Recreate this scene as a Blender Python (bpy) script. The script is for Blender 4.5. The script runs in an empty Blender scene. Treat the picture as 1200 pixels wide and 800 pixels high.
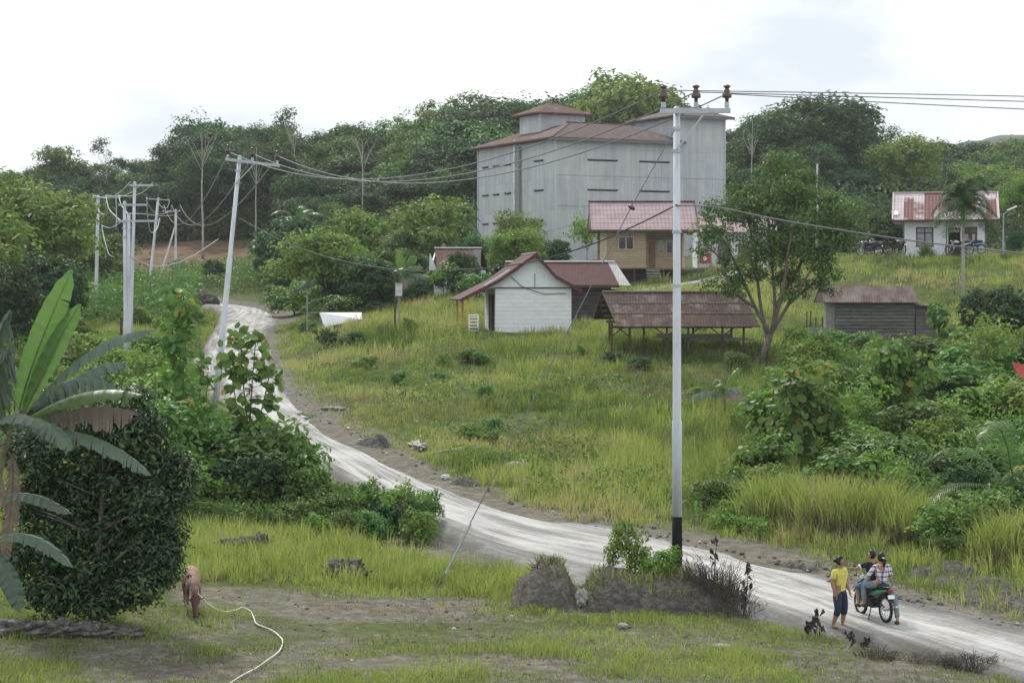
import bpy, bmesh, math, random
import numpy as np
from mathutils import Vector, Matrix, Euler, Quaternion, noise as mnoise
random.seed(7)
RNG = np.random.default_rng(11)
R = math.radians
SC = bpy.context.scene
COL = SC.collection

# ------------------------------------------------------------------ camera
F = 2400.0
CZ = 10.0
PITCH = math.atan(60.0 / F)
CP, SP = math.cos(PITCH), math.sin(PITCH)
camd = bpy.data.cameras.new('camera')
cam = bpy.data.objects.new('camera', camd)
COL.objects.link(cam)
cam.location = (0, 0, CZ)
cam.rotation_euler = (R(90) - PITCH, 0, 0)
camd.sensor_width = 36
camd.lens = 36 * F / 1200
camd.clip_start = 0.5
camd.clip_end = 9000
SC.camera = cam


def P(px, py, d):
    """Point of the place seen at photo pixel (px, py), d metres in front."""
    x = px - 600.0
    y = F * CP + (400 - py) * SP
    z = -F * SP + (400 - py) * CP
    s = d / y
    return Vector((x * s, d, CZ + z * s))


def zoff(py, d):
    return P(600, py, d).z


# ------------------------------------------------------------------ tagging
def tag(o, label=None, cat=None, group=None, kind=None):
    if label: o['label'] = label
    if cat: o['category'] = cat
    if group: o['group'] = group
    if kind: o['kind'] = kind
    return o


def empty(name, loc=(0, 0, 0), rz=0, label=None, cat=None, group=None):
    o = bpy.data.objects.new(name, None)
    o.empty_display_size = 0.2
    COL.objects.link(o)
    o.location = loc
    o.rotation_euler = (0, 0, rz)
    return tag(o, label, cat, group)


def link(name, me, parent=None, mats=None, smooth=False):
    o = bpy.data.objects.new(name, me)
    COL.objects.link(o)
    if parent is not None: o.parent = parent
    if mats:
        for m in (mats if isinstance(mats, (list, tuple)) else [mats]):
            me.materials.append(m)
    if smooth and len(me.polygons):
        me.polygons.foreach_set('use_smooth', [True] * len(me.polygons))
    return o


def copy_tree(o, parent=None):
    c = o.copy()
    COL.objects.link(c)
    if parent is not None: c.parent = parent
    for ch in list(o.children): copy_tree(ch, c)
    return c


# ------------------------------------------------------------------ mesh builder
class MB:
    def __init__(s):
        s.v = []; s.f = []; s.mi = []

    def add(s, vs, fs, mi=0):
        b = len(s.v)
        s.v.extend([tuple(p) for p in vs])
        s.f.extend([tuple(i + b for i in f) for f in fs])
        s.mi.extend([mi] * len(fs))
        return s

    def box(s, c, size, rot=None, mi=0, taper=1.0):
        hx, hy, hz = size[0] / 2, size[1] / 2, size[2] / 2
        vs = []
        for z in (-hz, hz):
            k = taper if z > 0 else 1.0
            for x, y in ((-hx, -hy), (hx, -hy), (hx, hy), (-hx, hy)):
                vs.append(Vector((x * k, y * k, z)))
        if rot is not None:
            m = rot if isinstance(rot, Matrix) else Euler(rot).to_matrix()
            vs = [m @ p for p in vs]
        c = Vector(c)
        vs = [p + c for p in vs]
        return s.add(vs, [(0, 3, 2, 1), (4, 5, 6, 7), (0, 1, 5, 4), (1, 2, 6, 5), (2, 3, 7, 6), (3, 0, 4, 7)], mi)

    def bar(s, a, b, w, h=None, mi=0):
        a = Vector(a); b = Vector(b); h = h or w
        d = b - a; L = d.length
        q = d.to_track_quat('Z', 'Y').to_matrix()
        return s.box((a + b) / 2, (w, h, L), q, mi)

    def tube(s, pts, radii, n=8, mi=0, caps=True):
        pts = [Vector(p) for p in pts]
        if not isinstance(radii, (list, tuple)): radii = [radii] * len(pts)
        rings = []
        up = None
        for i, p in enumerate(pts):
            t = (pts[min(i + 1, len(pts) - 1)] - pts[max(i - 1, 0)])
            if t.length < 1e-9: t = Vector((0, 0, 1))
            t.normalize()
            if up is None:
                up = Vector((1, 0, 0)) if abs(t.x) < .8 else Vector((0, 1, 0))
            a = (up - t * up.dot(t))
            if a.length < 1e-6: a = t.orthogonal()
            a.normalize(); up = a
            b = t.cross(a)
            rings.append([p + (a * math.cos(2 * math.pi * k / n) + b * math.sin(2 * math.pi * k / n)) * radii[i] for k in range(n)])
        vs = [q for r in rings for q in r]
        fs = []
        for i in range(len(pts) - 1):
            for k in range(n):
                k2 = (k + 1) % n
                fs.append((i * n + k, i * n + k2, (i + 1) * n + k2, (i + 1) * n + k))
        if caps:
            fs.append(tuple(reversed(range(n))))
            fs.append(tuple((len(pts) - 1) * n + k for k in range(n)))
        return s.add(vs, fs, mi)

    def lathe(s, prof, c=(0, 0, 0), n=12, mi=0, rot=None):
        pts = []
        c = Vector(c)
        for r, z in prof:
            for k in range(n):
                a = 2 * math.pi * k / n
                q = Vector((r * math.cos(a), r * math.sin(a), z))
                if rot is not None: q = rot @ q
                pts.append(q + c)
        fs = []
        for i in range(len(prof) - 1):
            for k in range(n):
                k2 = (k + 1) % n
                fs.append((i * n + k, i * n + k2, (i + 1) * n + k2, (i + 1) * n + k))
        fs.append(tuple(reversed(range(n))))
        fs.append(tuple((len(prof) - 1) * n + k for k in range(n)))
        return s.add(pts, fs, mi)

    def slab(s, quad, t, mi=0):
        """a plate of thickness t under the polygon quad (list of points)"""
        q = [Vector(p) for p in quad]
        nrm = (q[1] - q[0]).cross(q[2] - q[0]).normalized()
        lo = [p - nrm * t for p in q]
        n = len(q)
        fs = [tuple(range(n)), tuple(reversed(range(n, 2 * n)))]
        for k in range(n):
            k2 = (k + 1) % n
            fs.append((k, k + n, k2 + n, k2))
        return s.add(q + lo, fs, mi)

    def build(s, name, mats, parent=None, smooth=False):
        me = bpy.data.meshes.new(name)
        me.from_pydata(s.v, [], s.f)
        o = link(name, me, parent, mats, smooth)
        if any(s.mi): me.polygons.foreach_set('material_index', s.mi)
        me.update()
        return o


def mesh_np(name, V, T, mats=None, attr=None, Q=False):
    """fast mesh from arrays; T is (n,3) or (n,4)"""
    me = bpy.data.meshes.new(name)
    k = T.shape[1]
    me.vertices.add(len(V)); me.vertices.foreach_set('co', V.astype(np.float32).ravel())
    me.loops.add(T.size); me.loops.foreach_set('vertex_index', T.astype(np.int32).ravel())
    me.polygons.add(len(T))
    me.polygons.foreach_set('loop_start', np.arange(0, T.size, k, dtype=np.int32))
    me.polygons.foreach_set('loop_total', np.full(len(T), k, dtype=np.int32))
    if attr:
        for nm, arr in attr.items():
            a = me.attributes.new(nm, 'FLOAT', 'POINT')
            a.data.foreach_set('value', arr.astype(np.float32))
    me.update(calc_edges=True)
    if mats:
        for m in (mats if isinstance(mats, (list, tuple)) else [mats]): me.materials.append(m)
    return me


# ------------------------------------------------------------------ materials
def _mat(name):
    m = bpy.data.materials.new(name); m.use_nodes = True
    nt = m.node_tree
    b = nt.nodes['Principled BSDF']
    return m, nt, b


def N(nt, typ, **kw):
    n = nt.nodes.new(typ)
    for k, v in kw.items():
        if k.startswith('i_'):
            n.inputs[k[2:].replace('_', ' ')].default_value = v
        else:
            setattr(n, k, v)
    return n


def ramp(nt, fac, stops):
    r = nt.nodes.new('ShaderNodeValToRGB')
    e = r.color_ramp.elements
    while len(e) < len(stops): e.new(0.5)
    for i, (p, c) in enumerate(stops):
        e[i].position = p
        e[i].color = (*c, 1) if len(c) == 3 else c
    nt.links.new(fac, r.inputs[0])
    return r.outputs[0]


def mapped(nt, scale=(1, 1, 1), coord='Object', loc=(0, 0, 0)):
    tc = nt.nodes.new('ShaderNodeTexCoord')
    mp = nt.nodes.new('ShaderNodeMapping')
    mp.inputs['Scale'].default_value = scale
    mp.inputs['Location'].default_value = loc
    nt.links.new(tc.outputs[coord], mp.inputs[0])
    return mp.outputs[0]


def noise_fac(nt, vec, scale, detail=5, rough=.6):
    n = nt.nodes.new('ShaderNodeTexNoise')
    n.inputs['Scale'].default_value = scale
    n.inputs['Detail'].default_value = detail
    n.inputs['Roughness'].default_value = rough
    nt.links.new(vec, n.inputs['Vector'])
    return n.outputs['Fac']


def mix(nt, fac, a, b, mode='MIX'):
    m = nt.nodes.new('ShaderNodeMix'); m.data_type = 'RGBA'; m.blend_type = mode
    for sock, val in ((m.inputs[0], fac), (m.inputs[6], a), (m.inputs[7], b)):
        if hasattr(val, 'links'): nt.links.new(val, sock)
        elif isinstance(val, (int, float)): sock.default_value = val
        else: sock.default_value = (*val, 1)
    return m.outputs[2]


def math_n(nt, op, a, b=None, clamp=False):
    m = nt.nodes.new('ShaderNodeMath'); m.operation = op; m.use_clamp = clamp
    for sock, val in ((m.inputs[0], a), (m.inputs[1], b)):
        if val is None: continue
        if hasattr(val, 'links'): nt.links.new(val, sock)
        else: sock.default_value = val
    return m.outputs[0]


def bump(nt, b, h, strength=.4, dist=.02):
    n = nt.nodes.new('ShaderNodeBump')
    n.inputs['Strength'].default_value = strength
    n.inputs['Distance'].default_value = dist
    nt.links.new(h, n.inputs['Height'])
    nt.links.new(n.outputs[0], b.inputs['Normal'])


def simple(name, col, rough=.8, metal=0, var=.25, vscale=3.0, bumps=0.0, spec=.3, coord='Object'):
    """base colour broken up by two noises"""
    m, nt, b = _mat(name)
    v = mapped(nt, coord=coord)
    f = noise_fac(nt, v, vscale, 6, .65)
    lo = tuple(c * (1 - var) for c in col); hi = tuple(min(1, c * (1 + var)) for c in col)
    c = ramp(nt, f, [(.3, lo), (.7, hi)])
    nt.links.new(c, b.inputs['Base Color'])
    b.inputs['Roughness'].default_value = rough
    b.inputs['Metallic'].default_value = metal
    b.inputs['Specular IOR Level'].default_value = spec
    if bumps:
        f2 = noise_fac(nt, v, vscale * 6, 4, .7)
        bump(nt, b, f2, bumps, .02)
    return m


def wave_stripes(nt, vec, scale, axis='X', dist=0):
    w = nt.nodes.new('ShaderNodeTexWave')
    w.wave_type = 'BANDS'; w.bands_direction = axis; w.wave_profile = 'SIN'
    w.inputs['Scale'].default_value = scale
    w.inputs['Distortion'].default_value = dist
    nt.links.new(vec, w.inputs['Vector'])
    return w.outputs['Fac']


def leaf_mat(name, c_lo, c_hi, trans=.35, rough=.5, spec=.35, var=None, obj_var=.12):
    """two-sided leaf: per-leaf tint attribute plus a little per-object shift"""
    m, nt, b = _mat(name)
    at = nt.nodes.new('ShaderNodeAttribute'); at.attribute_name = 'tint'
    stops = [(0, c_lo), (1, c_hi)] if var is None else [(0, c_lo), (.86, c_hi), (.97, var), (1, var)]
    c = ramp(nt, at.outputs['Fac'], stops)
    oi = nt.nodes.new('ShaderNodeObjectInfo')
    hs = nt.nodes.new('ShaderNodeHueSaturation')
    nt.links.new(c, hs.inputs['Color'])
    nt.links.new(math_n(nt, 'ADD', math_n(nt, 'MULTIPLY', oi.outputs['Random'], obj_var * .45), .5 - obj_var * .22), hs.inputs['Hue'])
    nt.links.new(math_n(nt, 'ADD', math_n(nt, 'MULTIPLY', oi.outputs['Random'], obj_var * 3.5), 1 - obj_var * 1.6), hs.inputs['Value'])
    nt.links.new(hs.outputs[0], b.inputs['Base Color'])
    b.inputs['Roughness'].default_value = rough
    b.inputs['Specular IOR Level'].default_value = spec
    tr = nt.nodes.new('ShaderNodeBsdfTranslucent')
    warm = mix(nt, .5, hs.outputs[0], (.9, 1.0, .35), 'MULTIPLY')
    nt.links.new(mix(nt, .6, hs.outputs[0], warm), tr.inputs['Color'])
    ms = nt.nodes.new('ShaderNodeMixShader'); ms.inputs[0].default_value = trans
    nt.links.new(b.outputs[0], ms.inputs[1]); nt.links.new(tr.outputs[0], ms.inputs[2])
    nt.links.new(ms.outputs[0], nt.nodes['Material Output'].inputs['Surface'])
    return m
# ------------------------------------------------------------------ terrain
ZR_D = np.array([0, 30, 38, 45, 60, 81, 100, 130, 167, 200, 230, 300, 400.])
ZR_Z = np.array([-7.5, -7.45, -7.3, -7.0, -6.3, -5.0, -4.2, -3.2, -2.0, -1.0, -.3, 1.0, 2.0]) + CZ


def road_hit(px, py):
    ds = np.linspace(25, 330, 6000)
    k = ((400 - py) * CP - F * SP) / (F * CP + (400 - py) * SP)
    zray = CZ + k * ds
    zr = np.interp(ds, ZR_D, ZR_Z)
    i = int(np.argmax(zray < zr)) if (zray < zr).any() else len(ds) - 1
    d = ds[i]
    return P(px, py, d)


PAIRS = [((130, 343), (120, 351)), ((180, 345), (175, 354)), ((225, 348.5), (222, 358)), ((262, 351), (246, 362)), ((300, 355.5), (258, 366)), ((324, 362), (262, 371)),
         ((331, 374), (258, 380)), ((320, 388), (249, 396)), ((321, 404), (241, 415)), ((330, 425), (240, 440)),
         ((345, 455), (262, 475)), ((372, 480), (310, 512)), ((402, 496), (350, 546)), ((440, 516), (400, 569)),
         ((500, 547), (468, 602)), ((560, 571), (540, 634)), ((640, 590), (610, 670)), ((720, 605), (700, 686)),
         ((800, 622), (800, 700)), ((880, 643), (885, 720)), ((950, 662), (950, 736)), ((1030, 687), (1030, 755)),
         ((1110, 707), (1110, 774)), ((1200, 730), (1200, 797)), ((1300, 760), (1300, 832)), ((1450, 815), (1450, 905))]
ER = [road_hit(*p[0]) for p in PAIRS]
EL = [road_hit(*p[1]) for p in PAIRS]


def catmull(pts, n=10):
    out = []
    for i in range(len(pts) - 1):
        p0 = pts[max(i - 1, 0)]; p1 = pts[i]; p2 = pts[i + 1]; p3 = pts[min(i + 2, len(pts) - 1)]
        for k in range(n):
            t = k / n
            out.append(0.5 * ((2 * p1) + (-p0 + p2) * t + (2 * p0 - 5 * p1 + 4 * p2 - p3) * t * t + (-p0 + 3 * p1 - 3 * p2 + p3) * t ** 3))
    out.append(pts[-1])
    return out


RR = catmull(ER, 12); RL = catmull(EL, 12)
for a, b in zip(RR, RL):
    z = (a.z + b.z) / 2
    a.z = z; b.z = z
RC = np.array([(a + b) / 2 for a, b in zip(RR, RL)])
RW = np.array([(a - b).length / 2 for a, b in zip(RR, RL)])

CTRL = [  # px, py, depth of ground seen in the photograph
    (540, 384, 119), (580, 389, 113), (670, 390, 113), (626, 386, 119), (466, 383, 112), (400, 381, 122), (360, 395, 124), (380, 420, 108),
    (500, 430, 100), (500, 490, 82), (560, 530, 72), (640, 450, 92), (640, 540, 70), (790, 415, 100), (730, 415, 101), (870, 415, 101),
    (700, 470, 86), (700, 540, 71), (770, 560, 67), (850, 480, 82), (850, 560, 66), (850, 612, 57), (1000, 405, 118), (930, 410, 112), (1080, 403, 118),
    (1000, 500, 80), (1000, 600, 58), (1000, 652, 51.5), (1150, 430, 105), (1150, 520, 74), (1150, 620, 54), (1150, 682, 48.5), (1250, 640, 51),
    (895, 425, 98), (1128, 385, 125), (1060, 304, 150), (1160, 303, 150), (1250, 302, 150), (1000, 306, 148), (1100, 306, 146),
    (1100, 335, 138), (1100, 372, 128), (950, 335, 140), (760, 322, 150), (820, 318, 150), (870, 318, 150), (800, 340, 140), (700, 348, 138),
    (740, 372, 121), (700, 379, 124), (650, 379, 124), (850, 365, 122), (650, 345, 150), (540, 350, 150), (450, 365, 140), (480, 340, 180), (400, 345, 190),
    (600, 315, 190), (700, 302, 205), (560, 302, 215), (850, 300, 205), (950, 290, 210), (1100, 285, 210), (1250, 280, 210),
    (110, 379, 165), (147, 446, 112), (180, 342, 222), (50, 400, 130), (-60, 400, 130), (0, 470, 90), (-60, 520, 72), (180, 400, 128),
    (0, 742, 39), (0, 800, 36), (600, 800, 36), (1200, 870, 33.5), (226, 722, 42), (300, 622, 55.5), (450, 642, 53.5), (450, 700, 46), (150, 575, 62), (200, 500, 82),
    (560, 690, 47), (700, 720, 43.5), (850, 740, 42), (1000, 765, 39.8), (300, 750, 40.5), (40, 620, 54),
    (230, 305, 262), (230, 278, 285), (160, 300, 265), (300, 310, 250), (330, 330, 225), (160, 280, 288), (60, 340, 200), (100, 350, 195)]
CT = [P(*c) for c in CTRL]
for i in list(range(0, len(ER), 1)): CT.append(ER[i].copy()); CT.append(EL[i].copy())
for x, y, z in ((0, 0, -7), (-20, 0, -7), (20, 0, -7), (0, -30, -7), (-30, -30, -7), (30, -30, -7), (-25, 25, -7), (25, 25, -7.3),
                (-40, 60, -6), (40, 60, -6), (-60, 120, -2), (60, 110, -1), (-75, 200, 3), (80, 160, 4),
                (-80, 270, 4), (-45, 320, 11), (-80, 330, 9), (-20, 300, 10), (0, 290, 9), (30, 290, 10), (60, 280, 8), (90, 270, 7),
                (0, 340, 14), (40, 340, 13), (80, 340, 10), (-110, 330, 9), (110, 330, 8)):
    CT.append(Vector((x, y, z + CZ)))
CT = np.array([tuple(c) for c in CT])
_S = 50.0


def _U(r2):
    return np.where(r2 > 1e-12, .5 * r2 * np.log(np.maximum(r2, 1e-12)), 0)


def _fit():
    xy = CT[:, :2] / _S
    n = len(xy)
    K = _U(((xy[:, None] - xy[None]) ** 2).sum(-1)) + np.eye(n) * 0.004
    Pm = np.c_[np.ones(n), xy]
    A = np.zeros((n + 3, n + 3)); A[:n, :n] = K; A[:n, n:] = Pm; A[n:, :n] = Pm.T
    b = np.r_[CT[:, 2], 0, 0, 0]
    return np.linalg.solve(A, b)


_W = _fit()
_perm = RNG.permutation(512)
_perm = np.r_[_perm, _perm]
_rv = RNG.uniform(-1, 1, 512)


def vnoise(x, y, s):
    x = np.asarray(x) / s + 100.5; y = np.asarray(y) / s + 57.3
    xi = np.floor(x).astype(int); yi = np.floor(y).astype(int)
    fx = x - xi; fy = y - yi
    fx = fx * fx * (3 - 2 * fx); fy = fy * fy * (3 - 2 * fy)
    h = lambda a, b: _rv[_perm[(_perm[a & 511] + b) & 511] & 511]
    return (h(xi, yi) * (1 - fx) + h(xi + 1, yi) * fx) * (1 - fy) + (h(xi, yi + 1) * (1 - fx) + h(xi + 1, yi + 1) * fx) * fy


def fbm(x, y, s, o=4):
    a = 0; w = 1; t = 0
    for _ in range(o):
        a = a + w * vnoise(x, y, s); t += w; w *= .5; s *= .5
    return a / t


def road_dist(x, y):
    """distance from the road's centre line minus half width (negative on the road), plus road height there"""
    x = np.atleast_1d(np.asarray(x, float)); y = np.atleast_1d(np.asarray(y, float))
    best = np.full(x.shape, 1e9); bz = np.zeros(x.shape)
    for i in range(len(RC) - 1):
        a = RC[i]; b = RC[i + 1]
        dx, dy = b[0] - a[0], b[1] - a[1]
        L2 = dx * dx + dy * dy + 1e-9
        t = np.clip(((x - a[0]) * dx + (y - a[1]) * dy) / L2, 0, 1)
        # width across the travel direction
        wx = RR[i].x - RL[i].x; wy = RR[i].y - RL[i].y
        wp = abs(wx * dy - wy * dx) / math.sqrt(L2) / 2
        d = np.hypot(x - a[0] - t * dx, y - a[1] - t * dy) - wp
        m = d < best
        best = np.where(m, d, best); bz = np.where(m, a[2] + t * (b[2] - a[2]), bz)
    return best, bz


MOUND = P(755, 668, 45.2)


def _tps(x, y):
    xs = x / _S; ys = y / _S
    z = _W[-3] + _W[-2] * xs + _W[-1] * ys
    for i in range(len(CT)):
        z = z + _W[i] * _U((xs - CT[i, 0] / _S) ** 2 + (ys - CT[i, 1] / _S) ** 2)
    return z


def gz_raw(x, y):
    x = np.asarray(x, float); y = np.asarray(y, float)
    xc = np.clip(x, -100 - 0 * y, 110); yc = np.clip(y, -30, 345)
    z = _tps(xc, yc)
    z = np.clip(z, CZ - 8.5, CZ + 26)
    far = np.clip((y - 340) / 200, 0, 1)
    z = z * (1 - far) + (CZ + 4) * far
    # hillside lumps
    k = np.clip((y - 50) / 20, 0, 1) * np.clip((x + .42 * (y - 60) + 2) / 8, 0, 1)
    z = z + (fbm(x, y, 7, 3) * .38 + fbm(x + 50, y, 2.2, 2) * .12) * k + fbm(x, y + 90, 1.6, 3) * .05
    return z


# sampled once on a fan-shaped grid, then looked up
GY = np.r_[np.arange(-30, 30, 2.0), np.arange(30, 75, .25), np.arange(75, 150, .5), np.arange(150, 350, 2.0), np.arange(350, 700, 25), np.arange(700, 5200, 250)]
GU = np.linspace(-1, 1, 361)


def halfw(y):
    return 16 + .33 * np.maximum(y, 0)


_Y, _Uu = np.meshgrid(GY, GU, indexing='ij')
_X = _Uu * halfw(_Y)
_Z = gz_raw(_X, _Y)
_near = _Y < 340
_rd, _rz = road_dist(_X[_near], _Y[_near])
_k = np.clip(1 - (_rd - .1) / 2.2, 0, 1); _k = _k * _k * (3 - 2 * _k)
_Z[_near] = _Z[_near] * (1 - _k) + (_rz - .07) * _k
ROAD_D = np.full(_X.shape, 50.0); ROAD_D[_near] = _rd


def gz(x, y, what=None):
    """ground height (bilinear on the grid)"""
    x = np.asarray(x, float); y = np.asarray(y, float)
    A = _Z if what is None else what
    u = np.clip(x / halfw(y), -.9999, .9999)
    j = np.clip(np.searchsorted(GY, y, 'right') - 1, 0, len(GY) - 2)
    ty = np.clip((y - GY[j]) / (GY[j + 1] - GY[j]), 0, 1)
    f = (u + 1) / 2 * (len(GU) - 1)
    i = np.floor(f).astype(int); tx = f - i
    return (A[j, i] * (1 - tx) + A[j, i + 1] * tx) * (1 - ty) + (A[j + 1, i] * (1 - tx) + A[j + 1, i + 1] * tx) * ty


def rdist(x, y):
    return gz(x, y, ROAD_D)


def G(px, d, dz=0):
    """ground point under photo column px at depth d"""
    x = (px - 600) / F * d
    return Vector((x, d, float(gz(x, d)) + dz))


def ground_material():
    m, nt, b = _mat('ground_soil')
    v = mapped(nt)
    f1 = noise_fac(nt, v, .35, 6, .6)
    f2 = noise_fac(nt, v, 3.0, 8, .75)
    soil = ramp(nt, f2, [(.28, (.055, .05, .04)), (.5, (.13, .12, .095)), (.72, (.24, .225, .185))])
    green = ramp(nt, f2, [(.25, (.035, .045, .016)), (.55, (.08, .10, .032)), (.8, (.16, .15, .07))])
    at = nt.nodes.new('ShaderNodeAttribute'); at.attribute_name = 'bare'
    fac = ramp(nt, math_n(nt, 'ADD', at.outputs['Fac'], math_n(nt, 'MULTIPLY', math_n(nt, 'SUBTRACT', f1, .5), 1.0)), [(.4, (0, 0, 0)), (.62, (1, 1, 1))])
    c = mix(nt, fac, green, soil)
    at2 = nt.nodes.new('ShaderNodeAttribute'); at2.attribute_name = 'clay'
    clay = ramp(nt, noise_fac(nt, mapped(nt, (1, 1, 3)), .5, 6, .6), [(.32, (.05, .042, .03)), (.5, (.14, .092, .058)), (.7, (.22, .15, .095))])
    c = mix(nt, at2.outputs['Fac'], c, clay)
    nt.links.new(c, b.inputs['Base Color'])
    b.inputs['Roughness'].default_value = .95
    b.inputs['Specular IOR Level'].default_value = .1
    bump(nt, b, f2, .8, .06)
    return m


def build_ground():
    ny, nx = _X.shape
    V = np.c_[_X.ravel(), _Y.ravel(), _Z.ravel()]
    idx = np.arange(ny * nx).reshape(ny, nx)
    T = np.c_[idx[:-1, :-1].ravel(), idx[:-1, 1:].ravel(), idx[1:, 1:].ravel(), idx[1:, :-1].ravel()]
    x, y = _X, _Y
    px = 600 + F * x / np.maximum(y, 5)
    # bare foreground dirt, road shoulders
    bare = np.exp(-((y - 44.5) / 2.4) ** 2) * np.clip((900 - px) / 300, 0, 1) * np.clip((px - 150) / 100, 0, 1) * 1.0
    bare = np.maximum(bare, np.exp(-((y - 38.5) / 2.0) ** 2) * .55)
    bare = np.maximum(bare, np.clip(1.3 - ROAD_D / 1.3, 0, 1))
    bare = np.maximum(bare, .2)
    bare = np.maximum(bare, np.clip(1 - (y - 33) / 18, 0, 1) * (y > 30) * .95)
    clay = np.clip(1.2 - np.hypot((px - 222) / 75, (y - 268) / 22), 0, 1) * 2.5
    clay = np.clip(clay, 0, 1) * (y > 230) * (y < 320)
    me = mesh_np('ground', V, T, ground_material(), {'bare': bare.ravel(), 'clay': clay.ravel()})
    o = link('ground', me, smooth=True)
    tag(o, kind='structure')


def road_material():
    m, nt, b = _mat('gravel_road')
    at = nt.nodes.new('ShaderNodeAttribute'); at.attribute_name = 'across'
    al = nt.nodes.new('ShaderNodeAttribute'); al.attribute_name = 'along'
    cb = nt.nodes.new('ShaderNodeCombineXYZ')
    nt.links.new(math_n(nt, 'MULTIPLY', at.outputs['Fac'], 1.0), cb.inputs[0])
    nt.links.new(math_n(nt, 'MULTIPLY', al.outputs['Fac'], .055), cb.inputs[1])
    vec = cb.outputs[0]
    f = noise_fac(nt, vec, 2.4, 7, .62)          # long streaks left by wheels
    v = mapped(nt)
    g = noise_fac(nt, v, 7, 8, .75)
    h = noise_fac(nt, v, .5, 4, .6)
    s = math_n(nt, 'ADD', math_n(nt, 'MULTIPLY', math_n(nt, 'SUBTRACT', g, .5), .35), math_n(nt, 'ADD', f, math_n(nt, 'MULTIPLY', math_n(nt, 'SUBTRACT', h, .5), .35)))
    # worn dark shoulder and pale packed middle
    ed = nt.nodes.new('ShaderNodeAttribute'); ed.attribute_name = 'shoulder'
    s = math_n(nt, 'SUBTRACT', math_n(nt, 'ADD', math_n(nt, 'MULTIPLY', s, .9), .055), math_n(nt, 'MULTIPLY', ed.outputs['Fac'], .34))
    c = ramp(nt, s, [(.10, (.085, .081, .076)), (.32, (.15, .146, .138)), (.45, (.26, .255, .243)), (.55, (.39, .384, .37)), (.7, (.52, .514, .495))])
    nt.links.new(c, b.inputs['Base Color'])
    b.inputs['Roughness'].default_value = .9
    b.inputs['Specular IOR Level'].default_value = .2
    hh = math_n(nt, 'ADD', g, math_n(nt, 'MULTIPLY', f, 1.5))
    bump(nt, b, hh, .6, .05)
    return m


def build_road():
    n = len(RR); k = 33
    V = []; ac = []; al = []; sh = []
    s = 0
    for i in range(n):
        a, b = RR[i], RL[i]
        if i: s += float(np.hypot(RC[i][0] - RC[i - 1][0], RC[i][1] - RC[i - 1][1]))
        W = (a - b).length
        for j in range(k):
            t = -.12 + 1.24 * j / (k - 1)
            p = a.lerp(b, t)
            nz = float(fbm(p.x, p.y, 1.5, 3)) * .03 + float(vnoise(t * 9, s * .12, 1)) * .03
            e = min(t, 1 - t)
            edge = -.45 * max(0, -e / .12) ** 1.3
            V.append((p.x, p.y, p.z + nz + edge + .02 + .05 * math.sin(math.pi * min(1, max(0, t)))))
            ac.append(t * W * .45); al.append(s)
            wob = .04 * float(vnoise(s, 3, 3.5)) + .03 * float(vnoise(s, 9, 1.1))
            r = max(0, 1 - (t + wob) / .23) * 1.0 + .42 * max(0, 1 - ((1 - t) + wob) / .2)
            sh.append(min(1, r * 1.1))
    idx = np.arange(n * k).reshape(n, k)
    T = np.c_[idx[:-1, :-1].ravel(), idx[:-1, 1:].ravel(), idx[1:, 1:].ravel(), idx[1:, :-1].ravel()]
    me = mesh_np('road', np.array(V), T, road_material(), {'across': np.array(ac), 'along': np.array(al), 'shoulder': np.array(sh)})
    o = link('road', me, smooth=True)
    tag(o, kind='structure')


build_ground()
build_road()


# far wooded hills beyond the ridge
def build_hills():
    m, nt, b = _mat('far_forest')
    v = mapped(nt)
    c = ramp(nt, noise_fac(nt, v, .06, 8, .7), [(.3, (.02, .035, .018)), (.7, (.06, .09, .04))])
    nt.links.new(c, b.inputs['Base Color']); b.inputs['Roughness'].default_value = 1
    bump(nt, b, noise_fac(nt, v, .12, 6, .7), 1, 6)
    xs = np.linspace(-1100, 1300, 240); ys = np.linspace(1100, 2600, 70)
    X, Y = np.meshgrid(xs, ys)
    ridge = np.interp(X, [-1100, -500, 0, 250, 330, 420, 520, 700, 1300], [40, 50, 60, 105, 128, 138, 140, 115, 105])
    Z = ridge * np.clip((Y - 1100) / 550, 0, 1) ** .8 + fbm(X, Y, 160, 4) * 26 + fbm(X, Y, 22, 3) * 8 - 5 + CZ * .5
    V = np.c_[X.ravel(), Y.ravel(), Z.ravel()]
    idx = np.arange(X.size).reshape(X.shape)
    T = np.c_[idx[:-1, :-1].ravel(), idx[:-1, 1:].ravel(), idx[1:, 1:].ravel(), idx[1:, :-1].ravel()]
    o = link('hills', mesh_np('hills', V, T, m), smooth=True)
    tag(o, kind='structure')


build_hills()
# ------------------------------------------------------------------ plant library
M = {}
M['leaf_forest'] = leaf_mat('leaf_forest', (.026, .062, .026), (.09, .165, .055), .33, .6, .25, obj_var=.13)
M['leaf_light'] = leaf_mat('leaf_light', (.09, .17, .035), (.25, .38, .085), .45, .55, .3, var=(.26, .24, .07), obj_var=.08)
M['leaf_mid'] = leaf_mat('leaf_mid', (.06, .125, .03), (.18, .30, .07), .42, .5, .35, obj_var=.12)
M['leaf_dark'] = leaf_mat('leaf_dark', (.020, .052, .020), (.06, .12, .04), .25, .42, .5, var=(.16, .26, .05), obj_var=.04)
M['leaf_banana'] = leaf_mat('leaf_banana', (.05, .10, .045), (.13, .22, .06), .4, .4, .5, obj_var=.06)
M['leaf_banana_dull'] = leaf_mat('leaf_banana_dull', (.05, .085, .06), (.10, .15, .10), .25, .38, .6, obj_var=.06)
M['leaf_dead'] = leaf_mat('leaf_dead', (.12, .10, .085), (.26, .22, .18), .25, .8, .1, obj_var=.06)
M['leaf_teak'] = leaf_mat('leaf_teak', (.06, .14, .032), (.19, .32, .07), .45, .5, .3, var=(.32, .24, .05), obj_var=.05)
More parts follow.
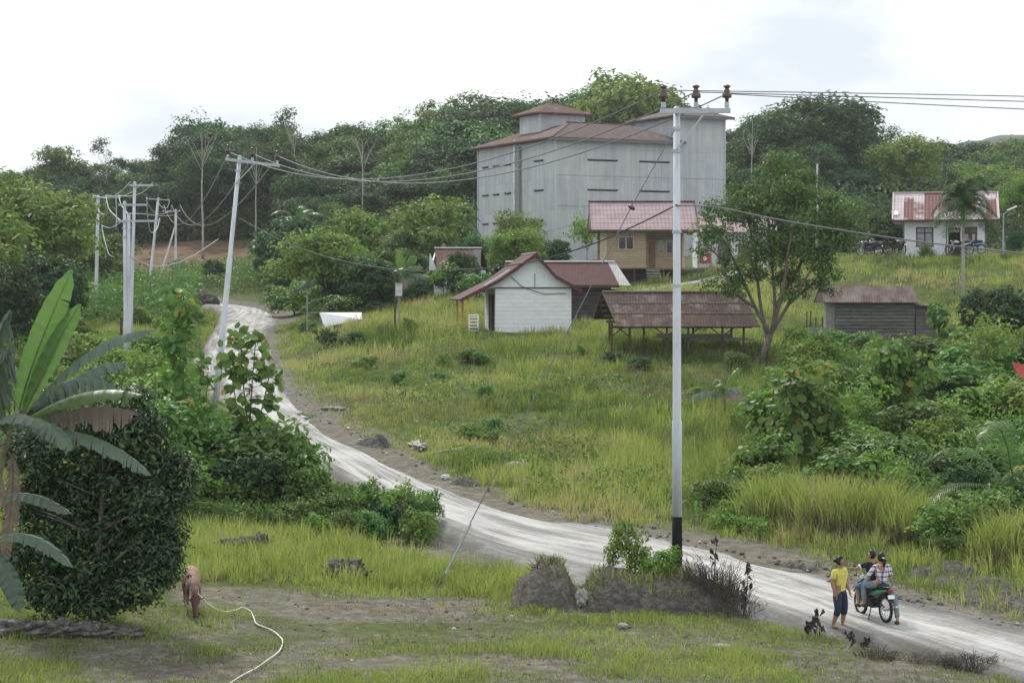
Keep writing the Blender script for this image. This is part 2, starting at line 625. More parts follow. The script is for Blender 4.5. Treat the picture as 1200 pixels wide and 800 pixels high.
M['leaf_palm'] = leaf_mat('leaf_palm', (.04, .09, .025), (.12, .22, .05), .3, .4, .45, obj_var=.1)
M['leaf_palm_yellow'] = leaf_mat('leaf_palm_yellow', (.16, .18, .04), (.38, .30, .07), .35, .5, .3)
M['grass'] = leaf_mat('grass', (.075, .13, .034), (.37, .43, .12), .46, .6, .2, var=(.40, .36, .18), obj_var=0)
M['grass_dry'] = leaf_mat('grass_dry', (.11, .09, .06), (.30, .25, .15), .3, .8, .1, obj_var=0)
M['twig_dark'] = simple('twig_dark', (.075, .062, .052), .9, 0, .3, 8)
M['twig_grey'] = simple('twig_grey', (.17, .15, .13), .9, 0, .3, 8)
M['bark'] = simple('bark', (.13, .11, .09), .95, 0, .4, 6, .4)
M['bark_pale'] = simple('bark_pale', (.33, .31, .27), .9, 0, .3, 6, .3)
M['stem_banana'] = simple('stem_banana', (.17, .17, .10), .7, 0, .45, 5, .2)
M['stem_green'] = simple('stem_green', (.12, .15, .06), .7, 0, .3, 6)


def unit(v):
    return v / np.maximum(np.linalg.norm(v, axis=-1, keepdims=True), 1e-9)


def leaf_quads(C, Nn, size, aspect=.5, rng=RNG, fold=.18, updir=None):
    """rhombic leaves at centres C with normals Nn; returns V,T"""
    n = len(C)
    Nn = unit(Nn)
    t = rng.normal(size=(n, 3)) if updir is None else updir + rng.normal(size=(n, 3)) * .3
    t = unit(t - Nn * (t * Nn).sum(1, keepdims=True))
    s = np.cross(Nn, t)
    L = (np.asarray(size) * rng.uniform(.65, 1.3, n))[:, None]
    W = L * aspect
    a = C - t * L * .5
    b = C + s * W * .5 - t * L * .05 + Nn * L * fold * .4
    c = C + t * L * .5 - Nn * L * fold
    d = C - s * W * .5 - t * L * .05 + Nn * L * fold * .4
    V = np.stack([a, b, c, d], 1).reshape(-1, 3)
    i = np.arange(n) * 4
    T = np.concatenate([np.c_[i, i + 1, i + 2], np.c_[i, i + 2, i + 3]])
    return V, T


def round_leaves(C, Nn, size, rng=RNG, k=6):
    """broad leaves as shallow 6-sided fans"""
    n = len(C); Nn = unit(Nn)
    t = unit(np.cross(Nn, rng.normal(size=(n, 3)))); s = np.cross(Nn, t)
    L = (np.asarray(size) * rng.uniform(.6, 1.3, n) * .5)[:, None]
    pts = [C - Nn * L * .15]
    for j in range(k):
        a = 2 * math.pi * j / k
        r = 1.25 if j == 0 else (.95 if j % 2 else .85)
        pts.append(C + (t * math.cos(a) * r + s * math.sin(a) * r * .85) * L + Nn * L * rng.uniform(-.12, .2, (n, 1)))
    V = np.stack(pts, 1).reshape(-1, 3)
    i = np.arange(n) * (k + 1)
    T = np.concatenate([np.c_[i, i + 1 + j, i + 1 + (j + 1) % k] for j in range(k)])
    return V, T


def crown_mesh(name, lobes, clusters, per, csig, lsize, mat, seed=0, aspect=.5, flat=.7, up=.6, shell=.9, inner=.15, rounded=False, tint_hi=1.0, lower=-.35):
    """foliage: clumps of leaves seated round the lobes' surfaces. lobes: (cx,cy,cz,rx,ry,rz)"""
    rng = np.random.default_rng(seed)
    lobes = np.array(lobes, float)
    area = (lobes[:, 3] * lobes[:, 4] * lobes[:, 5]) ** (2 / 3)
    li = rng.choice(len(lobes), clusters, p=area / area.sum())
    d = unit(rng.normal(size=(clusters, 3)))
    d[:, 2] = np.where(d[:, 2] < lower, -d[:, 2] * .6, d[:, 2])
    d = unit(d)
    rr = np.where(rng.random(clusters) < inner, rng.uniform(.3, .8, clusters), rng.uniform(shell - .12, shell + .14, clusters))
    CC = lobes[li, :3] + d * lobes[li, 3:] * rr[:, None]
    csz = rng.uniform(.6, 1.45, clusters)
    cnt = np.maximum(3, (per * csz ** 2 * rng.uniform(.6, 1.4, clusters)).astype(int))
    idx = np.repeat(np.arange(clusters), cnt)
    o = rng.normal(size=(len(idx), 3))
    o = unit(o) * rng.random((len(idx), 1)) ** .45
    off = o * csig * csz[idx][:, None] * np.array([1, 1, flat])
    C = CC[idx] + off
    Nn = o * .9 + d[idx] * .5 + np.array([0, 0, up]) + rng.normal(size=C.shape) * .45
    tint = np.clip(rng.normal(.45, .2, len(C)) + rng.normal(0, .18, clusters)[idx], 0, 1) * tint_hi
    if rounded: V, T = round_leaves(C, Nn, np.full(len(C), lsize), rng); k = 7
    else: V, T = leaf_quads(C, Nn, np.full(len(C), lsize), aspect, rng); k = 4
    me = mesh_np(name, V, T, mat, {'tint': np.repeat(tint, k)})
    return me, CC


def trunk_mesh(name, H, r, targets, mat, seed=0, lean=(0, 0), n_br=10, first=.35, n=7, wob=.03):
    rnd = random.Random(seed)
    mb = MB()
    pts = []; rad = []
    K = 9
    for i in range(K):
        t = i / (K - 1)
        pts.append(Vector((lean[0] * t * t + rnd.uniform(-1, 1) * wob * H * t * .4, lean[1] * t * t + rnd.uniform(-1, 1) * wob * H * t * .4, H * t - .15 * (i == 0))))
        rad.append(r * (1.25 if i == 0 else 1) * (1 - .8 * t))
    mb.tube(pts, rad, n)
    tg = list(targets); rnd.shuffle(tg)
    for q in tg[:n_br]:
        q = Vector(q)
        t = max(first, min(.95, (q.z / H) - rnd.uniform(.12, .3)))
        f = t * (K - 1); i = min(int(f), K - 2)
        s = pts[i].lerp(pts[i + 1], f - i)
        r0 = r * (1 - .8 * t) * .6
        m = s.lerp(q, .5) + Vector((rnd.uniform(-1, 1), rnd.uniform(-1, 1), rnd.uniform(0, 1))) * (q - s).length * .13
        mb.tube([s, s.lerp(m, .5) + Vector((0, 0, -.01)), m, q], [r0, r0 * .8, r0 * .6, r0 * .2], 5)
    me = bpy.data.meshes.new(name); me.from_pydata(mb.v, [], mb.f); me.materials.append(mat)
    me.polygons.foreach_set('use_smooth', [True] * len(me.polygons))
    return me


class Proto:
    """trunk and crown meshes of one kind of plant; place() links a thing made of them"""
    def __init__(s, height, trunk, crown, crown_name='crown', trunk_name='trunk'):
        s.h = height; s.t = trunk; s.c = crown; s.cn = crown_name; s.tn = trunk_name

    def place(s, name, loc, h, rz, label, cat, group=None, wide=1.0):
        k = h / s.h
        e = empty(name, loc, rz, label, cat, group)
        e.scale = (k * wide, k * wide, k)
        for nm, me in ((s.tn, s.t), (s.cn, s.c)):
            if me is None: continue
            o = bpy.data.objects.new(nm, me); COL.objects.link(o); o.parent = e
        return e


def tree_proto(H, lobes, clusters, per, csig, lsize, mat, bark, seed, tr=.2, **kw):
    tk = {k: kw.pop(k) for k in ('lean', 'n_br', 'first', 'wob') if k in kw}
    cm, CC = crown_mesh('crown', lobes, clusters, per, csig, lsize, mat, seed, **kw)
    top = max(l[2] for l in lobes)
    H = float(np.percentile([v.co.z for v in cm.vertices], 99.5))
    tm = trunk_mesh('trunk', top, tr, CC, bark, seed, **tk)
    return Proto(H, tm, cm)


def rand_lobes(seed, n, r, z0, z1, spread, flat=.8):
    rnd = random.Random(seed)
    out = []
    for i in range(n):
        a = rnd.uniform(0, 6.28); q = spread * math.sqrt(rnd.random())
        rr = r * rnd.uniform(.7, 1.2)
        z = z0 + (z1 - z0) * rnd.random() * (1 - .35 * q / max(spread, .01))
        out.append((q * math.cos(a), q * math.sin(a), z, rr, rr, rr * flat))
    return out


# ---- forest kinds (built about 15 m tall, leaf clumps a bit under half a metre)
FK = {}
FK['round'] = [tree_proto(15, rand_lobes(s, 9, 2.3, 7, 13, 3.2) + [(0, 0, 10, 3.5, 3.5, 3.5), (0, 0, 6, 3.4, 3.4, 3)], 400, 19, .95, .46, M['leaf_forest'], M['bark'], s, .28, n_br=12) for s in (1, 2, 3)]
FK['tall'] = [tree_proto(17, rand_lobes(s, 10, 1.9, 8.5, 15.5, 2.9, .75), 300, 20, .9, .43, M['leaf_forest'], M['bark_pale'], s, .2, n_br=14, first=.5, inner=.1) for s in (11, 12, 13)]
FK['cone'] = [tree_proto(16, [(0, 0, 5, 3, 3, 2.6), (0.2, 0, 8, 2.8, 2.8, 2.6), (0, .2, 10.5, 2.2, 2.2, 2.4), (0, 0, 13, 1.5, 1.5, 2.3)], 240, 20, .85, .42, M['leaf_mid'], M['bark_pale'], s, .22, n_br=10) for s in (21, 22)]
FK['loose'] = [tree_proto(14, rand_lobes(s, 11, 1.7, 5, 12.5, 3.2, .85), 270, 20, .8, .4, M['leaf_mid'], M['bark'], s, .2, n_br=18, inner=.1) for s in (31, 32)]
FK['bright'] = [tree_proto(11, rand_lobes(s, 8, 1.9, 4, 9, 2.6) + [(0, 0, 5, 3, 3, 3)], 210, 22, .8, .38, M['leaf_light'], M['bark'], s, .2, n_br=12) for s in (41, 42)]
FK['bare'] = [tree_proto(18, rand_lobes(s, 5, 1.0, 13, 17.5, 2.6, .6), 26, 14, .9, .4, M['leaf_forest'], M['bark_pale'], s, .15, n_br=9, first=.45) for s in (51, 52)]
# ---- shrubs (unit: metres)
SK = {}
SK['shrub'] = [tree_proto(1.6, rand_lobes(s, 7, .42, .5, 1.25, .6) + [(0, 0, .6, .7, .7, .55)], 130, 16, .2, .13, M['leaf_mid'], M['bark'], s, .03, n_br=14, first=.1, lower=-.8) for s in (61, 62, 63)]
SK['bright'] = [tree_proto(1.8, rand_lobes(s, 8, .45, .4, 1.45, .65) + [(0, 0, .6, .7, .7, .6)], 120, 14, .22, .15, M['leaf_light'], M['bark'], s, .03, n_br=14, first=.1, lower=-.8) for s in (71, 72)]
SK['dark'] = [tree_proto(1.8, rand_lobes(s, 7, .5, .45, 1.35, .7) + [(0, 0, .7, .8, .8, .7)], 150, 16, .2, .14, M['leaf_forest'], M['bark'], s, .035, n_br=14, first=.1, lower=-.8) for s in (81, 82)]
SK['broad'] = [tree_proto(2.6, rand_lobes(s, 8, .42, .9, 2.3, .75), 90, 9, .28, .19, M['leaf_teak'], M['stem_green'], s, .03, n_br=22, first=.1, rounded=True, lower=-.8) for s in (91, 92, 93)]
SK['wispy'] = [tree_proto(2.0, rand_lobes(s, 8, .35, .7, 1.8, .5), 60, 9, .2, .12, M['leaf_light'], M['twig_grey'], s, .018, n_br=26, first=.08, lower=-.8) for s in (101, 102)]
SK['mango'] = [tree_proto(5.0, rand_lobes(s, 9, .9, 1.5, 4.2, 1.4) + [(0, 0, 2.7, 1.6, 1.6, 1.5), (.5, .2, 1.2, 1.2, 1.2, .9), (-.6, 0, 1.0, 1.1, 1.1, .9)], 300, 22, .36, .25, M['leaf_forest'], M['bark'], s, .12, n_br=14, lower=-.8) for s in (111, 112)]


# ---- big blades: banana leaves and palm fronds
def bez(p, n):
    p = [Vector(q) for q in p]
    out = []
    for i in range(n):
        t = i / (n - 1)
        q = list(p)
        while len(q) > 1: q = [q[k].lerp(q[k + 1], t) for k in range(len(q) - 1)]
        out.append(q[0])
    return out


def banana_leaf(name, ctrl, width, mat, parent, face=(0, -1, .4), tear=.3, seed=0, tint=.6, droop=.25, stalk=.12, seg=34):
    """one banana blade: midrib along a curve, two pleated halves, torn here and there"""
    rnd = random.Random(seed)
    mid = bez(ctrl, seg)
    V = []; T = []; tn = []
    face = Vector(face).normalized()
    half = 5
    for side in (-1, 1):
        hang = 0
        rows = []
        for i in range(seg):
            t = i / (seg - 1)
            tg = (mid[min(i + 1, seg - 1)] - mid[max(i - 1, 0)]).normalized()
            s = tg.cross(face).normalized() * side
            nn = s.cross(tg).normalized() * side
            if nn.dot(face) < 0: nn = -nn
            u = max(0, (t - stalk) / (1 - stalk))
            w = width * .5 * (max(0, math.sin(math.pi * min(1, u * .93 + .04))) ** .55 if u > 0 else 0.02) * (1 if u < .9 else 1 - .6 * (u - .9) / .1)
            if u <= 0: w = width * .035
            if droop > 1: w *= rnd.uniform(.4, 1.15)
            row = []
            jit = rnd.uniform(-.05, .05) * width * .6
            for k in range(half):
                v = k / (half - 1)
                dz = -droop * w * v * v * 1.5
                q = mid[i] + s * (w * v) + nn * (.05 * width * math.sin(i * 1.9 + seed) * v + jit * v - .10 * w * math.sin(math.pi * v)) + Vector((0, 0, dz)) + tg * (w * .28 * v)
                row.append(q)
            rows.append((row, u))
        i = 0
        while i < seg - 1:
            torn = rnd.random() < tear and rows[i][1] > .08
            b = len(V)
            r0, r1 = [q.copy() for q in rows[i][0]], [q.copy() for q in rows[i + 1][0]]
            if torn:
                dd = Vector((rnd.uniform(-.02, .02), 0, -abs(rnd.gauss(0, .12)) * width))
                for k in range(1, half):
                    kk = (k / (half - 1)) ** 1.3
                    r0[k] += dd * kk; r1[k] += dd * kk
                    r1[k] = r1[k].lerp(r0[k], .18 * kk)
            V += r0 + r1
            tv = min(1, max(0, tint + rnd.uniform(-.13, .13)))
            tn += [tv] * (2 * half)
            for k in range(half - 1):
                T.append((b + k, b + k + 1, b + half + k + 1, b + half + k))
            i += 1
    me = mesh_np(name, np.array([tuple(v) for v in V]), np.array(T), mat, {'tint': np.array(tn)})
    o = link(name, me, parent, smooth=False)
    return o, mid


def palm_frond_geo(ctrl, llen, n=26, seed=0, droop=.55, lw=.045, taper=True):
    """midrib and leaflets; returns V,T,tint arrays plus midrib points"""
    rng = np.random.default_rng(seed)
    mid = bez(ctrl, n)
    V = []; T = []; tn = []
    for i in range(2, n):
        t = i / (n - 1)
        tg = (mid[min(i + 1, n - 1)] - mid[i - 1]).normalized()
        up = Vector((0, 0, 1))
        s0 = tg.cross(up)
        if s0.length < .05: s0 = Vector((1, 0, 0))
        s0.normalize()
        L = llen * (math.sin(math.pi * min(1, t * .85 + .12)) ** .6 if taper else 1) * rng.uniform(.85, 1.1)
        for side in (-1, 1):
            for sub in (0, .5):
                base = mid[i].lerp(mid[i - 1], sub)
                d = (s0 * side * .8 + tg * .55 + Vector((0, 0, rng.uniform(-.05, .25)))).normalized()
                p1 = base + d * L * .5 + Vector((0, 0, -droop * L * .12))
                p2 = base + d * L * .9 + Vector((0, 0, -droop * L * rng.uniform(.45, .7)))
                wv = tg * lw
                b = len(V)
                V += [base - wv * .4, base + wv * .4, p1 + wv * .5, p1 - wv * .5, p2]
                T += [(b, b + 1, b + 2), (b, b + 2, b + 3), (b + 3, b + 2, b + 4)]
                tn += [float(np.clip(rng.normal(.5, .15), 0, 1))] * 5
    return V, T, tn, mid


def frond(name, ctrl, llen, mat, parent, seed=0, **kw):
    kw = dict(kw)
    V, T, tn, mid = palm_frond_geo(ctrl, llen, seed=seed, **kw)
    mb = MB(); mb.tube(mid, [.022 * (1 - .7 * i / len(mid)) for i in range(len(mid))], 4, caps=False)
    b = len(V)
    V += [Vector(v) for v in mb.v]; tn += [.55] * len(mb.v)
    for f in mb.f: T += [(f[0] + b, f[1] + b, f[2] + b), (f[0] + b, f[2] + b, f[3] + b)]
    me = mesh_np(name, np.array([tuple(v) for v in V]), np.array(T), mat, {'tint': np.array(tn)})
    return link(name, me, parent)


# ---- grass
def grass_mesh(name, x, y, h, wd, tint, mat, lean=.35, rng=RNG, rough=0, z=None, az=None):
    n = len(x)
    z = gz(x, y) - .03 if z is None else z
    a = rng.uniform(0, 2 * np.pi, n) if az is None else az; b = rng.uniform(0, 2 * np.pi, n)
    ln = h * lean * rng.uniform(.2, 1.3, n)
    dx, dy = np.cos(a) * ln, np.sin(a) * ln
    wx, wy = np.cos(b) * wd * .5, np.sin(b) * wd * .3
    V = np.empty((n, 5, 3))
    V[:, 0] = np.c_[x - wx, y - wy, z]; V[:, 1] = np.c_[x + wx, y + wy, z]
    V[:, 2] = np.c_[x - wx * .8 + dx * .35, y - wy * .8 + dy * .35, z + h * .6]
    V[:, 3] = np.c_[x + wx * .8 + dx * .35, y + wy * .8 + dy * .35, z + h * .6]
    V[:, 4] = np.c_[x + dx, y + dy, z + h * (1 - .12 * lean)]
    i = np.arange(n) * 5
    T = np.concatenate([np.c_[i, i + 1, i + 3], np.c_[i, i + 3, i + 2], np.c_[i + 2, i + 3, i + 4]])
    me = mesh_np(name, V.reshape(-1, 3), T, mat, {'tint': np.repeat(np.clip(tint, 0, 1), 5)})
    return link(name, me)


def scatter(n, y0, y1, px0, px1, power=2.0, rng=RNG):
    """random ground points; density falls as 1/depth^power so that far grass is coarser"""
    u = rng.random(n)
    p = 2 - power
    if abs(p) < 1e-6: y = y0 * (y1 / y0) ** u
    else: y = (y0 ** p + u * (y1 ** p - y0 ** p)) ** (1 / p)
    px = rng.uniform(px0, px1, n)
    return (px - 600) / F * y, y


def clumped(x, y, n_lo, n_hi, r, h, tint, rng=RNG):
    """tufts: blades round each centre, leaning outwards; returns x, y, h, tint, azimuth, lean factor"""
    n = len(x)
    cnt = rng.integers(n_lo, n_hi, n)
    i = np.repeat(np.arange(n), cnt)
    a = rng.uniform(0, 2 * np.pi, len(i)); q = rng.random(len(i)) ** .7
    rr = (r if np.ndim(r) == 0 else r[i]) * q * rng.uniform(.6, 1.1, len(i))
    return (x[i] + np.cos(a) * rr, y[i] + np.sin(a) * rr, h[i] * (1.08 - .5 * q) * rng.uniform(.7, 1.15, len(i)),
            tint[i] + rng.normal(0, .09, len(i)) - .1 * q, a + rng.normal(0, .5, len(i)), .15 + q * .75)


def pxof(x, y):
    return 600 + F * x / y


def pyof(x, y):
    """photo row where the bare ground at x,y would be seen (used to choose the kind of cover there)"""
    z = gz(x, y) - CZ
    fz = y * CP - z * SP
    return 400 - F * (z * CP + y * SP) / fz
# ------------------------------------------------------------------ grass cover
def blob(x, y, items):
    """max of soft round patches given as (px, py-depth d, rx in m, ry in m, weight)"""
    out = np.zeros_like(x)
    for px, d, rx, ry, wt in items:
        cx = (px - 600) / F * d
        q = ((x - cx) / rx) ** 2 + ((y - d) / ry) ** 2
        out = np.maximum(out, wt * np.clip(1.4 - q, 0, 1))
    return out


BUILD_RECT = [(577, 676, 110, 119), (535, 577, 112, 119), (636, 735, 122, 130), (712, 880, 97, 103), (950, 1105, 115, 124), (690, 830, 148, 160), (1050, 1165, 149, 160), (735, 870, 143, 147)]


def keep_clear(x, y):
    px = pxof(x, y)
    m = np.ones(len(x), bool)
    for a, b, c, d in BUILD_RECT:
        if (a, b) in ((712, 880), (950, 1105)): continue
        m &= ~((px > a) & (px < b) & (y > c) & (y < d))
    return m


def hillside():
    # tufts
    x, y = scatter(36000, 39, 152, -20, 1260, 1.7)
    rd = rdist(x, y)
    cx = np.interp(y, RC[::-1, 1], RC[::-1, 0])
    side = x > cx
    pn = fbm(x, y, 9, 4); p2 = fbm(x + 300, y, 2.2, 3); p3 = fbm(x - 90, y + 20, 5, 3)
    dry = blob(x, y, [(430, 90, 6, 14, 1), (520, 78, 5, 7, 1), (520, 74, 5, 4, .8)])
    green = blob(x, y, [(740, 92, 5, 3, 1), (1000, 70, 9, 16, .8), (620, 85, 2, 4, .6), (1100, 90, 14, 25, .5)])
    dens = np.clip(.85 + p2 * 1.2, .25, 1) * (1 - .35 * dry)
    m = (rd > .2) & keep_clear(x, y) & (RNG.random(len(x)) < dens) & (side | (y > 85)) & ((y > 50) | (rd > .5))
    h = (.63 + .5 * pn + .42 * p2) * np.clip(.4 + rd / 4, .4, 1) * (1 - .5 * dry) * RNG.uniform(.6, 1.35, len(x))
    h = np.clip(h, .12, 1.15)
    t = .62 + .85 * p3 + .45 * p2 + RNG.normal(0, .17, len(x)) + dry * .1 - green * .35
    x, y, h, t = x[m], y[m], h[m], t[m]
    X, Y, Hh, Tt, A, Lf = clumped(x, y, 9, 21, .10 + .0024 * y + h * .12, h, t)
    tag(grass_mesh('hillside_grass', X, Y, Hh, .010 + .00022 * Y, Tt, M['grass'], Lf, az=A), kind='stuff')
    # shorter growth between them
    x, y = scatter(150000, 39, 152, -20, 1260, 1.75)
    rd = rdist(x, y); cx = np.interp(y, RC[::-1, 1], RC[::-1, 0])
    m = (rd > .12) & keep_clear(x, y) & ((x > cx) | (y > 85)) & (RNG.random(len(x)) < np.clip(.6 + fbm(x, y, 3, 3), .1, 1))
    x, y = x[m], y[m]
    tag(grass_mesh('undergrass', x, y, RNG.uniform(.08, .30, len(x)), .012 + .00022 * y, .38 + .5 * fbm(x, y, 6, 3) + RNG.normal(0, .15, len(x)), M['grass'], .6), kind='stuff')
    # dry straws over the slope
    x, y = scatter(42000, 52, 140, 330, 1230, 1.75)
    m = (rdist(x, y) > .5) & keep_clear(x, y) & (fbm(x, y + 40, 5, 3) > .02) & (x > np.interp(y, RC[::-1, 1], RC[::-1, 0]))
    x, y = x[m], y[m]
    tag(grass_mesh('dry_grass', x, y, RNG.uniform(.25, .8, len(x)), .008 + .00014 * y, RNG.uniform(.2, 1, len(x)), M['grass_dry'], .5), kind='stuff')


def left_side():
    x, y = scatter(90000, 50, 175, -40, 420, 1.7)
    cx = np.interp(y, RC[::-1, 1], RC[::-1, 0])
    m = (rdist(x, y) > .3) & (x < cx) & (RNG.random(len(x)) < np.clip(.6 + fbm(x, y, 5, 3), .2, 1))
    x, y = x[m], y[m]
    p = fbm(x, y, 6, 3)
    h = np.clip(.5 + .5 * p, .15, 1.1) * RNG.uniform(.5, 1.2, len(x))
    tag(grass_mesh('roadside_grass', x, y, h, .012 + .00028 * y, .5 + .5 * p + RNG.normal(0, .15, len(x)), M['grass'], .45), kind='stuff')


def yard():
    # trodden yard in the foreground: short turf, bare strips, taller yellow-green stands behind
    x, y = scatter(330000, 33.5, 66, -60, 1260, 1.4)
    cx = np.interp(y, RC[::-1, 1], RC[::-1, 0])
    rd = rdist(x, y); px = pxof(x, y); py = pyof(x, y)
    near = (x < cx) | (y < 38)
    tall = np.clip((px - 195) / 30, 0, 1) * np.clip((640 - px) / 60, 0, 1) * np.clip((y - 46.5 + .9 * fbm(x, y, 2, 2)) / 1.6, 0, 1)
    tall = np.maximum(tall, blob(x, y, [(590, 47.3, 1.4, 1.6, 1), (480, 47.8, 1.0, 1.1, .9)]))
    barez = np.exp(-((y - 44.3) / 1.9) ** 2) * np.clip((620 - px) / 100, 0, 1) * np.clip((px - 140) / 100, 0, 1)
    barez = np.maximum(barez, .8 * np.exp(-((y - 41.6) / 1.0) ** 2) * np.clip((px - 100) / 200, 0, 1) * np.clip((900 - px) / 150, 0, 1))
    barez = np.maximum(barez, blob(x, y, [(405, 49.5, 2.2, 1.0, 1), (540, 38, 2.4, 1.0, .7), (800, 40.2, 2.5, 1.0, .6), (250, 36.8, 1.6, .7, .6)]))
    n3 = fbm(x, y, 2.6, 4)
    dens = np.clip(.74 + 1.1 * n3 - barez * 1.35, .015, 1)
    m = near & (rd > .1) & (RNG.random(len(x)) < dens * (1 - tall * .6))
    x1, y1, n1, t1, r1 = x[m], y[m], n3[m], tall[m], rd[m]
    h = (.05 + .11 * np.clip(n1 + .4, 0, 1)) * RNG.uniform(.4, 1.7, len(x1))
    tuft = np.clip((fbm(x1 + 77, y1, 1.1, 3) - .12) * 4, 0, 1)
    h = (h + tuft * .16 * RNG.uniform(.4, 1, len(x1))) * np.clip(.4 + r1 / 1.2, .4, 1)
    tag(grass_mesh('yard_grass', x1, y1, h * 1.15, .016, .46 + .5 * n1 + RNG.normal(0, .16, len(x1)), M['grass'], .6), kind='stuff')
    # stands of tall yellow-green grass in tufts
    k = RNG.random(len(x)) < .055
    x, y, tall, n3, rd = x[k], y[k], tall[k], n3[k], rd[k]
    odd = (RNG.random(len(x)) < .07) & (fbm(x + 5, y, 2, 2) > .1)
    m = (near[k]) & (rd > .15 + tall * .8) & ((tall > RNG.random(len(x)) * .8) | odd)
    x, y, tall, n3 = x[m], y[m], tall[m], n3[m]
    h = (.16 + tall * .42 + .2 * fbm(x, y, 1.3, 2)) * RNG.uniform(.6, 1.35, len(x))
    X, Y, Hh, Tt, A, Lf = clumped(x, y, 12, 26, .10 + h * .22, np.clip(h, .1, .9), .68 + .3 * fbm(x, y, 1.6, 3) + RNG.normal(0, .12, len(x)))
    tag(grass_mesh('tall_yard_grass', X, Y, Hh, .019, Tt, M['grass'], Lf, az=A), kind='stuff')
    # withered stalks and straw litter
    x, y = scatter(26000, 33.5, 60, -20, 1240, 1.4)
    cx = np.interp(y, RC[::-1, 1], RC[::-1, 0])
    m = ((x < cx) | (y < 38)) & (rdist(x, y) > .15) & (fbm(x + 9, y + 5, 2.3, 3) > .0)
    x, y = x[m], y[m]
    tag(grass_mesh('withered_grass', x, y, RNG.uniform(.04, .22, len(x)), .014, RNG.uniform(0, .8, len(x)), M['grass_dry'], 1.6), kind='stuff')
    x, y = scatter(90000, 33.5, 50, -60, 1260, 1.2)
    cx = np.interp(y, RC[::-1, 1], RC[::-1, 0])
    m = ((x < cx) | (y < 38)) & (rdist(x, y) > .1) & (RNG.random(len(x)) < np.clip(.35 + 1.2 * fbm(x, y, .9, 3), .02, 1))
    x, y = x[m], y[m]
    tag(grass_mesh('turf', x, y, RNG.uniform(.02, .075, len(x)), .014, RNG.uniform(.1, .8, len(x)), M['grass'], 1.0), kind='stuff')


def reeds():
    # tall cane-like stand on the bank above the road
    items = [(915, 56.8, 1.2, 1.0, 1), (965, 55.6, .9, .9, .9), (1015, 54.6, 1.1, .9, 1), (1062, 53.6, .8, .8, .8), (1185, 50.3, 1.0, .9, .8)]
    x, y = scatter(75000, 49, 61, 820, 1250, 1)
    wgt = blob(x, y, items)
    m = (RNG.random(len(x)) < wgt) & (rdist(x, y) > .35)
    x, y, wgt = x[m], y[m], wgt[m]
    h = (.75 + .75 * wgt) * RNG.uniform(.55, 1.15, len(x)) * (1 + .25 * fbm(x, y, 1, 2))
    tag(grass_mesh('reed_grass', x, y, h, np.full(len(x), .026), .62 + RNG.normal(0, .2, len(x)) + .25 * fbm(x, y, 1, 2), M['grass'], .45), kind='stuff')
    k = len(x) // 2
    tag(grass_mesh('withered_reeds', x[:k] - .05, y[:k] - .25, h[:k] * .55, np.full(k, .026), RNG.uniform(0, .5, k), M['grass_dry'], .9), kind='stuff')


hillside(); left_side(); yard(); reeds()


def debris():
    """crumbs of stone and clods on road shoulders and yard: nobody could count them"""
    mb = MB(); rnd = random.Random(5)
    mb2 = MB()
    for _ in range(620):
        i = rnd.randrange(len(RR) - 1)
        side = rnd.random()
        t = rnd.uniform(-.06, .12) if side < .7 else rnd.uniform(.9, 1.04)
        p = RR[i].lerp(RL[i], t)
        if p.y > 120: continue
        s = abs(rnd.gauss(0, .035)) + .02
        z = float(gz(p.x, p.y)) + .03
        (mb2 if rnd.random() < .16 else mb).lathe([(s * .5, -s * .3), (s, 0), (s * .7, s * .45), (s * .2, s * .6)], (p.x + rnd.uniform(-.2, .2), p.y + rnd.uniform(-.3, .3), z), 5, 0, Euler((rnd.uniform(-.3, .3), rnd.uniform(-.3, .3), rnd.uniform(0, 6))).to_matrix())
    for _ in range(480):
        px = rnd.uniform(120, 1000); d = rnd.gauss(44, 2.2) if rnd.random() < .6 else rnd.uniform(36, 50)
        q = G(px, d)
        if rdist(q.x, q.y) < .1: continue
        s = abs(rnd.gauss(0, .022)) + .01
        (mb2 if rnd.random() < .1 else mb).lathe([(s * .5, -s * .3), (s, 0), (s * .7, s * .45), (s * .2, s * .6)], (q.x, q.y, q.z + s * .2), 5)
    tag(mb.build('dirt_clods', simple('clod_soil', (.12, .11, .095), .95, 0, .35, 5, .3)), kind='stuff')
    tag(mb2.build('pebbles', simple('pale_stone', (.5, .49, .46), .9, 0, .2, 5, .3)), kind='stuff')


debris()
# ------------------------------------------------------------------ forest on the ridge
SKX = [-120, 0, 30, 70, 95, 120, 150, 170, 200, 225, 250, 275, 300, 330, 345, 400, 440, 470, 500, 540, 580, 610, 640, 665, 700, 740, 775, 800, 830, 860, 880, 905, 945, 985, 1005, 1030, 1045, 1075, 1100, 1125, 1150, 1200, 1320]
SKY = [195, 196, 192, 186, 196, 186, 182, 184, 176, 140, 138, 144, 148, 136, 150, 148, 143, 132, 116, 106, 106, 104, 112, 108, 96, 97, 110, 135, 150, 152, 140, 122, 116, 124, 160, 168, 160, 157, 175, 172, 160, 162, 150]


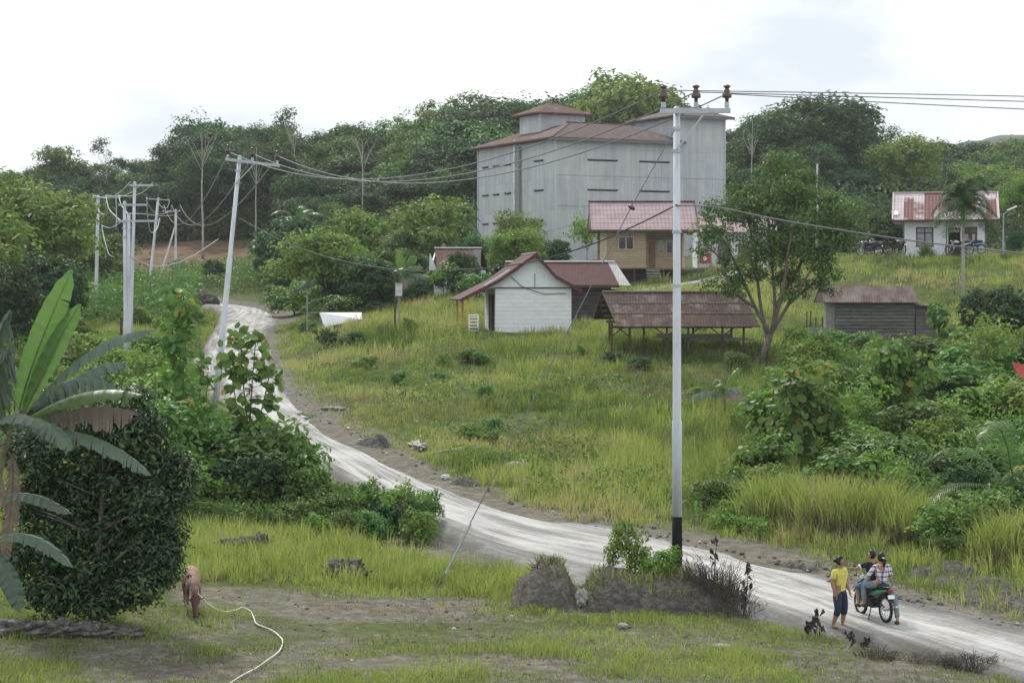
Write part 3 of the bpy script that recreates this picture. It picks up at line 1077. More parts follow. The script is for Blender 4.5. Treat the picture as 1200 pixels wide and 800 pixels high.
def forest():
    rnd = random.Random(21)
    n = 0
    rows = [(318, 0, 24), (300, 12, 24), (286, 30, 26), (272, 54, 28), (258, 84, 30)]
    for ri, (d, drop, step) in enumerate(rows):
        px = -40 + rnd.uniform(0, step)
        while px < 1260:
            dd = d + rnd.uniform(-6, 6)
            top = np.interp(px, SKX, SKY) + drop * rnd.uniform(.8, 1.15) + rnd.uniform(-1, 8)
            hidden = 570 < px < 850 and (drop > 20)
            clay = 130 < px < 345 and d < 275
            cleft = px < 120 and d < 262
            if hidden or clay or (cleft and rnd.random() < .5):
                px += step; continue
            g = G(px, dd)
            h = P(px, top, dd).z - g.z
            if h < 5: px += step; continue
            h = min(h, 38)
            right = px > 600
            kinds = ['round'] * 5 + ['tall'] * 2 + ['loose'] * 2 + ['cone'] * 2 + (['bright'] if drop > 20 else [])
            if px < 560: kinds += ['tall', 'tall', 'cone', 'round']
            if 440 < px < 530: kinds = ['cone', 'round', 'cone']
            if 900 < px < 1000 and drop < 20: kinds = ['round']
            k = rnd.choice(kinds)
            pr = rnd.choice(FK[k])
            where = ('left of the grey building' if px < 560 else 'behind the grey building' if px < 860 else 'right of the grey building')
            back = 'on the skyline' if ri < 2 else 'in the front rows' if ri > 2 else 'in the middle rows'
            look = {'round': 'dark green round-crowned forest tree', 'tall': 'tall pale-trunked forest tree', 'loose': 'loosely leaved forest tree',
                    'cone': 'upright grey-green forest tree', 'bright': 'brighter green leafy forest tree'}[k]
            pr.place('forest_tree', g - Vector((0, 0, .3)), h, rnd.uniform(0, 6.28), f'{look} {back} {where}', 'tree', f'{look}s {back} {where}', wide=rnd.uniform(.95, 1.35) * (1.15 if h < 12 else 1) * (1 if k != 'round' else 1.1))
            n += 1
            px += step * rnd.uniform(.75, 1.25) * (.85 if px > 600 else 1)
    # emergent trees that stand out of the skyline
    for px, d, top, k, lab in [
        (238, 262, 128, 'bare', 'tall thin pale-trunked tree with a sparse crown above the bare clay bank'),
        (125, 300, 160, 'bare', 'small sparse tree rising above the skyline at the far left of the ridge'),
        (205, 300, 163, 'bare', 'sparse flat-topped tree breaking the skyline left of the tallest pale-trunked one'),
        (345, 290, 124, 'bare', 'slender tree with a small tuft rising alone over the middle of the left ridge'),
        (72, 300, 172, 'loose', 'loose dark tree on the skyline at the left end of the ridge'),
        (425, 255, 138, 'bare', 'tree with a long white trunk standing against the dark woods above the power lines'),
        (300, 258, 165, 'bare', 'thin pale tree behind the crossarm of the leaning pole'),
        (730, 288, 85, 'bright', 'bright feathery tree top rising over the roof of the grey building'),
        (700, 290, 90, 'cone', 'pale green upright tree top just left of the brightest one over the grey roof'),
        (880, 262, 132, 'bare', 'sparse dark tree against the sky right of the grey tower'),
        (945, 280, 114, 'round', 'large rounded dark tree dominating the skyline right of the grey tower'),
        (1045, 300, 146, 'bare', 'tiny sparse tree poking over the saddle in the right ridge'),
        (1060, 270, 158, 'bright', 'bright bamboo-like tree in the saddle of the right ridge')]:
        g = G(px, d)
        rnd.choice(FK[k]).place('forest_tree', g, P(px, top, d).z - g.z, rnd.uniform(0, 6), lab, 'tree', wide=1.5 if k == 'round' else 1)
    return n


NF = forest()


def mass(name, px0, px1, d0, d1, n, zr, lsize, mat, seed=0, fn=None):
    rng = np.random.default_rng(seed)
    d = rng.uniform(d0, d1, n); px = rng.uniform(px0, px1, n)
    x = (px - 600) / F * d
    zt = zr * (.55 + .6 * (fbm(x, d, 9, 3) + .5))
    z = gz(x, d) + rng.random(n) ** .7 * zt
    if fn is not None:
        m = fn(px, d, z); x, d, z = x[m], d[m], z[m]
    C = np.c_[x, d, z]
    Nn = rng.normal(size=C.shape) + np.array([0, -.3, .8])
    V, T = leaf_quads(C, Nn, np.full(len(C), lsize), .55, rng)
    tint = np.clip(.4 + .5 * fbm(x, d + 7, 4, 3) + rng.normal(0, .15, len(C)), 0, 1)
    o = link(name, mesh_np(name, V, T, mat, {'tint': np.repeat(tint, 4)}))
    tag(o, kind='stuff')


def not_clay(px, d, z):
    return ~((np.hypot((px - 235) / 100, (d - 264) / 24) < 1.15))


mass('forest_undergrowth', -60, 1280, 240, 330, 60000, 6.0, .7, M['leaf_forest'], 1, not_clay)
mass('thicket', -60, 235, 150, 240, 26000, 3.2, .38, M['leaf_mid'], 2, lambda px, d, z: (rdist((px - 600) / F * d, d) > 2))
mass('bank_thicket', 345, 640, 165, 240, 22000, 3.0, .38, M['leaf_mid'], 3)
mass('slope_scrub', 640, 1300, 158, 245, 42000, 3.6, .42, M['leaf_forest'], 4, lambda px, d, z: ((px > 910) | (d > 226)) & ~((px > 1040) & (px < 1178) & (d < 162)))
mass('ridge_thicket', -200, 1400, 305, 335, 60000, 15.0, .7, M['leaf_forest'], 7, lambda px, d, z: z < CZ + (340 - np.interp(px, SKX, SKY) - 26) / F * d)
mass('clay_edge_scrub', 105, 365, 279, 291, 15000, 5.0, .5, M['leaf_mid'], 32)
mass('gap_thicket', 110, 360, 291, 304, 16000, 9.0, .55, M['leaf_forest'], 31)
mass('forest_edge', -60, 600, 262, 282, 26000, 7.0, .6, M['leaf_forest'], 8, not_clay)
_ng = lambda px, d, z: (rdist((px - 600) / F * d, d) > 1.5) & (fbm((px - 600) / F * d, d, 3.5, 2) > .02)
mass('bank_undergrowth', 850, 1290, 57, 112, 44000, 1.1, .15, M['leaf_mid'], 9, lambda px, d, z: _ng(px, d, z) & (px > 900 - (90 - d) * 1.6) & ~((px > 940) & (px < 1110) & (d > 108)))
mass('bank_herbs', 850, 1290, 56, 112, 34000, 1.4, .15, M['leaf_light'], 10, lambda px, d, z: _ng(px + 80, d, z) & (px > 905 - (90 - d) * 1.6) & ~((px > 940) & (px < 1110) & (d > 108)))
mass('verge_undergrowth', 1080, 1290, 50.5, 58, 16000, .8, .12, M['leaf_mid'], 21, lambda px, d, z: (rdist((px - 600) / F * d, d) > 1.2) & (fbm((px - 600) / F * d, d, 1.6, 2) > -.15))
mass('verge_herbs', 815, 900, 54.5, 62, 9000, .6, .12, M['leaf_light'], 22, lambda px, d, z: (rdist((px - 600) / F * d, d) > .7) & (fbm((px - 600) / F * d, d, 1.6, 2) > -.05))
mass('roadside_herbs', 205, 352, 56.5, 62, 14000, 1.3, .14, M['leaf_light'], 11, lambda px, d, z: _ng(px, d, z))
mass('roadside_undergrowth', 205, 500, 54.6, 60, 20000, .9, .12, M['leaf_mid'], 12, lambda px, d, z: (rdist((px - 600) / F * d, d) > .8) & (d > 54.2 + (px - 500) * -.004))
mass('left_undergrowth', -60, 235, 66, 130, 34000, 1.3, .2, M['leaf_light'], 13, _ng)
mass('left_scrub', -60, 235, 70, 140, 20000, 1.6, .24, M['leaf_mid'], 14, lambda px, d, z: _ng(px + 200, d, z))
mass('slope_herbs', 360, 900, 58, 118, 26000, .6, .15, M['leaf_mid'], 15, lambda px, d, z: (rdist((px - 600) / F * d, d) > .8) & (fbm((px - 600) / F * d + 9, d, 3.2, 3) > .16) & ((px - 600) / F * d > np.interp(d, RC[::-1, 1], RC[::-1, 0])) & keep_clear((px - 600) / F * d, d))
mass('verge_scrub', 200, 350, 208, 245, 9000, 2.2, .35, M['leaf_mid'], 5, lambda px, d, z: (rdist((px - 600) / F * d, d) > 2.0))

# ------------------------------------------------------------------ nearer trees, one table
# kind, px, depth, top row in the photograph, width factor, label, category, group
ROWS = [
    ('K:bright', 20, 150, 205, 1.2, 'light green leafy tree at the left edge, tallest of the near ones', 'tree', None),
    ('K:bright', 62, 182, 236, 1.2, 'yellowish green tree beside the tallest near one at the left edge', 'tree', None),
    ('K:round', 92, 192, 262, 1.1, 'dark dense tree behind the pole with the black foot', 'tree', None),
    ('K:bright', -25, 140, 230, 1.2, 'pale green tree cut by the left picture edge', 'tree', None),
    ('K:loose', 130, 190, 275, 1.2, 'green bushy tree between the clustered power poles', 'tree', None),
    ('S:mango', 55, 140, 300, 1.2, 'round green bushy tree below the yellowish tree at left', 'tree', None),
    ('S:mango', 15, 125, 312, 1.0, 'low bushy tree at the left edge under the light green trees', 'tree', None),
    ('S:mango', 84, 176, 318, 1.0, 'bushy tree just left of the pole with the black foot', 'tree', None),
    ('S:mango', 350, 196, 258, 1.25, 'dense dark round mango-like tree beyond the road bend', 'tree', None),
    ('S:mango', 318, 215, 290, 1.1, 'small dark tree at the foot of the clay bank', 'tree', None),
    ('S:mango', 250, 226, 305, 1.0, 'leafy bush tree beside the far road below the clay bank', 'tree', None),
    ('K:loose', 398, 205, 238, 1.0, 'loosely leaved tree behind the banana clump beyond the white sheet', 'tree', None),
    ('K:bright', 432, 178, 246, .9, 'slender yellow-green tree above the banana clump', 'tree', None),
    ('K:bright', 487, 176, 232, 1.2, 'bright green broad tree left of the tall grey building', 'tree', None),
    ('K:loose', 455, 190, 262, 1.0, 'green tree between the slender yellow-green one and the broad bright one', 'tree', None),
    ('K:round', 525, 200, 245, .9, 'dark tree touching the left corner of the tall grey building', 'tree', None),
    ('S:mango', 555, 172, 278, .9, 'leafy tree in front of the rusty-roofed house', 'tree', None),
    ('S:mango', 588, 168, 292, .8, 'small leafy tree behind the white hut at the foot of the grey building', 'tree', None),
    ('S:mango', 438, 150, 304, 1.2, 'round bush tree right of the banana clump', 'tree', None),
    ('S:mango', 488, 142, 326, .9, 'dense green bush tree between meter post and white hut', 'tree', None),
    ('S:mango', 478, 160, 296, 1.2, 'green bush tree behind the meter post', 'tree', None),
    ('S:mango', 650, 178, 282, 1.3, 'bright green bush in front of the grey building behind the white hut', 'bush', None),
    ('K:loose', 1010, 195, 232, 1.0, 'green tree left of the white house', 'tree', None),
    ('K:bright', 968, 185, 222, .9, 'leafy tree behind the crown of the forked tree', 'tree', None),
    ('K:bright', 1195, 170, 208, .8, 'bright green tree at the right edge behind the street lamp', 'tree', None),
    ('S:mango', 1035, 166, 250, 1.1, 'rounded green bush tree against the wall side of the white house', 'tree', None),
    ('S:mango', 985, 165, 270, 1.1, 'low leafy tree beyond the parked motorbikes', 'tree', None),
    ('S:mango', 1188, 158, 272, .8, 'light bush behind the street lamp', 'bush', None),
    ('S:shrub', 1085, 147.5, 286, .8, 'small potted-looking shrub before the window of the white house', 'shrub', None),
    ('S:wispy', 688, 165, 250, .8, 'spindly young tree against the grey building wall left of the tiled house', 'tree', None),
    ('S:mango', 543, 148, 296, .9, 'leafy bush tree hiding the front of the rusty-roofed house', 'tree', None),
    ('S:broad', 520, 147, 306, 1.0, 'big-leaved bush before the white gable of the rusty-roofed house', 'bush', None),
    ('S:shrub', 562, 146, 318, 1.2, 'green bush between the rusty-roofed house and the white hut', 'bush', None),
    # around the grass slope
    ('S:dark', 385, 112, 385, 1.3, 'dark low shrub on the grass under the white sheet', 'shrub', None),
    ('S:dark', 415, 110, 388, 1.2, 'dark low shrub right of the one under the white sheet', 'shrub', None),
    ('S:shrub', 362, 122, 375, 1.1, 'shrub beside the thin wooden post by the road', 'shrub', None),
    ('S:shrub', 395, 140, 345, 1.5, 'shrub behind the white sheet', 'shrub', None),
    ('S:shrub', 345, 165, 335, 1.6, 'shrub on the far corner of the road bend', 'shrub', None),
    ('S:bright', 372, 150, 330, 1.2, 'yellow-green shrub under the banana clump', 'shrub', None),
    ('S:dark', 720, 98, 412, 1.5, 'dark low bush in front of the open shelter, left of the tall pole', 'shrub', None),
    ('S:dark', 752, 96, 418, 1.5, 'dark low bush in front of the open shelter, by the tall pole', 'shrub', None),
    ('S:shrub', 865, 97, 412, 1.2, 'green bush at the right end of the open shelter', 'shrub', None),
    ('S:shrub', 620, 86, 482, .7, 'small shrub alone on the mid slope', 'shrub', None),
    ('S:wispy', 632, 84, 455, .5, 'wispy blue-green plant alone on the mid slope', 'shrub', None),
    # right-hand scrub, from far to near
    ('S:shrub', 982, 113, 385, 1.2, 'rounded bush against the left half of the plank shed', 'shrub', None),
    ('S:shrub', 1012, 110, 388, 1.1, 'rounded bush against the middle of the plank shed', 'shrub', None),
    ('S:broad', 1108, 114, 352, .8, 'upright leafy tree hiding the end of the plank shed', 'tree', None),
    ('S:mango', 1145, 116, 340, .8, 'dark leafy tree right of the areca palm', 'tree', None),
    ('S:mango', 1185, 108, 338, 1.0, 'bushy tree at the right edge below the grass bank', 'tree', None),
    ('S:mango', 1165, 98, 385, 1.0, 'bushy tree at the right edge above the red flag', 'tree', None),
    ('S:mango', 1215, 90, 390, 1.0, 'bushy tree half cut by the right edge near the red flag', 'tree', None),
    ('S:bright', 1040, 96, 395, 1.1, 'bright shrub below the plank shed', 'shrub', None),
    ('S:shrub', 1075, 100, 392, 1.3, 'green shrub below the right end of the plank shed', 'shrub', None),
    ('S:broad', 1046, 74, 398, .8, 'tall sapling with yellowing orange-tipped broad leaves below the shed', 'sapling', None),
    ('S:broad', 1012, 76, 430, 1.1, 'broad-leaved sapling left of the yellowing one', 'sapling', None),
    ('S:broad', 930, 67, 428, 1.0, 'tall big-leaved dark green sapling above the reeds', 'sapling', None),
    ('S:broad', 958, 68, 448, .9, 'big-leaved sapling leaning beside the tall dark green one', 'sapling', None),
    ('S:broad', 905, 69, 455, .9, 'big-leaved sapling left of the tall dark green one', 'sapling', None),
    ('S:wispy', 870, 74, 470, .9, 'thin yellow-green sapling right of the small banana', 'sapling', None),
    ('S:shrub', 1110, 84, 425, 1.5, 'green shrub in the middle of the right-hand scrub', 'shrub', None),
    ('S:bright', 1140, 78, 448, 1.4, 'light green shrub left of the palm fronds', 'shrub', None),
    ('S:shrub', 1080, 72, 470, 1.5, 'green shrub below the yellowing sapling', 'shrub', None),
    ('S:bright', 1000, 68, 485, 1.2, 'light shrub between the two sapling groups', 'shrub', None),
    ('S:shrub', 1040, 64, 505, 1.4, 'dense green shrub behind the reeds', 'shrub', None),
    ('S:shrub', 1000, 63, 525, 1.1, 'low shrub behind the reeds, left of the dense one', 'shrub', None),
    ('S:dark', 1095, 61, 530, 1.4, 'dark shrub behind the right end of the reeds', 'shrub', None),
    ('S:dark', 1130, 57, 545, 1.1, 'dark glossy bush under the palm fronds', 'shrub', None),
    ('S:shrub', 1165, 60, 520, 1.3, 'shrub under the palm fronds at the right edge', 'shrub', None),
    ('S:dark', 1205, 56, 555, 1.4, 'dark bush at the right edge above the grass verge', 'shrub', None),
    ('S:bright', 860, 64, 545, 1.0, 'yellow-green shrub left of the reeds', 'shrub', None),
    ('S:shrub', 848, 61, 560, .9, 'low green shrub at the left foot of the reeds', 'shrub', None),
    ('S:shrub', 838, 59.5, 560, 1.2, 'green shrub at the road side left of the reeds', 'shrub', None),
    ('S:bright', 862, 56.8, 588, 1.2, 'light green shrub at the road side in front of the reeds', 'shrub', None),
    ('S:bright', 1105, 52.3, 590, 1.2, 'light green shrub at the right end of the reeds', 'shrub', None),
    ('S:wispy', 1135, 51.8, 575, 1.3, 'thin pale shrub right of the reeds', 'shrub', None),
    ('S:shrub', 1150, 53.5, 570, 1.3, 'mid green shrub above the road verge near the right edge', 'shrub', None),
    ('S:bright', 1185, 53, 580, 1.3, 'light green shrub above the road verge at the right edge', 'shrub', None),
    ('S:wispy', 1210, 50.5, 600, 1.3, 'thin shrub nearest the road at the right edge', 'shrub', None),
    ('S:bright', 985, 57.5, 550, 1.2, 'light green shrub rising behind the reeds', 'shrub', None),
    ('S:wispy', 1045, 57, 540, 1.3, 'thin loose shrub rising behind the reeds', 'shrub', None),
    ('S:broad', 900, 62, 505, 1.1, 'big-leaved sapling behind the left part of the reeds', 'sapling', None),
    ('S:bright', 375, 54.4, 600, .9, 'light green bush at the yard side of the roadside clump, leftmost', 'shrub', None),
    ('S:shrub', 408, 54.2, 598, .9, 'mid green bush at the yard side of the roadside clump', 'shrub', None),
    ('S:shrub', 445, 53.8, 598, 1.0, 'mid green bush at the yard side of the clump below the broad-leaved one', 'shrub', None),
    ('S:wispy', 470, 54.6, 560, 1.0, 'thin weedy stems rising over the roadside clump', 'shrub', None),
    ('S:bright', 490, 53.6, 596, 1.0, 'light green bush at the right end of the roadside clump', 'shrub', None),
    ('S:shrub', 345, 55.2, 585, 1.0, 'mid green bush joining the roadside clump to the sapling bushes', 'shrub', None),
    ('S:shrub', 1150, 90, 400, 1.4, 'green shrub below the dark leafy tree at right', 'shrub', None),
    ('S:bright', 1190, 80, 440, 1.3, 'light shrub beside the red flag', 'shrub', None),
    ('S:shrub', 925, 84, 432, 1.1, 'shrub between forked tree and plank shed platform', 'shrub', None),
    ('S:shrub', 960, 88, 425, 1.0, 'shrub under the plank shed platform', 'shrub', None),
    # left-hand scrub between road and yard
    ('S:wispy', 160, 82, 395, 1.2, 'thin leafless-looking bush left of the tall sapling', 'shrub', None),
    ('S:bright', 120, 96, 410, 1.3, 'yellow-green bush beyond the banana leaves', 'shrub', None),
    ('S:bright', 185, 78, 425, 1.2, 'yellow-green bush at the foot of the double pole', 'shrub', None),
    ('S:shrub', 90, 110, 400, 1.4, 'green bush left of the double pole', 'shrub', None),
    ('S:shrub', 215, 60, 470, 1.2, 'green bush under the tall sapling', 'shrub', None),
    ('S:bright', 262, 59.5, 498, 1.1, 'light green bush between the two saplings', 'shrub', None),
    ('S:shrub', 300, 59.5, 492, 1.1, 'green bush under the second sapling', 'shrub', None),
    ('S:shrub', 335, 59, 515, 1.0, 'green bush by the road right of the second sapling', 'shrub', None),
    ('S:dark', 285, 57.5, 530, 1.2, 'darker low bush under the second sapling', 'shrub', None),
    ('S:bright', 235, 57.5, 525, 1.1, 'light low bush right of the dark tree', 'shrub', None),
    ('S:shrub', 350, 57.5, 545, .8, 'low bush at the road edge', 'shrub', None),
    ('S:broad', 430, 56.2, 558, .8, 'low broad-leaved bush in the middle of the roadside clump', 'shrub', None),
    ('S:shrub', 395, 56.2, 575, .8, 'low bush left of the broad-leaved one', 'shrub', None),
    ('S:dark', 455, 55.6, 575, .9, 'dark low bush right of the broad-leaved one', 'shrub', None),
    ('S:shrub', 490, 55.4, 575, .8, 'low bush near the tip of the roadside clump', 'shrub', None),
    ('S:bright', 368, 56, 590, .8, 'pale low bush at the start of the roadside clump', 'shrub', None),
    ('S:bright', 738, 45.9, 611, .75, 'fresh green leafy weed on the earth mound beside the tall pole', 'weed', None),
    ('S:bright', 775, 45.4, 640, .9, 'small green weed at the foot of the tall pole', 'weed', None),
]


def place_rows():
    rnd = random.Random(4)
    for kd, px, d, top, wide, lab, cat, grp in ROWS:
        t, k = kd.split(':')
        lib = FK if t == 'K' else SK
        g = G(px, d, -.05)
        h = P(px, top, d).z - g.z
        rnd.choice(lib[k]).place({'tree': 'leafy_tree'}.get(cat, cat), g, max(h, .5), rnd.uniform(0, 6.28), lab, cat, grp, wide=wide)


# ground is raised at the mound before the weeds are placed, see mound_top()
def mound():
    c = P(748, 690, 45.3); base = float(gz(c.x, c.y))
    n, m = 130, 60
    V = []; T = []
    for j in range(m):
        for i in range(n):
            u = i / (n - 1) * 2 - 1; v = j / (m - 1) * 2 - 1
            x = c.x + u * 2.85; y = c.y + v * 1.35 + .1
            prof = np.interp(u, [-1, -.92, -.75, -.58, -.47, -.36, -.2, .1, .34, .6, .85, 1], [0, .42, .72, .62, .14, .5, .68, .6, .6, .42, .15, 0])
            e = max(0, 1 - abs(v) ** 3.2)
            z = float(gz(x, y)) - .06 + prof * 1.25 * e + .16 * float(fbm(x, y, .7, 3)) * e + .09 * float(fbm(x, y, .22, 3)) * e
            V.append((x, y, z))
    idx = np.arange(n * m).reshape(m, n)
    T = np.c_[idx[:-1, :-1].ravel(), idx[:-1, 1:].ravel(), idx[1:, 1:].ravel(), idx[1:, :-1].ravel()]
    mt, nt, b = _mat('mound_soil')
    v = mapped(nt)
    f = noise_fac(nt, v, 6, 12, .8)
    nt.links.new(ramp(nt, f, [(.34, (.035, .030, .026)), (.5, (.11, .10, .088)), (.66, (.25, .235, .21))]), b.inputs['Base Color'])
    b.inputs['Roughness'].default_value = .95
    bump(nt, b, f, 1, .12)
    o = link('earth_mound', mesh_np('earth_mound', np.array(V), T, mt), smooth=True)
    tag(o, 'long low heap of dark bare earth around the foot of the tall pole', 'mound')
    return V


MV = np.array(mound())
_gz0 = gz


def gm(x, y):
    """height with the mound on top"""
    d2 = (MV[:, 0] - x) ** 2 + (MV[:, 1] - y) ** 2
    i = int(np.argmin(d2))
    return max(float(_gz0(x, y)), MV[i, 2]) if d2[i] < .04 else float(_gz0(x, y))


def G(px, d, dz=0):
    x = (px - 600) / F * d
    return Vector((x, d, gm(x, d) + dz))


place_rows()


def scattered():
    rnd = random.Random(99)
    n = 0
    while n < 20:
        px = rnd.uniform(375, 870); d = rnd.uniform(64, 116); x = (px - 600) / F * d
        if rdist(x, d) < 1.5 or x < np.interp(d, RC[::-1, 1], RC[::-1, 0]) or not keep_clear(np.array([x]), np.array([float(d)]))[0]: continue
        if 570 < px < 740 and d > 104: continue
        k = rnd.choice(['shrub', 'bright', 'bright', 'wispy'])
        rnd.choice(SK[k]).place('slope_shrub', G(px, d, -.05), rnd.uniform(.4, .85), rnd.uniform(0, 6), {'dark': 'small dark shrub in the tall grass of the slope', 'shrub': 'small green shrub in the tall grass of the slope', 'bright': 'small light green shrub in the tall grass of the slope', 'wispy': 'small thin weedy shrub in the tall grass of the slope'}[k], 'shrub', {'dark': 'dark shrubs', 'shrub': 'green shrubs', 'bright': 'light shrubs', 'wispy': 'thin shrubs'}[k] + ' scattered over the slope', wide=rnd.uniform(1, 1.5))
        n += 1
    n = 0
    while n < 36:
        px = rnd.uniform(880, 1260); d = rnd.uniform(57, 108); x = (px - 600) / F * d
        if px < 900 - (90 - d) * 1.6 or (940 < px < 1110 and d > 104): continue
        k = rnd.choice(['bright', 'shrub', 'bright', 'wispy', 'wispy', 'broad', 'wispy', 'bright'])
        hh = {'bright': (1.1, 2.2), 'shrub': (1.0, 2.0), 'broad': (1.6, 3.0), 'wispy': (1.6, 3.2)}[k]
        if px > 1100: hh = (hh[0] * 1.15, hh[1] * 1.3)
        w = {'bright': 'light green shrub', 'shrub': 'mid green shrub', 'broad': 'big-leaved sapling', 'wispy': 'thin loose sapling'}[k]
        rnd.choice(SK[k]).place('thicket_shrub', G(px, d, -.1), rnd.uniform(*hh), rnd.uniform(0, 6), w + ' in the thicket right of the tallest pole', 'shrub' if 'shrub' in w else 'sapling', w + 's of the thicket right of the tallest pole', wide=rnd.uniform(.9, 1.3))
        n += 1
    n = 0
    while n < 34:
        px = rnd.uniform(-40, 345); d = rnd.uniform(66, 160) if px < 225 else rnd.uniform(150, 200); x = (px - 600) / F * d
        if rdist(x, d) < 2.0: continue
        k = rnd.choice(['bright', 'shrub', 'bright', 'wispy', 'broad'])
        w = {'bright': 'light green shrub', 'shrub': 'mid green shrub', 'broad': 'big-leaved sapling', 'wispy': 'thin loose sapling'}[k]
        rnd.choice(SK[k]).place('roadside_shrub', G(px, d, -.1), rnd.uniform(1.2, 2.8), rnd.uniform(0, 6), w + ' in the scrub left of the road', 'shrub' if 'shrub' in w else 'sapling', w + 's of the scrub left of the road', wide=rnd.uniform(.9, 1.3))
        n += 1
    n = 0
    while n < 40:
        px = rnd.uniform(345, 640); d = rnd.uniform(142, 200); x = (px - 600) / F * d
        if rdist(x, d) < 3 or (482 < px < 585 and d < 163) or (575 < px < 660 and d < 150): continue
        k = rnd.choice(['K:bright', 'S:mango', 'S:bright', 'S:broad', 'K:loose'])
        t, q = k.split(':')
        w = {'K:bright': 'yellow-green tree', 'S:mango': 'dense low tree', 'S:bright': 'light green bush', 'S:broad': 'big-leaved small tree', 'K:loose': 'loosely leaved small tree'}[k]
        hh = {'K:bright': (4.5, 7), 'S:mango': (2.5, 4.5), 'S:bright': (1.8, 3), 'S:broad': (2.5, 4.5), 'K:loose': (4, 6.5)}[k]
        rnd.choice((FK if t == 'K' else SK)[q]).place('grove_tree', G(px, d, -.1), rnd.uniform(*hh), rnd.uniform(0, 6), w + ' in the grove between road bend and grey building', 'tree' if 'tree' in w else 'bush', w + 's of the grove between road bend and grey building', wide=rnd.uniform(.9, 1.3))
        n += 1


scattered()


# grass tufts and dead thatch on the mound
def mound_cover():
    rng = np.random.default_rng(3)
    n = 5500
    px = np.where(rng.random(n) < .5, rng.normal(668, 22, n), rng.normal(760, 45, n)); d = rng.uniform(44.3, 46.6, n)
    x = (px - 600) / F * d
    z = np.array([gm(a, b) for a, b in zip(x, d)]) - .02
    ok = rng.random(n) < np.clip(.35 + 1.3 * fbm(x, d, .8, 2), 0, 1)
    x, d, z = x[ok], d[ok], z[ok]
    tag(grass_mesh('mound_grass', x, d, rng.uniform(.05, .34, len(x)), .016, rng.uniform(.1, .8, len(x)), M['grass'], .8, rng, z=z), kind='stuff')
    n = 7000
    px = rng.uniform(605, 885, n); d = rng.uniform(43.9, 46.4, n); x = (px - 600) / F * d
    z = np.array([gm(a, b) for a, b in zip(x, d)])
    ok = (z > np.array(_gz0(x, d)) + .05) & (rng.random(n) < np.clip(.4 + 1.5 * fbm(x + 4, d, .6, 2), 0, 1))
    x, d, z = x[ok], d[ok], z[ok]
    tag(grass_mesh('mound_thatch', x, d, rng.uniform(.03, .16, len(x)), .013, rng.uniform(0, .45, len(x)), M['grass_dry'], 2.2, rng, z=z - .01), kind='stuff')


mound_cover()


def brush(name, px, d, w, h, n, mat, label, cat, seed=0, lean=.5, dz=0):
    """a tangle of dead stems"""
    rnd = random.Random(seed)
    g = G(px, d); mb = MB()
    for _ in range(n):
        a = rnd.uniform(0, 6.28); r = w * math.sqrt(rnd.random()) * .5
        b = g + Vector((r * math.cos(a), r * math.sin(a) * .7, -.05 + dz))
        b.z = gm(b.x, b.y) - .03
        hh = h * rnd.uniform(.45, 1.1) * (1 - .5 * (2 * r / w) ** 2)
        t = b + Vector((math.cos(a) * hh * lean * rnd.random() + rnd.gauss(0, .08), math.sin(a) * hh * lean * .5 + rnd.gauss(0, .08), hh))
        m = b.lerp(t, .6) + Vector((rnd.gauss(0, .05), rnd.gauss(0, .05), rnd.uniform(0, .08)))
        mb.tube([b, m, t + Vector((rnd.gauss(0, .08), 0, -rnd.random() * .12 * h))], [.007, .006, .003], 3, caps=False)
    tag(mb.build(name, mat), label, cat)


brush('dry_bush', 842, 44.9, 1.35, .85, 330, M['twig_dark'], 'grey-brown withered bush at the right end of the earth mound', 'dead bush', 1, .55)
brush('dry_bush', 868, 44.2, 1.1, .55, 120, M['twig_dark'], 'lower withered twigs just right of the withered bush on the mound', 'dead bush', 2, .6)
brush('dry_bush', 1140, 39.2, 1.1, .42, 300, M['twig_dark'], 'dark dry tuft on the near road edge at lower right', 'dead bush', 3, .5)
brush('dry_bush', 1090, 39.6, .8, .36, 140, M['twig_grey'], 'small greyish dry tuft left of the dark one at lower right', 'dead bush', 4, .5)
brush('dry_bush', 640, 45.4, .7, .25, 70, M['twig_dark'], 'dry stems at the left end of the earth mound', 'dead bush', 5, .4)
brush('dry_bush', 1030, 39.8, .8, .3, 120, M['twig_dark'], 'sparse dead twigs below the motorcycle riders', 'dead bush', 6, .4)
for i, (px, d, h, lab) in enumerate([(955, 41.6, .62, 'withered dark stalk with curled leaves left of the woman in yellow'),
                                     (962, 41.7, .45, 'shorter curled dead stalk beside the tallest one left of the woman in yellow'),
                                     (945, 41.7, .35, 'lowest dead stalk left of the woman in yellow'),
                                     (1000, 41.0, .3, 'curled dead plant right of the feet of the woman in yellow'),
                                     (1018, 40.8, .25, 'small dead plant in front of the motorcycle'),
                                     (874, 44.4, 1.0, 'dark dead stalk with hanging pods at the end of the mound'),
                                     (836, 45.6, 1.1, 'upright dead stalk with dark leaves beside the withered bush'),
                                     (872, 43.9, .55, 'short dead stalk below the one with hanging pods')]):
    g = G(px, d); rnd = random.Random(i)
    e = empty('dead_stalk', g, 0, lab, 'dead plant')
    mb = MB(); top = Vector((rnd.uniform(-.08, .12), 0, h))
    mb.tube([(0, 0, -.05), top * .5 + Vector((.03, 0, 0)), top], [.012, .01, .005], 4)
    mb.build('stem', M['twig_dark'], e)
    C = []; 
    for k in range(9):
        t = rnd.uniform(.45, 1.02); C.append(top * t + Vector((rnd.gauss(0, .05), rnd.gauss(0, .04), -.03)))
    V, T = leaf_quads(np.array([tuple(c) for c in C]), RNG.normal(size=(9, 3)) * np.array([1, 1, .2]), np.full(9, .17), .5, RNG, .5, np.array([0, 0, -1.]))
    link('leaves', mesh_np('leaves', V, T, simple('dead_leaf_%d' % i, (.055, .045, .04), .9)), e)


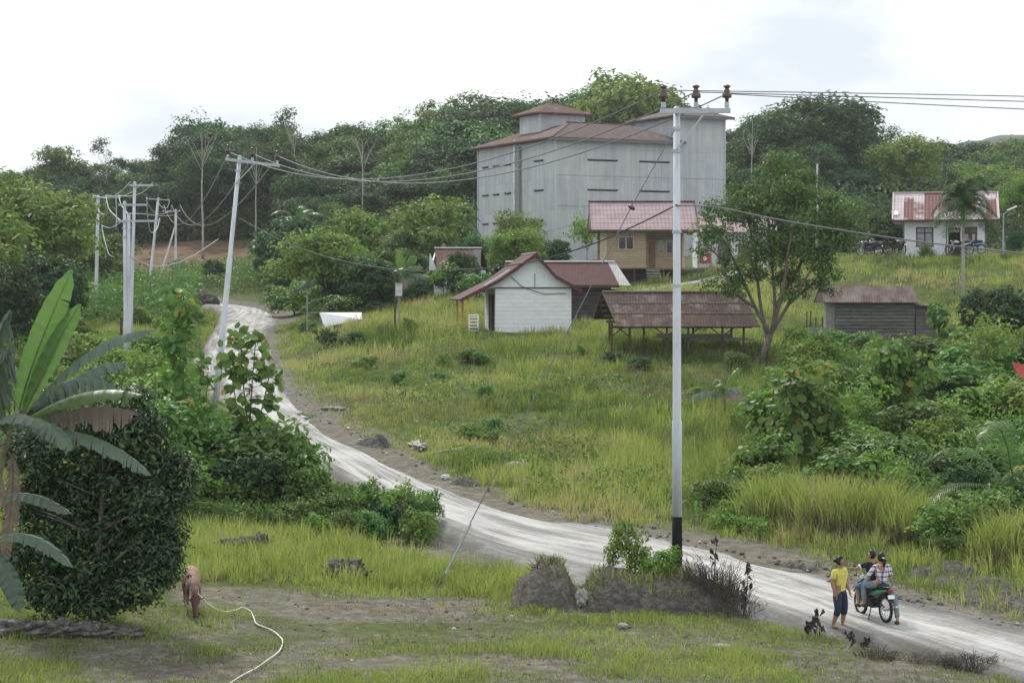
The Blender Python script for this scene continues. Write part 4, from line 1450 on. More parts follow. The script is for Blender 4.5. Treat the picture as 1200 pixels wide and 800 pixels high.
# ------------------------------------------------------------------ the forked tree by the shelter
M['leaf_tree'] = leaf_mat('leaf_tree', (.045, .10, .03), (.145, .25, .065), .36, .5, .35, var=(.24, .20, .06), obj_var=0)


def forked_tree():
    g = G(895, 98, -.1)
    e = empty('forked_tree', g, 0, 'open-crowned tree with several pale leaning limbs right of the open shelter', 'tree')
    s = 98 / F

    def L(px, py, dy=0): return Vector(((px - 895) * s, dy, P(px, py, 98).z - g.z))
    lobes = []
    for px, py, r, dy in [(840, 335, .6, .2), (862, 345, .6, -.4), (900, 330, .9, .6), (955, 335, .8, -.3), (968, 300, .8, .3), (958, 322, .5, .2), (875, 318, 1.0, .8), (820, 308, .7, .1), (940, 290, 1.3, .9), (815, 275, .7, .2), (915, 240, 1.4, .3), (870, 245, 1.3, .2), (900, 285, 1.4, 0), (850, 315, .8, 0), (965, 262, 1.2, .5), (990, 268, .9, 0), (930, 345, .7, .2), (900, 215, 1.0, 0), (875, 225, 1.1, .8), (930, 218, 1.2, -.3), (955, 235, 1.2, .6), (985, 245, 1.0, 0), (850, 245, 1.1, -.5), (828, 262, .8, .3), (880, 262, 1.3, .9), (920, 262, 1.3, -.9), (955, 275, 1.3, .4), (978, 280, .9, -.4),
                          (845, 280, .9, .5), (825, 292, .6, -.4), (870, 300, 1.0, -.6), (905, 300, 1.1, .7), (945, 305, 1.1, -.5), (970, 318, .8, .4), (862, 330, .7, .3), (912, 190, .7, 0), (940, 196, .6, .4), (888, 200, .6, -.3), (925, 325, .7, .5)]:
        p = L(px, py, dy); lobes.append((p.x, p.y, p.z, r, r, r * .62))
    mt = M['leaf_tree']
    cm, CC = crown_mesh('crown', lobes, 470, 38, .45, .2, mt, 5, up=.8, inner=.4, lower=-.6, aspect=.45)
    mb = MB()
    base = L(893, 428); fork = L(903, 392)
    mb.tube([base - Vector((0, 0, .2)), L(897, 410), fork], [.2, .16, .14], 9)
    limbs = [[(903, 392), (908, 360), (905, 300, .4), (900, 240, .3), (905, 200)], [(903, 392), (885, 360), (868, 320, .4), (850, 285, .2), (832, 262)],
             [(900, 400), (893, 360, .5), (888, 310, .9), (880, 262, .8), (870, 228, .6)], [(903, 392), (925, 355), (940, 330, -.5), (965, 290, -.2), (985, 255)],
             [(904, 388), (915, 345, -.5), (920, 300, -.8), (930, 250, -.6), (938, 205)], [(908, 360), (935, 318, .5), (955, 275, .5), (958, 240, .6)],
             [(885, 360), (858, 340, -.4), (840, 300, -.4), (826, 290, -.4)], [(925, 355), (950, 335, .2), (975, 318, .4)]]
    for lb in limbs:
        pts = [L(*q) for q in lb]
        n = len(pts)
        mb.tube(catmull(pts, 4), [.10 * (1 - .8 * i / (4 * (n - 1))) for i in range(4 * (n - 1) + 1)], 6)
    rnd = random.Random(2)
    for c in list(CC)[:110]:
        c = Vector(c)
        best = min((Vector(v) for v in mb.v[::7]), key=lambda q: (q - c).length + (2 if q.z > c.z else 0))
        mb.tube([best, best.lerp(c, .5) + Vector((rnd.gauss(0, .06), rnd.gauss(0, .06), .05)), c], [.03, .02, .008], 4, caps=False)
    mb.build('trunk', M['bark'], e, True)
    o = bpy.data.objects.new('crown', cm); COL.objects.link(o); o.parent = e


forked_tree()


# ------------------------------------------------------------------ dark dense tree at left
def dark_tree():
    d = 40.5
    g = G(112, d, -.1)
    e = empty('dark_tree', g, 0, 'dense dark glossy-leaved tree behind the banana plant at lower left', 'tree')
    s = d / F

    def L(px, py, dy=0): return Vector(((px - 112) * s, dy, P(px, py, d).z - g.z))
    lobes = []
    for px, py, r, dy in [(120, 500, .62, .3), (150, 505, .6, 0), (182, 548, .5, .2), (185, 590, .65, -.2), (180, 640, .6, 0), (150, 560, .7, .3), (140, 620, .8, .5), (100, 560, .7, .5), (90, 620, .75, .4), (60, 640, .7, .2), (110, 670, .6, .1), (70, 690, .6, -.2), (45, 695, .5, 0),
                          (165, 680, .5, -.2), (196, 612, .3, 0), (188, 640, .34, .1), (95, 690, .6, .3), (135, 690, .55, .3), (20, 650, .6, .3), (140, 530, .7, .6), (60, 570, .7, .6), (30, 590, .6, .4), (25, 530, .6, .5), (80, 505, .6, .6), (186, 665, .38, 0), (35, 480, .5, .7), (150, 470, .4, .5), (130, 590, .8, 1.0), (200, 570, .42, .3), (118, 702, .4, -.2)]:
        p = L(px, py, dy); lobes.append((p.x, p.y, p.z, r * .82, r * .82, r * .74))
    rl = random.Random(8)
    for _ in range(56):
        a = rl.uniform(0, 6.28); p = L(122 + 90 * math.cos(a) * rl.uniform(.8, 1.14), 598 + 116 * math.sin(a) * rl.uniform(.78, 1.08), rl.uniform(-.3, .6)); q = rl.uniform(.09, .22)
        if p.z > .25 and not (math.cos(a) > .45 and math.sin(a) > -.35): lobes.append((p.x, p.y, p.z, q, q, q))
    cm, CC = crown_mesh('crown', lobes, 1150, 46, .31, .13, M['leaf_dark'], 9, up=.6, inner=.4, lower=-1, aspect=.42)
    tm = trunk_mesh('trunk', 3.2, .12, CC, M['bark'], 3, n_br=50, first=.08, lean=(.1, .2))
    for nm, me in (('trunk', tm), ('crown', cm)):
        o = bpy.data.objects.new(nm, me); COL.objects.link(o); o.parent = e


dark_tree()


# ------------------------------------------------------------------ two tall big-leaved saplings
def sapling(px, d, tops, spread, label, seed, n_leaf, size, lean=0, low=.25, mat=None):
    g = G(px, d, -.05)
    e = empty('sapling', g, 0, label, 'sapling')
    rnd = random.Random(seed); rng = np.random.default_rng(seed)
    mb = MB(); C = []; Nn = []
    for (tx, ty) in tops:
        top = P(tx, ty, d) - g
        H = top.z
        pts = [Vector((0, 0, -.1)), Vector((top.x * .2 + rnd.gauss(0, .05), rnd.gauss(0, .1), H * .35)), Vector((top.x * .6, rnd.gauss(0, .1), H * .7)), top]
        cur = catmull(pts, 6)
        mb.tube(cur, [.035 * (1 - .75 * i / len(cur)) for i in range(len(cur))], 6)
        for _ in range(n_leaf // len(tops)):
            t = low + (1 - low) * rnd.random() ** .8
            p = cur[min(len(cur) - 1, int(t * (len(cur) - 1)))]
            a = rnd.uniform(0, 6.28); r = spread * (1.15 - .5 * t) * rnd.uniform(.25, 1)
            q = p + Vector((math.cos(a) * r, math.sin(a) * r, rnd.uniform(-.15, .12)))
            mb.tube([p, p.lerp(q, .6) + Vector((0, 0, .05)), q], [.01, .008, .005], 3, caps=False)
            for _k in range(rnd.choice((1, 2, 2, 3))):
                C.append(tuple(q + Vector((rnd.gauss(0, .1), rnd.gauss(0, .1), rnd.gauss(0, .07)))))
                Nn.append((math.cos(a) * .7, math.sin(a) * .7 - .35, .8))
        for _k in range(7):
            C.append(tuple(cur[-1] + Vector((rnd.gauss(0, .13), rnd.gauss(0, .1), rnd.uniform(-.2, .12))))); Nn.append((rnd.gauss(0, .6), -.6, .6))
    C = np.array(C); Nn = np.array(Nn) + rng.normal(size=C.shape) * .45
    V, T = round_leaves(C, Nn, np.full(len(C), size), rng)
    zz = (C[:, 2] - C[:, 2].min()) / np.ptp(C[:, 2])
    tint = np.clip(rng.normal(.4, .2, len(C)) + .35 * np.clip(zz - .7, 0, 1) + (rng.random(len(C)) < .06) * .5, 0, 1)
    mb.build('stem', M['bark'], e, True)
    link('leaves', mesh_np('leaves', V, T, mat or M['leaf_teak'], {'tint': np.repeat(tint, 7)}), e)


sapling(208, 61, [(200, 338), (212, 345), (222, 356)], .62, 'tallest big-leaved sapling left of the road, pale round leaves on top', 1, 150, .31, low=.3)
sapling(288, 60, [(282, 385), (300, 395), (318, 430), (268, 420)], .75, 'big-leaved sapling with reddish leaves before the foot of the leaning pole', 2, 190, .30, low=.25)
sapling(232, 63, [(236, 420), (245, 440)], .5, 'thin sapling between the two big-leaved ones', 3, 60, .24, low=.4)
sapling(932, 66, [(930, 432), (940, 450), (915, 452)], .7, 'dark big-leaved sapling standing highest above the reeds', 4, 130, .30, low=.2)
sapling(1048, 74, [(1048, 398), (1055, 412), (1035, 420)], .7, 'sapling with yellow and orange top leaves below the plank shed', 5, 120, .30, low=.3)


# ------------------------------------------------------------------ the banana plant at the left edge
def banana_foreground():
    d = 35.5
    g = G(-12, 36.3, -.1)
    e = empty('banana_plant', g, 0, 'large banana plant with upright and torn arching leaves at the left edge', 'banana plant')
    off = -g

    def L(px, py, dy=0): return P(px, py, d + dy) + off
    mb = MB()
    st = catmull([Vector((-.05, 0, -.2)), L(-10, 680, .5), L(-6, 590, .3), L(6, 520, .1), L(22, 480)], 6)
    mb.tube(st, [.10 - .055 * i / len(st) for i in range(len(st))], 12)
    mb.build('stem', M['stem_banana'], e, True)
    B, D, X = M['leaf_banana'], M['leaf_banana_dull'], M['leaf_dead']
    lv = [  # control points, width m, material, facing, tear, tint, droop
        ([(18, 500), (30, 440), (55, 380), (84, 316)], .50, B, (.55, -.8, .25), .02, .85, .05),
        ([(20, 505), (45, 440), (70, 395), (94, 356)], .36, B, (.6, -.75, .3), .02, .75, .05),
        ([(22, 495), (70, 430), (120, 388, -.3), (180, 386, -.5)], .34, D, (-.1, -.35, .95), .15, .6, .6),
        ([(18, 500), (60, 470), (110, 445, -.4), (166, 462, -.8)], .52, B, (-.15, .1, 1), .12, .45, .5),
        ([(22, 490), (60, 445, .4), (100, 432, .5), (135, 452, .6)], .40, D, (-.2, -.5, .85), .75, .7, .7),
        ([(20, 505), (60, 480, .3), (110, 470, .3), (161, 482, .2)], .30, X, (0, -.75, .5), .95, .5, 1.6),
        ([(6, 505, -.2), (35, 480, -.5), (65, 495, -.7), (83, 527, -.8)], .40, D, (.1, -.5, .85), .1, .95, .3),
        ([(30, 500), (90, 500, -.2), (140, 515, -.4), (177, 556, -.6)], .30, D, (.1, -.3, .95), .35, 1.0, .7),
        ([(-5, 590, -.2), (20, 566, -.3), (55, 580, -.4), (83, 601, -.5)], .30, D, (.1, -.4, .9), .2, .6, .4),
        ([(-12, 640, -.4), (15, 612, -.5), (55, 625, -.6), (85, 664, -.6)], .28, D, (.1, -.5, .8), .1, .5, .4),
        ([(-25, 640, -.3), (0, 650, -.5), (15, 680, -.6), (23, 716, -.6)], .36, D, (.2, -.9, .3), .05, .35, .1),
        ([(15, 500, .2), (-5, 420, .3), (-2, 380, .2), (12, 362, -.2)], .40, D, (.3, -.9, .3), .8, .3, 1.2),
        ([(10, 500, 0), (-12, 450, -.2), (-2, 410, -.4), (18, 405, -.5)], .45, D, (.3, -.8, .3), .85, .3, 1.4),
        ([(15, 505, .3), (-20, 460, 0), (-60, 420, -.3), (-110, 430, -.6)], .5, B, (0, -.3, .9), .2, .5, .4),
        ([(8, 520, 0), (-20, 520, -.3), (-10, 545, -.5), (5, 590, -.5)], .3, X, (.4, -.9, .1), .8, .4, .6),
        ([(10, 530, .1), (20, 540, .2), (14, 590, .2), (4, 660, .2)], .3, X, (.1, -.9, .1), .9, .3, .4),
        ([(22, 490, .2), (75, 450, .5), (110, 420, .7), (150, 425, .9)], .38, D, (-.1, -.4, .9), .2, .5, .5),
        ([(10, 510, 0), (-10, 490, -.4), (15, 470, -.8), (60, 500, -1.1)], .34, D, (0, -.4, .9), .2, .8, .4),
    ]
    for i, (c, w, m, fc, tear, tint, dr) in enumerate(lv):
        pts = [L(*q) for q in c]
        o, mid = banana_leaf('leaf', pts, w, m, e, fc, tear, i, tint, dr)
        mr = MB(); mr.tube([q - Vector(fc).normalized() * .012 for q in mid], [.022 * (1 - .8 * k / len(mid)) for k in range(len(mid))], 5)
        mr.build('midrib', M['stem_green'] if m is not X else M['bark'], o, True)


banana_foreground()


def banana_small(px, d, top, label, seed, nl=8, group=None, tint=.6, wd=.5):
    g = G(px, d, -.05)
    H = P(px, top, d).z - g.z
    e = empty('banana_plant', g, 0, label, 'banana plant', group)
    rnd = random.Random(seed)
    hs = H * .5
    mb = MB(); mb.tube([(0, 0, -.1), (.02, 0, hs * .5), (0, 0, hs)], [.13 * H / 3.5, .1 * H / 3.5, .05 * H / 3.5], 8); mb.build('stem', M['stem_banana'], e, True)
    for i in range(nl):
        a = i * 2.4 + seed + rnd.uniform(-.3, .3); up = .85 - i / nl * .95
        Ln = H * .62 * rnd.uniform(.85, 1.1)
        c, s = math.cos(a), math.sin(a)
        r = Ln * (1 - .75 * up)
        dead = i >= nl - 1
        pts = [Vector((0, 0, hs * .9)), Vector((c * r * .3, s * r * .3, hs + Ln * .45 * up + .1)), Vector((c * r * .8, s * r * .8, hs + Ln * .75 * up)), Vector((c * r * 1.3, s * r * 1.3, hs + Ln * (up * 1.0 - .35 * (1 - up) - .1)))]
        banana_leaf('leaf', pts, wd * H / 3.5, M['leaf_dead'] if dead else (M['leaf_banana'] if up > .5 else M['leaf_banana_dull']), e, (c * up - .0, s * up - .3, 1.1 - up), .3, i + seed, tint + rnd.uniform(-.1, .3), .5, seg=16)


banana_small(398, 150, 284, 'tallest banana plant in the clump beyond the white sheet', 1, 11, wd=.5)
banana_small(415, 153, 296, 'banana plant on the right side of the clump beyond the white sheet', 2, 8, wd=.6)
banana_small(384, 154, 304, 'low banana plant on the left side of the clump beyond the white sheet', 3, 7, wd=.6)
banana_small(452, 158, 285, 'banana plant with pale drooping leaves right of the clump', 4, 8, wd=.6)
banana_small(515, 165, 282, 'banana plant near the rusty-roofed house', 5, 8, wd=.6)
banana_small(538, 180, 285, 'banana plant at the foot of the grey building corner', 7, 8, wd=.6)
banana_small(470, 148, 288, 'banana plant with broad drooping leaves behind the meter post', 11, 9, wd=.55)
banana_small(432, 149, 290, 'banana plant between the clump and the meter post', 13, 9, wd=.55)
banana_small(848, 80, 428, 'young banana plant with one upright leaf on the slope right of the tall pole', 6, 6, wd=.75, tint=.8)
banana_small(1118, 135, 322, 'young banana plant with a bright upright leaf on the bank below the white house', 8, 3, wd=.7, tint=.95)


def palm(px, d, top, label, seed, nf, L, ll, trunk=True, droop=1.0, mat=None, tr=.09, shaft=False, name='palm_tree', up0=.9, lw=.045, nseg=20):
    g = G(px, d, -.05)
    H = P(px, top, d).z - g.z
    e = empty(name, g, 0, label, 'palm')
    rnd = random.Random(seed)
    hc = H - L * .55 if trunk else .3
    hc = max(hc, .25)
    mb = MB(); mb.tube([(0, 0, -.1), (.03, 0, hc * .5), (0, 0, hc)], [tr * 1.2, tr, tr * .85], 8)
    mb.build('trunk', M['bark_pale'] if trunk else M['bark'], e, True)
    if shaft:
        m2 = MB(); m2.tube([(0, 0, hc - .1), (0, 0, hc + .35), (0, 0, hc + .85)], [tr * 1.15, tr * 1.3, tr * .6], 8); m2.build('crownshaft', M['stem_green'], e, True); hc += .75
    for i in range(nf):
        a = i * 2.399 + seed; up = up0 - (i / nf) * (up0 + .35)
        c, s = math.cos(a), math.sin(a)
        Lk = L * rnd.uniform(.85, 1.1)
        p0 = Vector((0, 0, hc)); r = Lk * .5
        pts = [p0, p0 + Vector((c * r * (1 - up * .6) * .6, s * r * (1 - up * .6) * .6, r * max(up, .1) + .1)), p0 + Vector((c * r * 1.4 * (1 - up * .4), s * r * 1.4 * (1 - up * .4), r * (up * 1.6 - .1 * droop))),
               p0 + Vector((c * Lk * (1 - up * .35), s * Lk * (1 - up * .35), r * (up * 1.9 - 1.0 * droop)))]
        frond('frond', pts, ll, mat or M['leaf_palm'], e, seed=seed * 31 + i, n=nseg, lw=lw)


palm(1128, 125, 231, 'slender areca palm with a drooping crown in front of the white house', 3, 26, 2.4, .9, tr=.10, shaft=True, droop=1.3, lw=.045, mat=leaf_mat('leaf_palm_dark', (.018, .045, .014), (.055, .11, .03), .15, .6, .15), up0=1.25, nseg=26)
palm(350, 205, 242, 'oil palm with arching fronds beside the dark round tree beyond the bend', 5, 14, 3.6, .9, tr=.25, droop=.8, lw=.12)
palm(318, 222, 268, 'short oil palm at the foot of the clay bank', 6, 12, 3.2, .9, tr=.25, droop=.8, lw=.12)
palm(530, 195, 236, 'oil palm beside the left corner of the grey building', 7, 13, 3.4, .9, tr=.22, droop=.8, lw=.12)
palm(1192, 55.6, 480, 'young coconut palm with long fronds at the right edge above the road', 8, 13, 3.7, .6, trunk=False, up0=1.15, lw=.028, nseg=34)
palm(8, 112, 322, 'yellowish young palm at the left edge behind the banana leaves', 9, 11, 3.0, .7, trunk=False, mat=M['leaf_palm_yellow'], lw=.05)
palm(225, 212, 292, 'young yellow-green palm beside the far road', 12, 10, 2.6, .7, trunk=False, lw=.1)
g = G(1205, 58.5)
e = empty('dry_frond', g, 0, 'yellow-orange dying palm frond low at the right edge', 'palm frond')
frond('leaflets', [P(1230, 560, 58.5) - g, P(1205, 535, 58.2) - g, P(1190, 545, 58) - g, P(1176, 562, 57.8) - g], .35, M['leaf_palm_yellow'], e, 3)
# ------------------------------------------------------------------ building materials
def corrugated(name, base, streak, pitch=26.0, rust=None, rust_amt=.5, rough=.55, metal=.0, axis='X', sheet=None, bumps=.5, rough_streak=1.0):
    """ribbed sheet metal: ribs across `axis`, stains running down, rust patches, sheet joints"""
    m, nt, b = _mat(name)
    v = mapped(nt)
    sc = (1.5, 1.5, .12)
    st = noise_fac(nt, mapped(nt, sc), 1.6, 6, .7)
    f = noise_fac(nt, v, .7, 6, .65)
    c = ramp(nt, math_n(nt, 'ADD', math_n(nt, 'MULTIPLY', st, .7 * rough_streak), math_n(nt, 'MULTIPLY', f, .3)), [(.3, streak), (.62, base)])
    if rust is not None:
        r = noise_fac(nt, mapped(nt, (1.2, .5, .5), loc=(3, 1, 2)), 1.3, 7, .7)
        c = mix(nt, ramp(nt, r, [(rust_amt - .08, (0, 0, 0)), (rust_amt + .1, (1, 1, 1))]), c, rust)
    if sheet:
        w = nt.nodes.new('ShaderNodeTexBrick'); w.inputs['Scale'].default_value = 1
        w.inputs['Brick Width'].default_value = sheet[0]; w.inputs['Row Height'].default_value = sheet[1]
        w.inputs['Mortar Size'].default_value = .012; w.inputs['Color1'].default_value = (1, 1, 1, 1); w.inputs['Color2'].default_value = (.87, .88, .9, 1)
        w.inputs['Mortar'].default_value = (.72, .72, .72, 1); w.offset = 0
        tc = nt.nodes.new('ShaderNodeTexCoord'); sp = nt.nodes.new('ShaderNodeSeparateXYZ'); cb = nt.nodes.new('ShaderNodeCombineXYZ')
        nt.links.new(tc.outputs['Object'], sp.inputs[0])
        nt.links.new(math_n(nt, 'ADD', sp.outputs[0], sp.outputs[1]), cb.inputs[0]); nt.links.new(sp.outputs[2], cb.inputs[1])
        nt.links.new(cb.outputs[0], w.inputs['Vector'])
        c = mix(nt, 1, c, w.outputs['Color'], 'MULTIPLY')
    nt.links.new(c, b.inputs['Base Color'])
    b.inputs['Roughness'].default_value = min(1, rough + .15); b.inputs['Metallic'].default_value = metal
    b.inputs['Specular IOR Level'].default_value = .15
    tc = nt.nodes.new('ShaderNodeTexCoord'); sp = nt.nodes.new('ShaderNodeSeparateXYZ'); nt.links.new(tc.outputs['Object'], sp.inputs[0])
    co = sp.outputs[0] if axis == 'X' else sp.outputs[1] if axis == 'Y' else math_n(nt, 'ADD', sp.outputs[0], sp.outputs[1])
    h = math_n(nt, 'SINE', math_n(nt, 'MULTIPLY', co, pitch))
    bump(nt, b, h, bumps, .02)
    return m


def planks(name, c1, c2, gap, row=.2, vertical=False, rough=.9, stain=.5):
    m, nt, b = _mat(name)
    w = nt.nodes.new('ShaderNodeTexBrick'); w.offset = .37
    w.inputs['Scale'].default_value = 1; w.inputs['Brick Width'].default_value = 3.1; w.inputs['Row Height'].default_value = row
    w.inputs['Mortar Size'].default_value = .012; w.inputs['Mortar Smooth'].default_value = .3
    w.inputs['Color1'].default_value = (*c1, 1); w.inputs['Color2'].default_value = (*c2, 1); w.inputs['Mortar'].default_value = (*gap, 1)
    tc = nt.nodes.new('ShaderNodeTexCoord'); sp = nt.nodes.new('ShaderNodeSeparateXYZ'); cb = nt.nodes.new('ShaderNodeCombineXYZ')
    nt.links.new(tc.outputs['Object'], sp.inputs[0])
    s = math_n(nt, 'ADD', sp.outputs[0], sp.outputs[1])
    nt.links.new(sp.outputs[2] if vertical else s, cb.inputs[0]); nt.links.new(s if vertical else sp.outputs[2], cb.inputs[1])
    nt.links.new(cb.outputs[0], w.inputs['Vector'])
    f = noise_fac(nt, mapped(nt, (.6, .6, 3)), 2.2, 7, .7)
    c = mix(nt, 1, w.outputs['Color'], ramp(nt, f, [(.3, (1 - stain,) * 3), (.65, (1.0, 1.0, 1.0))]), 'MULTIPLY')
    nt.links.new(c, b.inputs['Base Color']); b.inputs['Roughness'].default_value = rough; b.inputs['Specular IOR Level'].default_value = .2
    bump(nt, b, w.outputs['Fac'], -.6, .02)
    return m


def tiled(name, base, dirt, axis='X', row=.36, col=.3, stripes=None):
    """pressed metal tile sheets"""
    m, nt, b = _mat(name)
    tc = nt.nodes.new('ShaderNodeTexCoord'); sp = nt.nodes.new('ShaderNodeSeparateXYZ'); nt.links.new(tc.outputs['Object'], sp.inputs[0])
    x = sp.outputs[0] if axis == 'X' else sp.outputs[1]; z = sp.outputs[2]
    f = noise_fac(nt, mapped(nt, (1, 1, 1)), .9, 6, .7)
    c = ramp(nt, f, [(.3, dirt), (.6, base)])
    if stripes is not None:
        col1, amt = stripes
        q = nt.nodes.new('ShaderNodeTexNoise'); q.inputs['Scale'].default_value = 1.0; q.inputs['Detail'].default_value = 1
        cb = nt.nodes.new('ShaderNodeCombineXYZ')
        nt.links.new(math_n(nt, 'MULTIPLY', math_n(nt, 'FLOOR', math_n(nt, 'MULTIPLY', x, 1.35)), 7.31), cb.inputs[0])
        nt.links.new(math_n(nt, 'MULTIPLY', z, .35), cb.inputs[1])
        nt.links.new(cb.outputs[0], q.inputs['Vector'])
        c = mix(nt, ramp(nt, math_n(nt, 'ADD', q.outputs['Fac'], math_n(nt, 'MULTIPLY', math_n(nt, 'SUBTRACT', f, .5), .3)), [(amt - .02, (0, 0, 0)), (amt + .03, (1, 1, 1))]), c, col1)
    zf = math_n(nt, 'FRACT', math_n(nt, 'MULTIPLY', z, 1 / row))
    line = math_n(nt, 'LESS_THAN', zf, .22)
    c = mix(nt, math_n(nt, 'MULTIPLY', line, .5), c, tuple(v * .38 for v in base))
    nt.links.new(c, b.inputs['Base Color']); b.inputs['Roughness'].default_value = .7; b.inputs['Specular IOR Level'].default_value = .15
    h = math_n(nt, 'ADD', math_n(nt, 'MULTIPLY', math_n(nt, 'SINE', math_n(nt, 'MULTIPLY', x, 6.283 / col)), .5), zf)
    bump(nt, b, h, .7, .03)
    return m


M['grey_sheet'] = corrugated('grey_sheet', (.52, .545, .56), (.36, .37, .375), 20, None, rough=.6, sheet=(.85, 3.02), axis='XY', bumps=.3, rough_streak=1.0)
M['roof_brown'] = corrugated('roof_brown', (.125, .098, .096), (.085, .058, .055), 20, (.19, .165, .16), .64, .7, axis='X', bumps=.3)
M['roof_rust'] = corrugated('roof_rust', (.13, .08, .07), (.08, .05, .045), 20, (.36, .31, .29), .66, .75, axis='Y', bumps=.3)
M['roof_redbrown'] = corrugated('roof_redbrown', (.10, .052, .048), (.07, .038, .035), 30, None, rough=.7, bumps=.25)
M['roof_shelter'] = corrugated('roof_shelter', (.105, .072, .06), (.045, .033, .03), 42, (.19, .165, .155), .60, .8, bumps=.6)
M['roof_shed'] = corrugated('roof_shed', (.17, .155, .15), (.11, .078, .07), 42, (.09, .055, .048), .5, .75, bumps=.6)
M['zinc'] = corrugated('zinc', (.40, .40, .41), (.25, .23, .22), 42, (.3, .2, .16), .66, .5, bumps=.4)
M['tile_pink'] = tiled('tile_pink', (.33, .25, .265), (.24, .17, .185), col=.28, row=.34)
M['tile_rust'] = tiled('tile_rust', (.52, .46, .47), (.38, .32, .33), col=.25, row=.25, stripes=((.15, .065, .06), .525))
M['tile_maroon'] = tiled('tile_maroon', (.095, .04, .043), (.065, .028, .03), axis='Y', row=.22, col=.25)
M['white_boards'] = planks('white_boards', (.80, .82, .83), (.76, .78, .79), (.56, .57, .58), .23, stain=.18)
M['white_gable'] = simple('white_gable', (.68, .74, .75), .85, 0, .08, 2)
M['white_plaster'] = simple('white_plaster', (.70, .72, .74), .9, 0, .08, 1.5, .1)
M['yellow_boards'] = planks('yellow_boards', (.42, .33, .235), (.36, .28, .195), (.2, .15, .1), .19, stain=.2)
M['cream_boards'] = planks('cream_boards', (.50, .42, .32), (.46, .38, .28), (.25, .2, .15), .19, stain=.15)
M['wood_brown'] = simple('wood_brown', (.20, .13, .09), .8, 0, .25, 6, .1)
M['wood_dark'] = simple('wood_dark', (.07, .055, .045), .85, 0, .3, 6, .1)
M['wood_grey'] = simple('wood_grey', (.24, .23, .215), .9, 0, .35, 7, .2)
M['planks_dark'] = planks('planks_dark', (.10, .095, .09), (.075, .07, .068), (.02, .02, .02), .22)
M['planks_grey'] = planks('planks_grey', (.23, .225, .215), (.15, .145, .14), (.03, .03, .03), .2)
M['maroon'] = simple('maroon', (.085, .03, .034), .6, 0, .15, 3)
M['concrete'] = simple('concrete', (.30, .29, .27), .9, 0, .25, 2, .2)
M['dark_gap'] = simple('dark_gap', (.02, .02, .022), .9, 0, .2)
M['grey_trim'] = simple('grey_trim', (.14, .145, .155), .7, 0, .2)
M['white_paint'] = simple('white_paint', (.72, .73, .74), .6, 0, .08, 3)
M['yellow_paint'] = simple('yellow_paint', (.50, .36, .07), .6, 0, .15, 4)
M['curtain'] = simple('curtain', (.42, .36, .32), .9, 0, .15, 9)


def glass(name, tint=(.03, .035, .04), rough=.08):
    m, nt, b = _mat(name)
    f = noise_fac(nt, mapped(nt), 1.4, 3)
    nt.links.new(ramp(nt, f, [(.35, tuple(v * .6 for v in tint)), (.65, tuple(v * 1.8 for v in tint))]), b.inputs['Base Color'])
    b.inputs['Roughness'].default_value = rough; b.inputs['Specular IOR Level'].default_value = .8
    return m


M['glass'] = glass('window_glass')
M['glass_grey'] = glass('window_glass_grey', (.16, .18, .19), .15)


def part(name, mat, parent, fn=None, smooth=False):
    mb = MB(); fn(mb); return mb.build(name, mat, parent, smooth)


def frame_mb(mb, x0, x1, z0, z1, y, t=.07, dep=.08, mullx=(), mullz=()):
    """rectangular frame facing -Y"""
    mb.box(((x0 + x1) / 2, y, z1 - t / 2), (x1 - x0, dep, t)); mb.box(((x0 + x1) / 2, y, z0 + t / 2), (x1 - x0 + .06, dep + .05, t))
    mb.box((x0 + t / 2, y, (z0 + z1) / 2), (t, dep, z1 - z0 - 2 * t)); mb.box((x1 - t / 2, y, (z0 + z1) / 2), (t, dep, z1 - z0 - 2 * t))
    for x in mullx: mb.box((x, y, (z0 + z1) / 2), (t, dep * .9, z1 - z0 - 2 * t))
    for z in mullz: mb.box(((x0 + x1) / 2, y, z), (x1 - x0 - 2 * t, dep * .8, t * .8))


def window(parent, x0, x1, z0, z1, y, fm, gm_, mullx=(), mullz=(), t=.07, sill=None):
    mb = MB(); frame_mb(mb, x0, x1, z0, z1, y, t, .08, mullx, mullz)
    w = mb.build('window', fm, parent)
    g = MB().box(((x0 + x1) / 2, y + .012, (z0 + z1) / 2), (x1 - x0 - .06, .02, z1 - z0 - .06)).build('pane', gm_, w)
    return w


def wall_with_holes(mb, x0, x1, z0, z1, y, t, holes):
    """front wall (facing -Y) with rectangular openings"""
    xs = sorted({x0, x1, *[h[0] for h in holes], *[h[1] for h in holes]})
    zs = sorted({z0, z1, *[h[2] for h in holes], *[h[3] for h in holes]})
    for a, b in zip(xs, xs[1:]):
        run = None
        for c, d in zip(zs, zs[1:]):
            cx, cz = (a + b) / 2, (c + d) / 2
            if any(h[0] < cx < h[1] and h[2] < cz < h[3] for h in holes): continue
            mb.box((cx, y + t / 2, cz), (b - a, t, d - c))


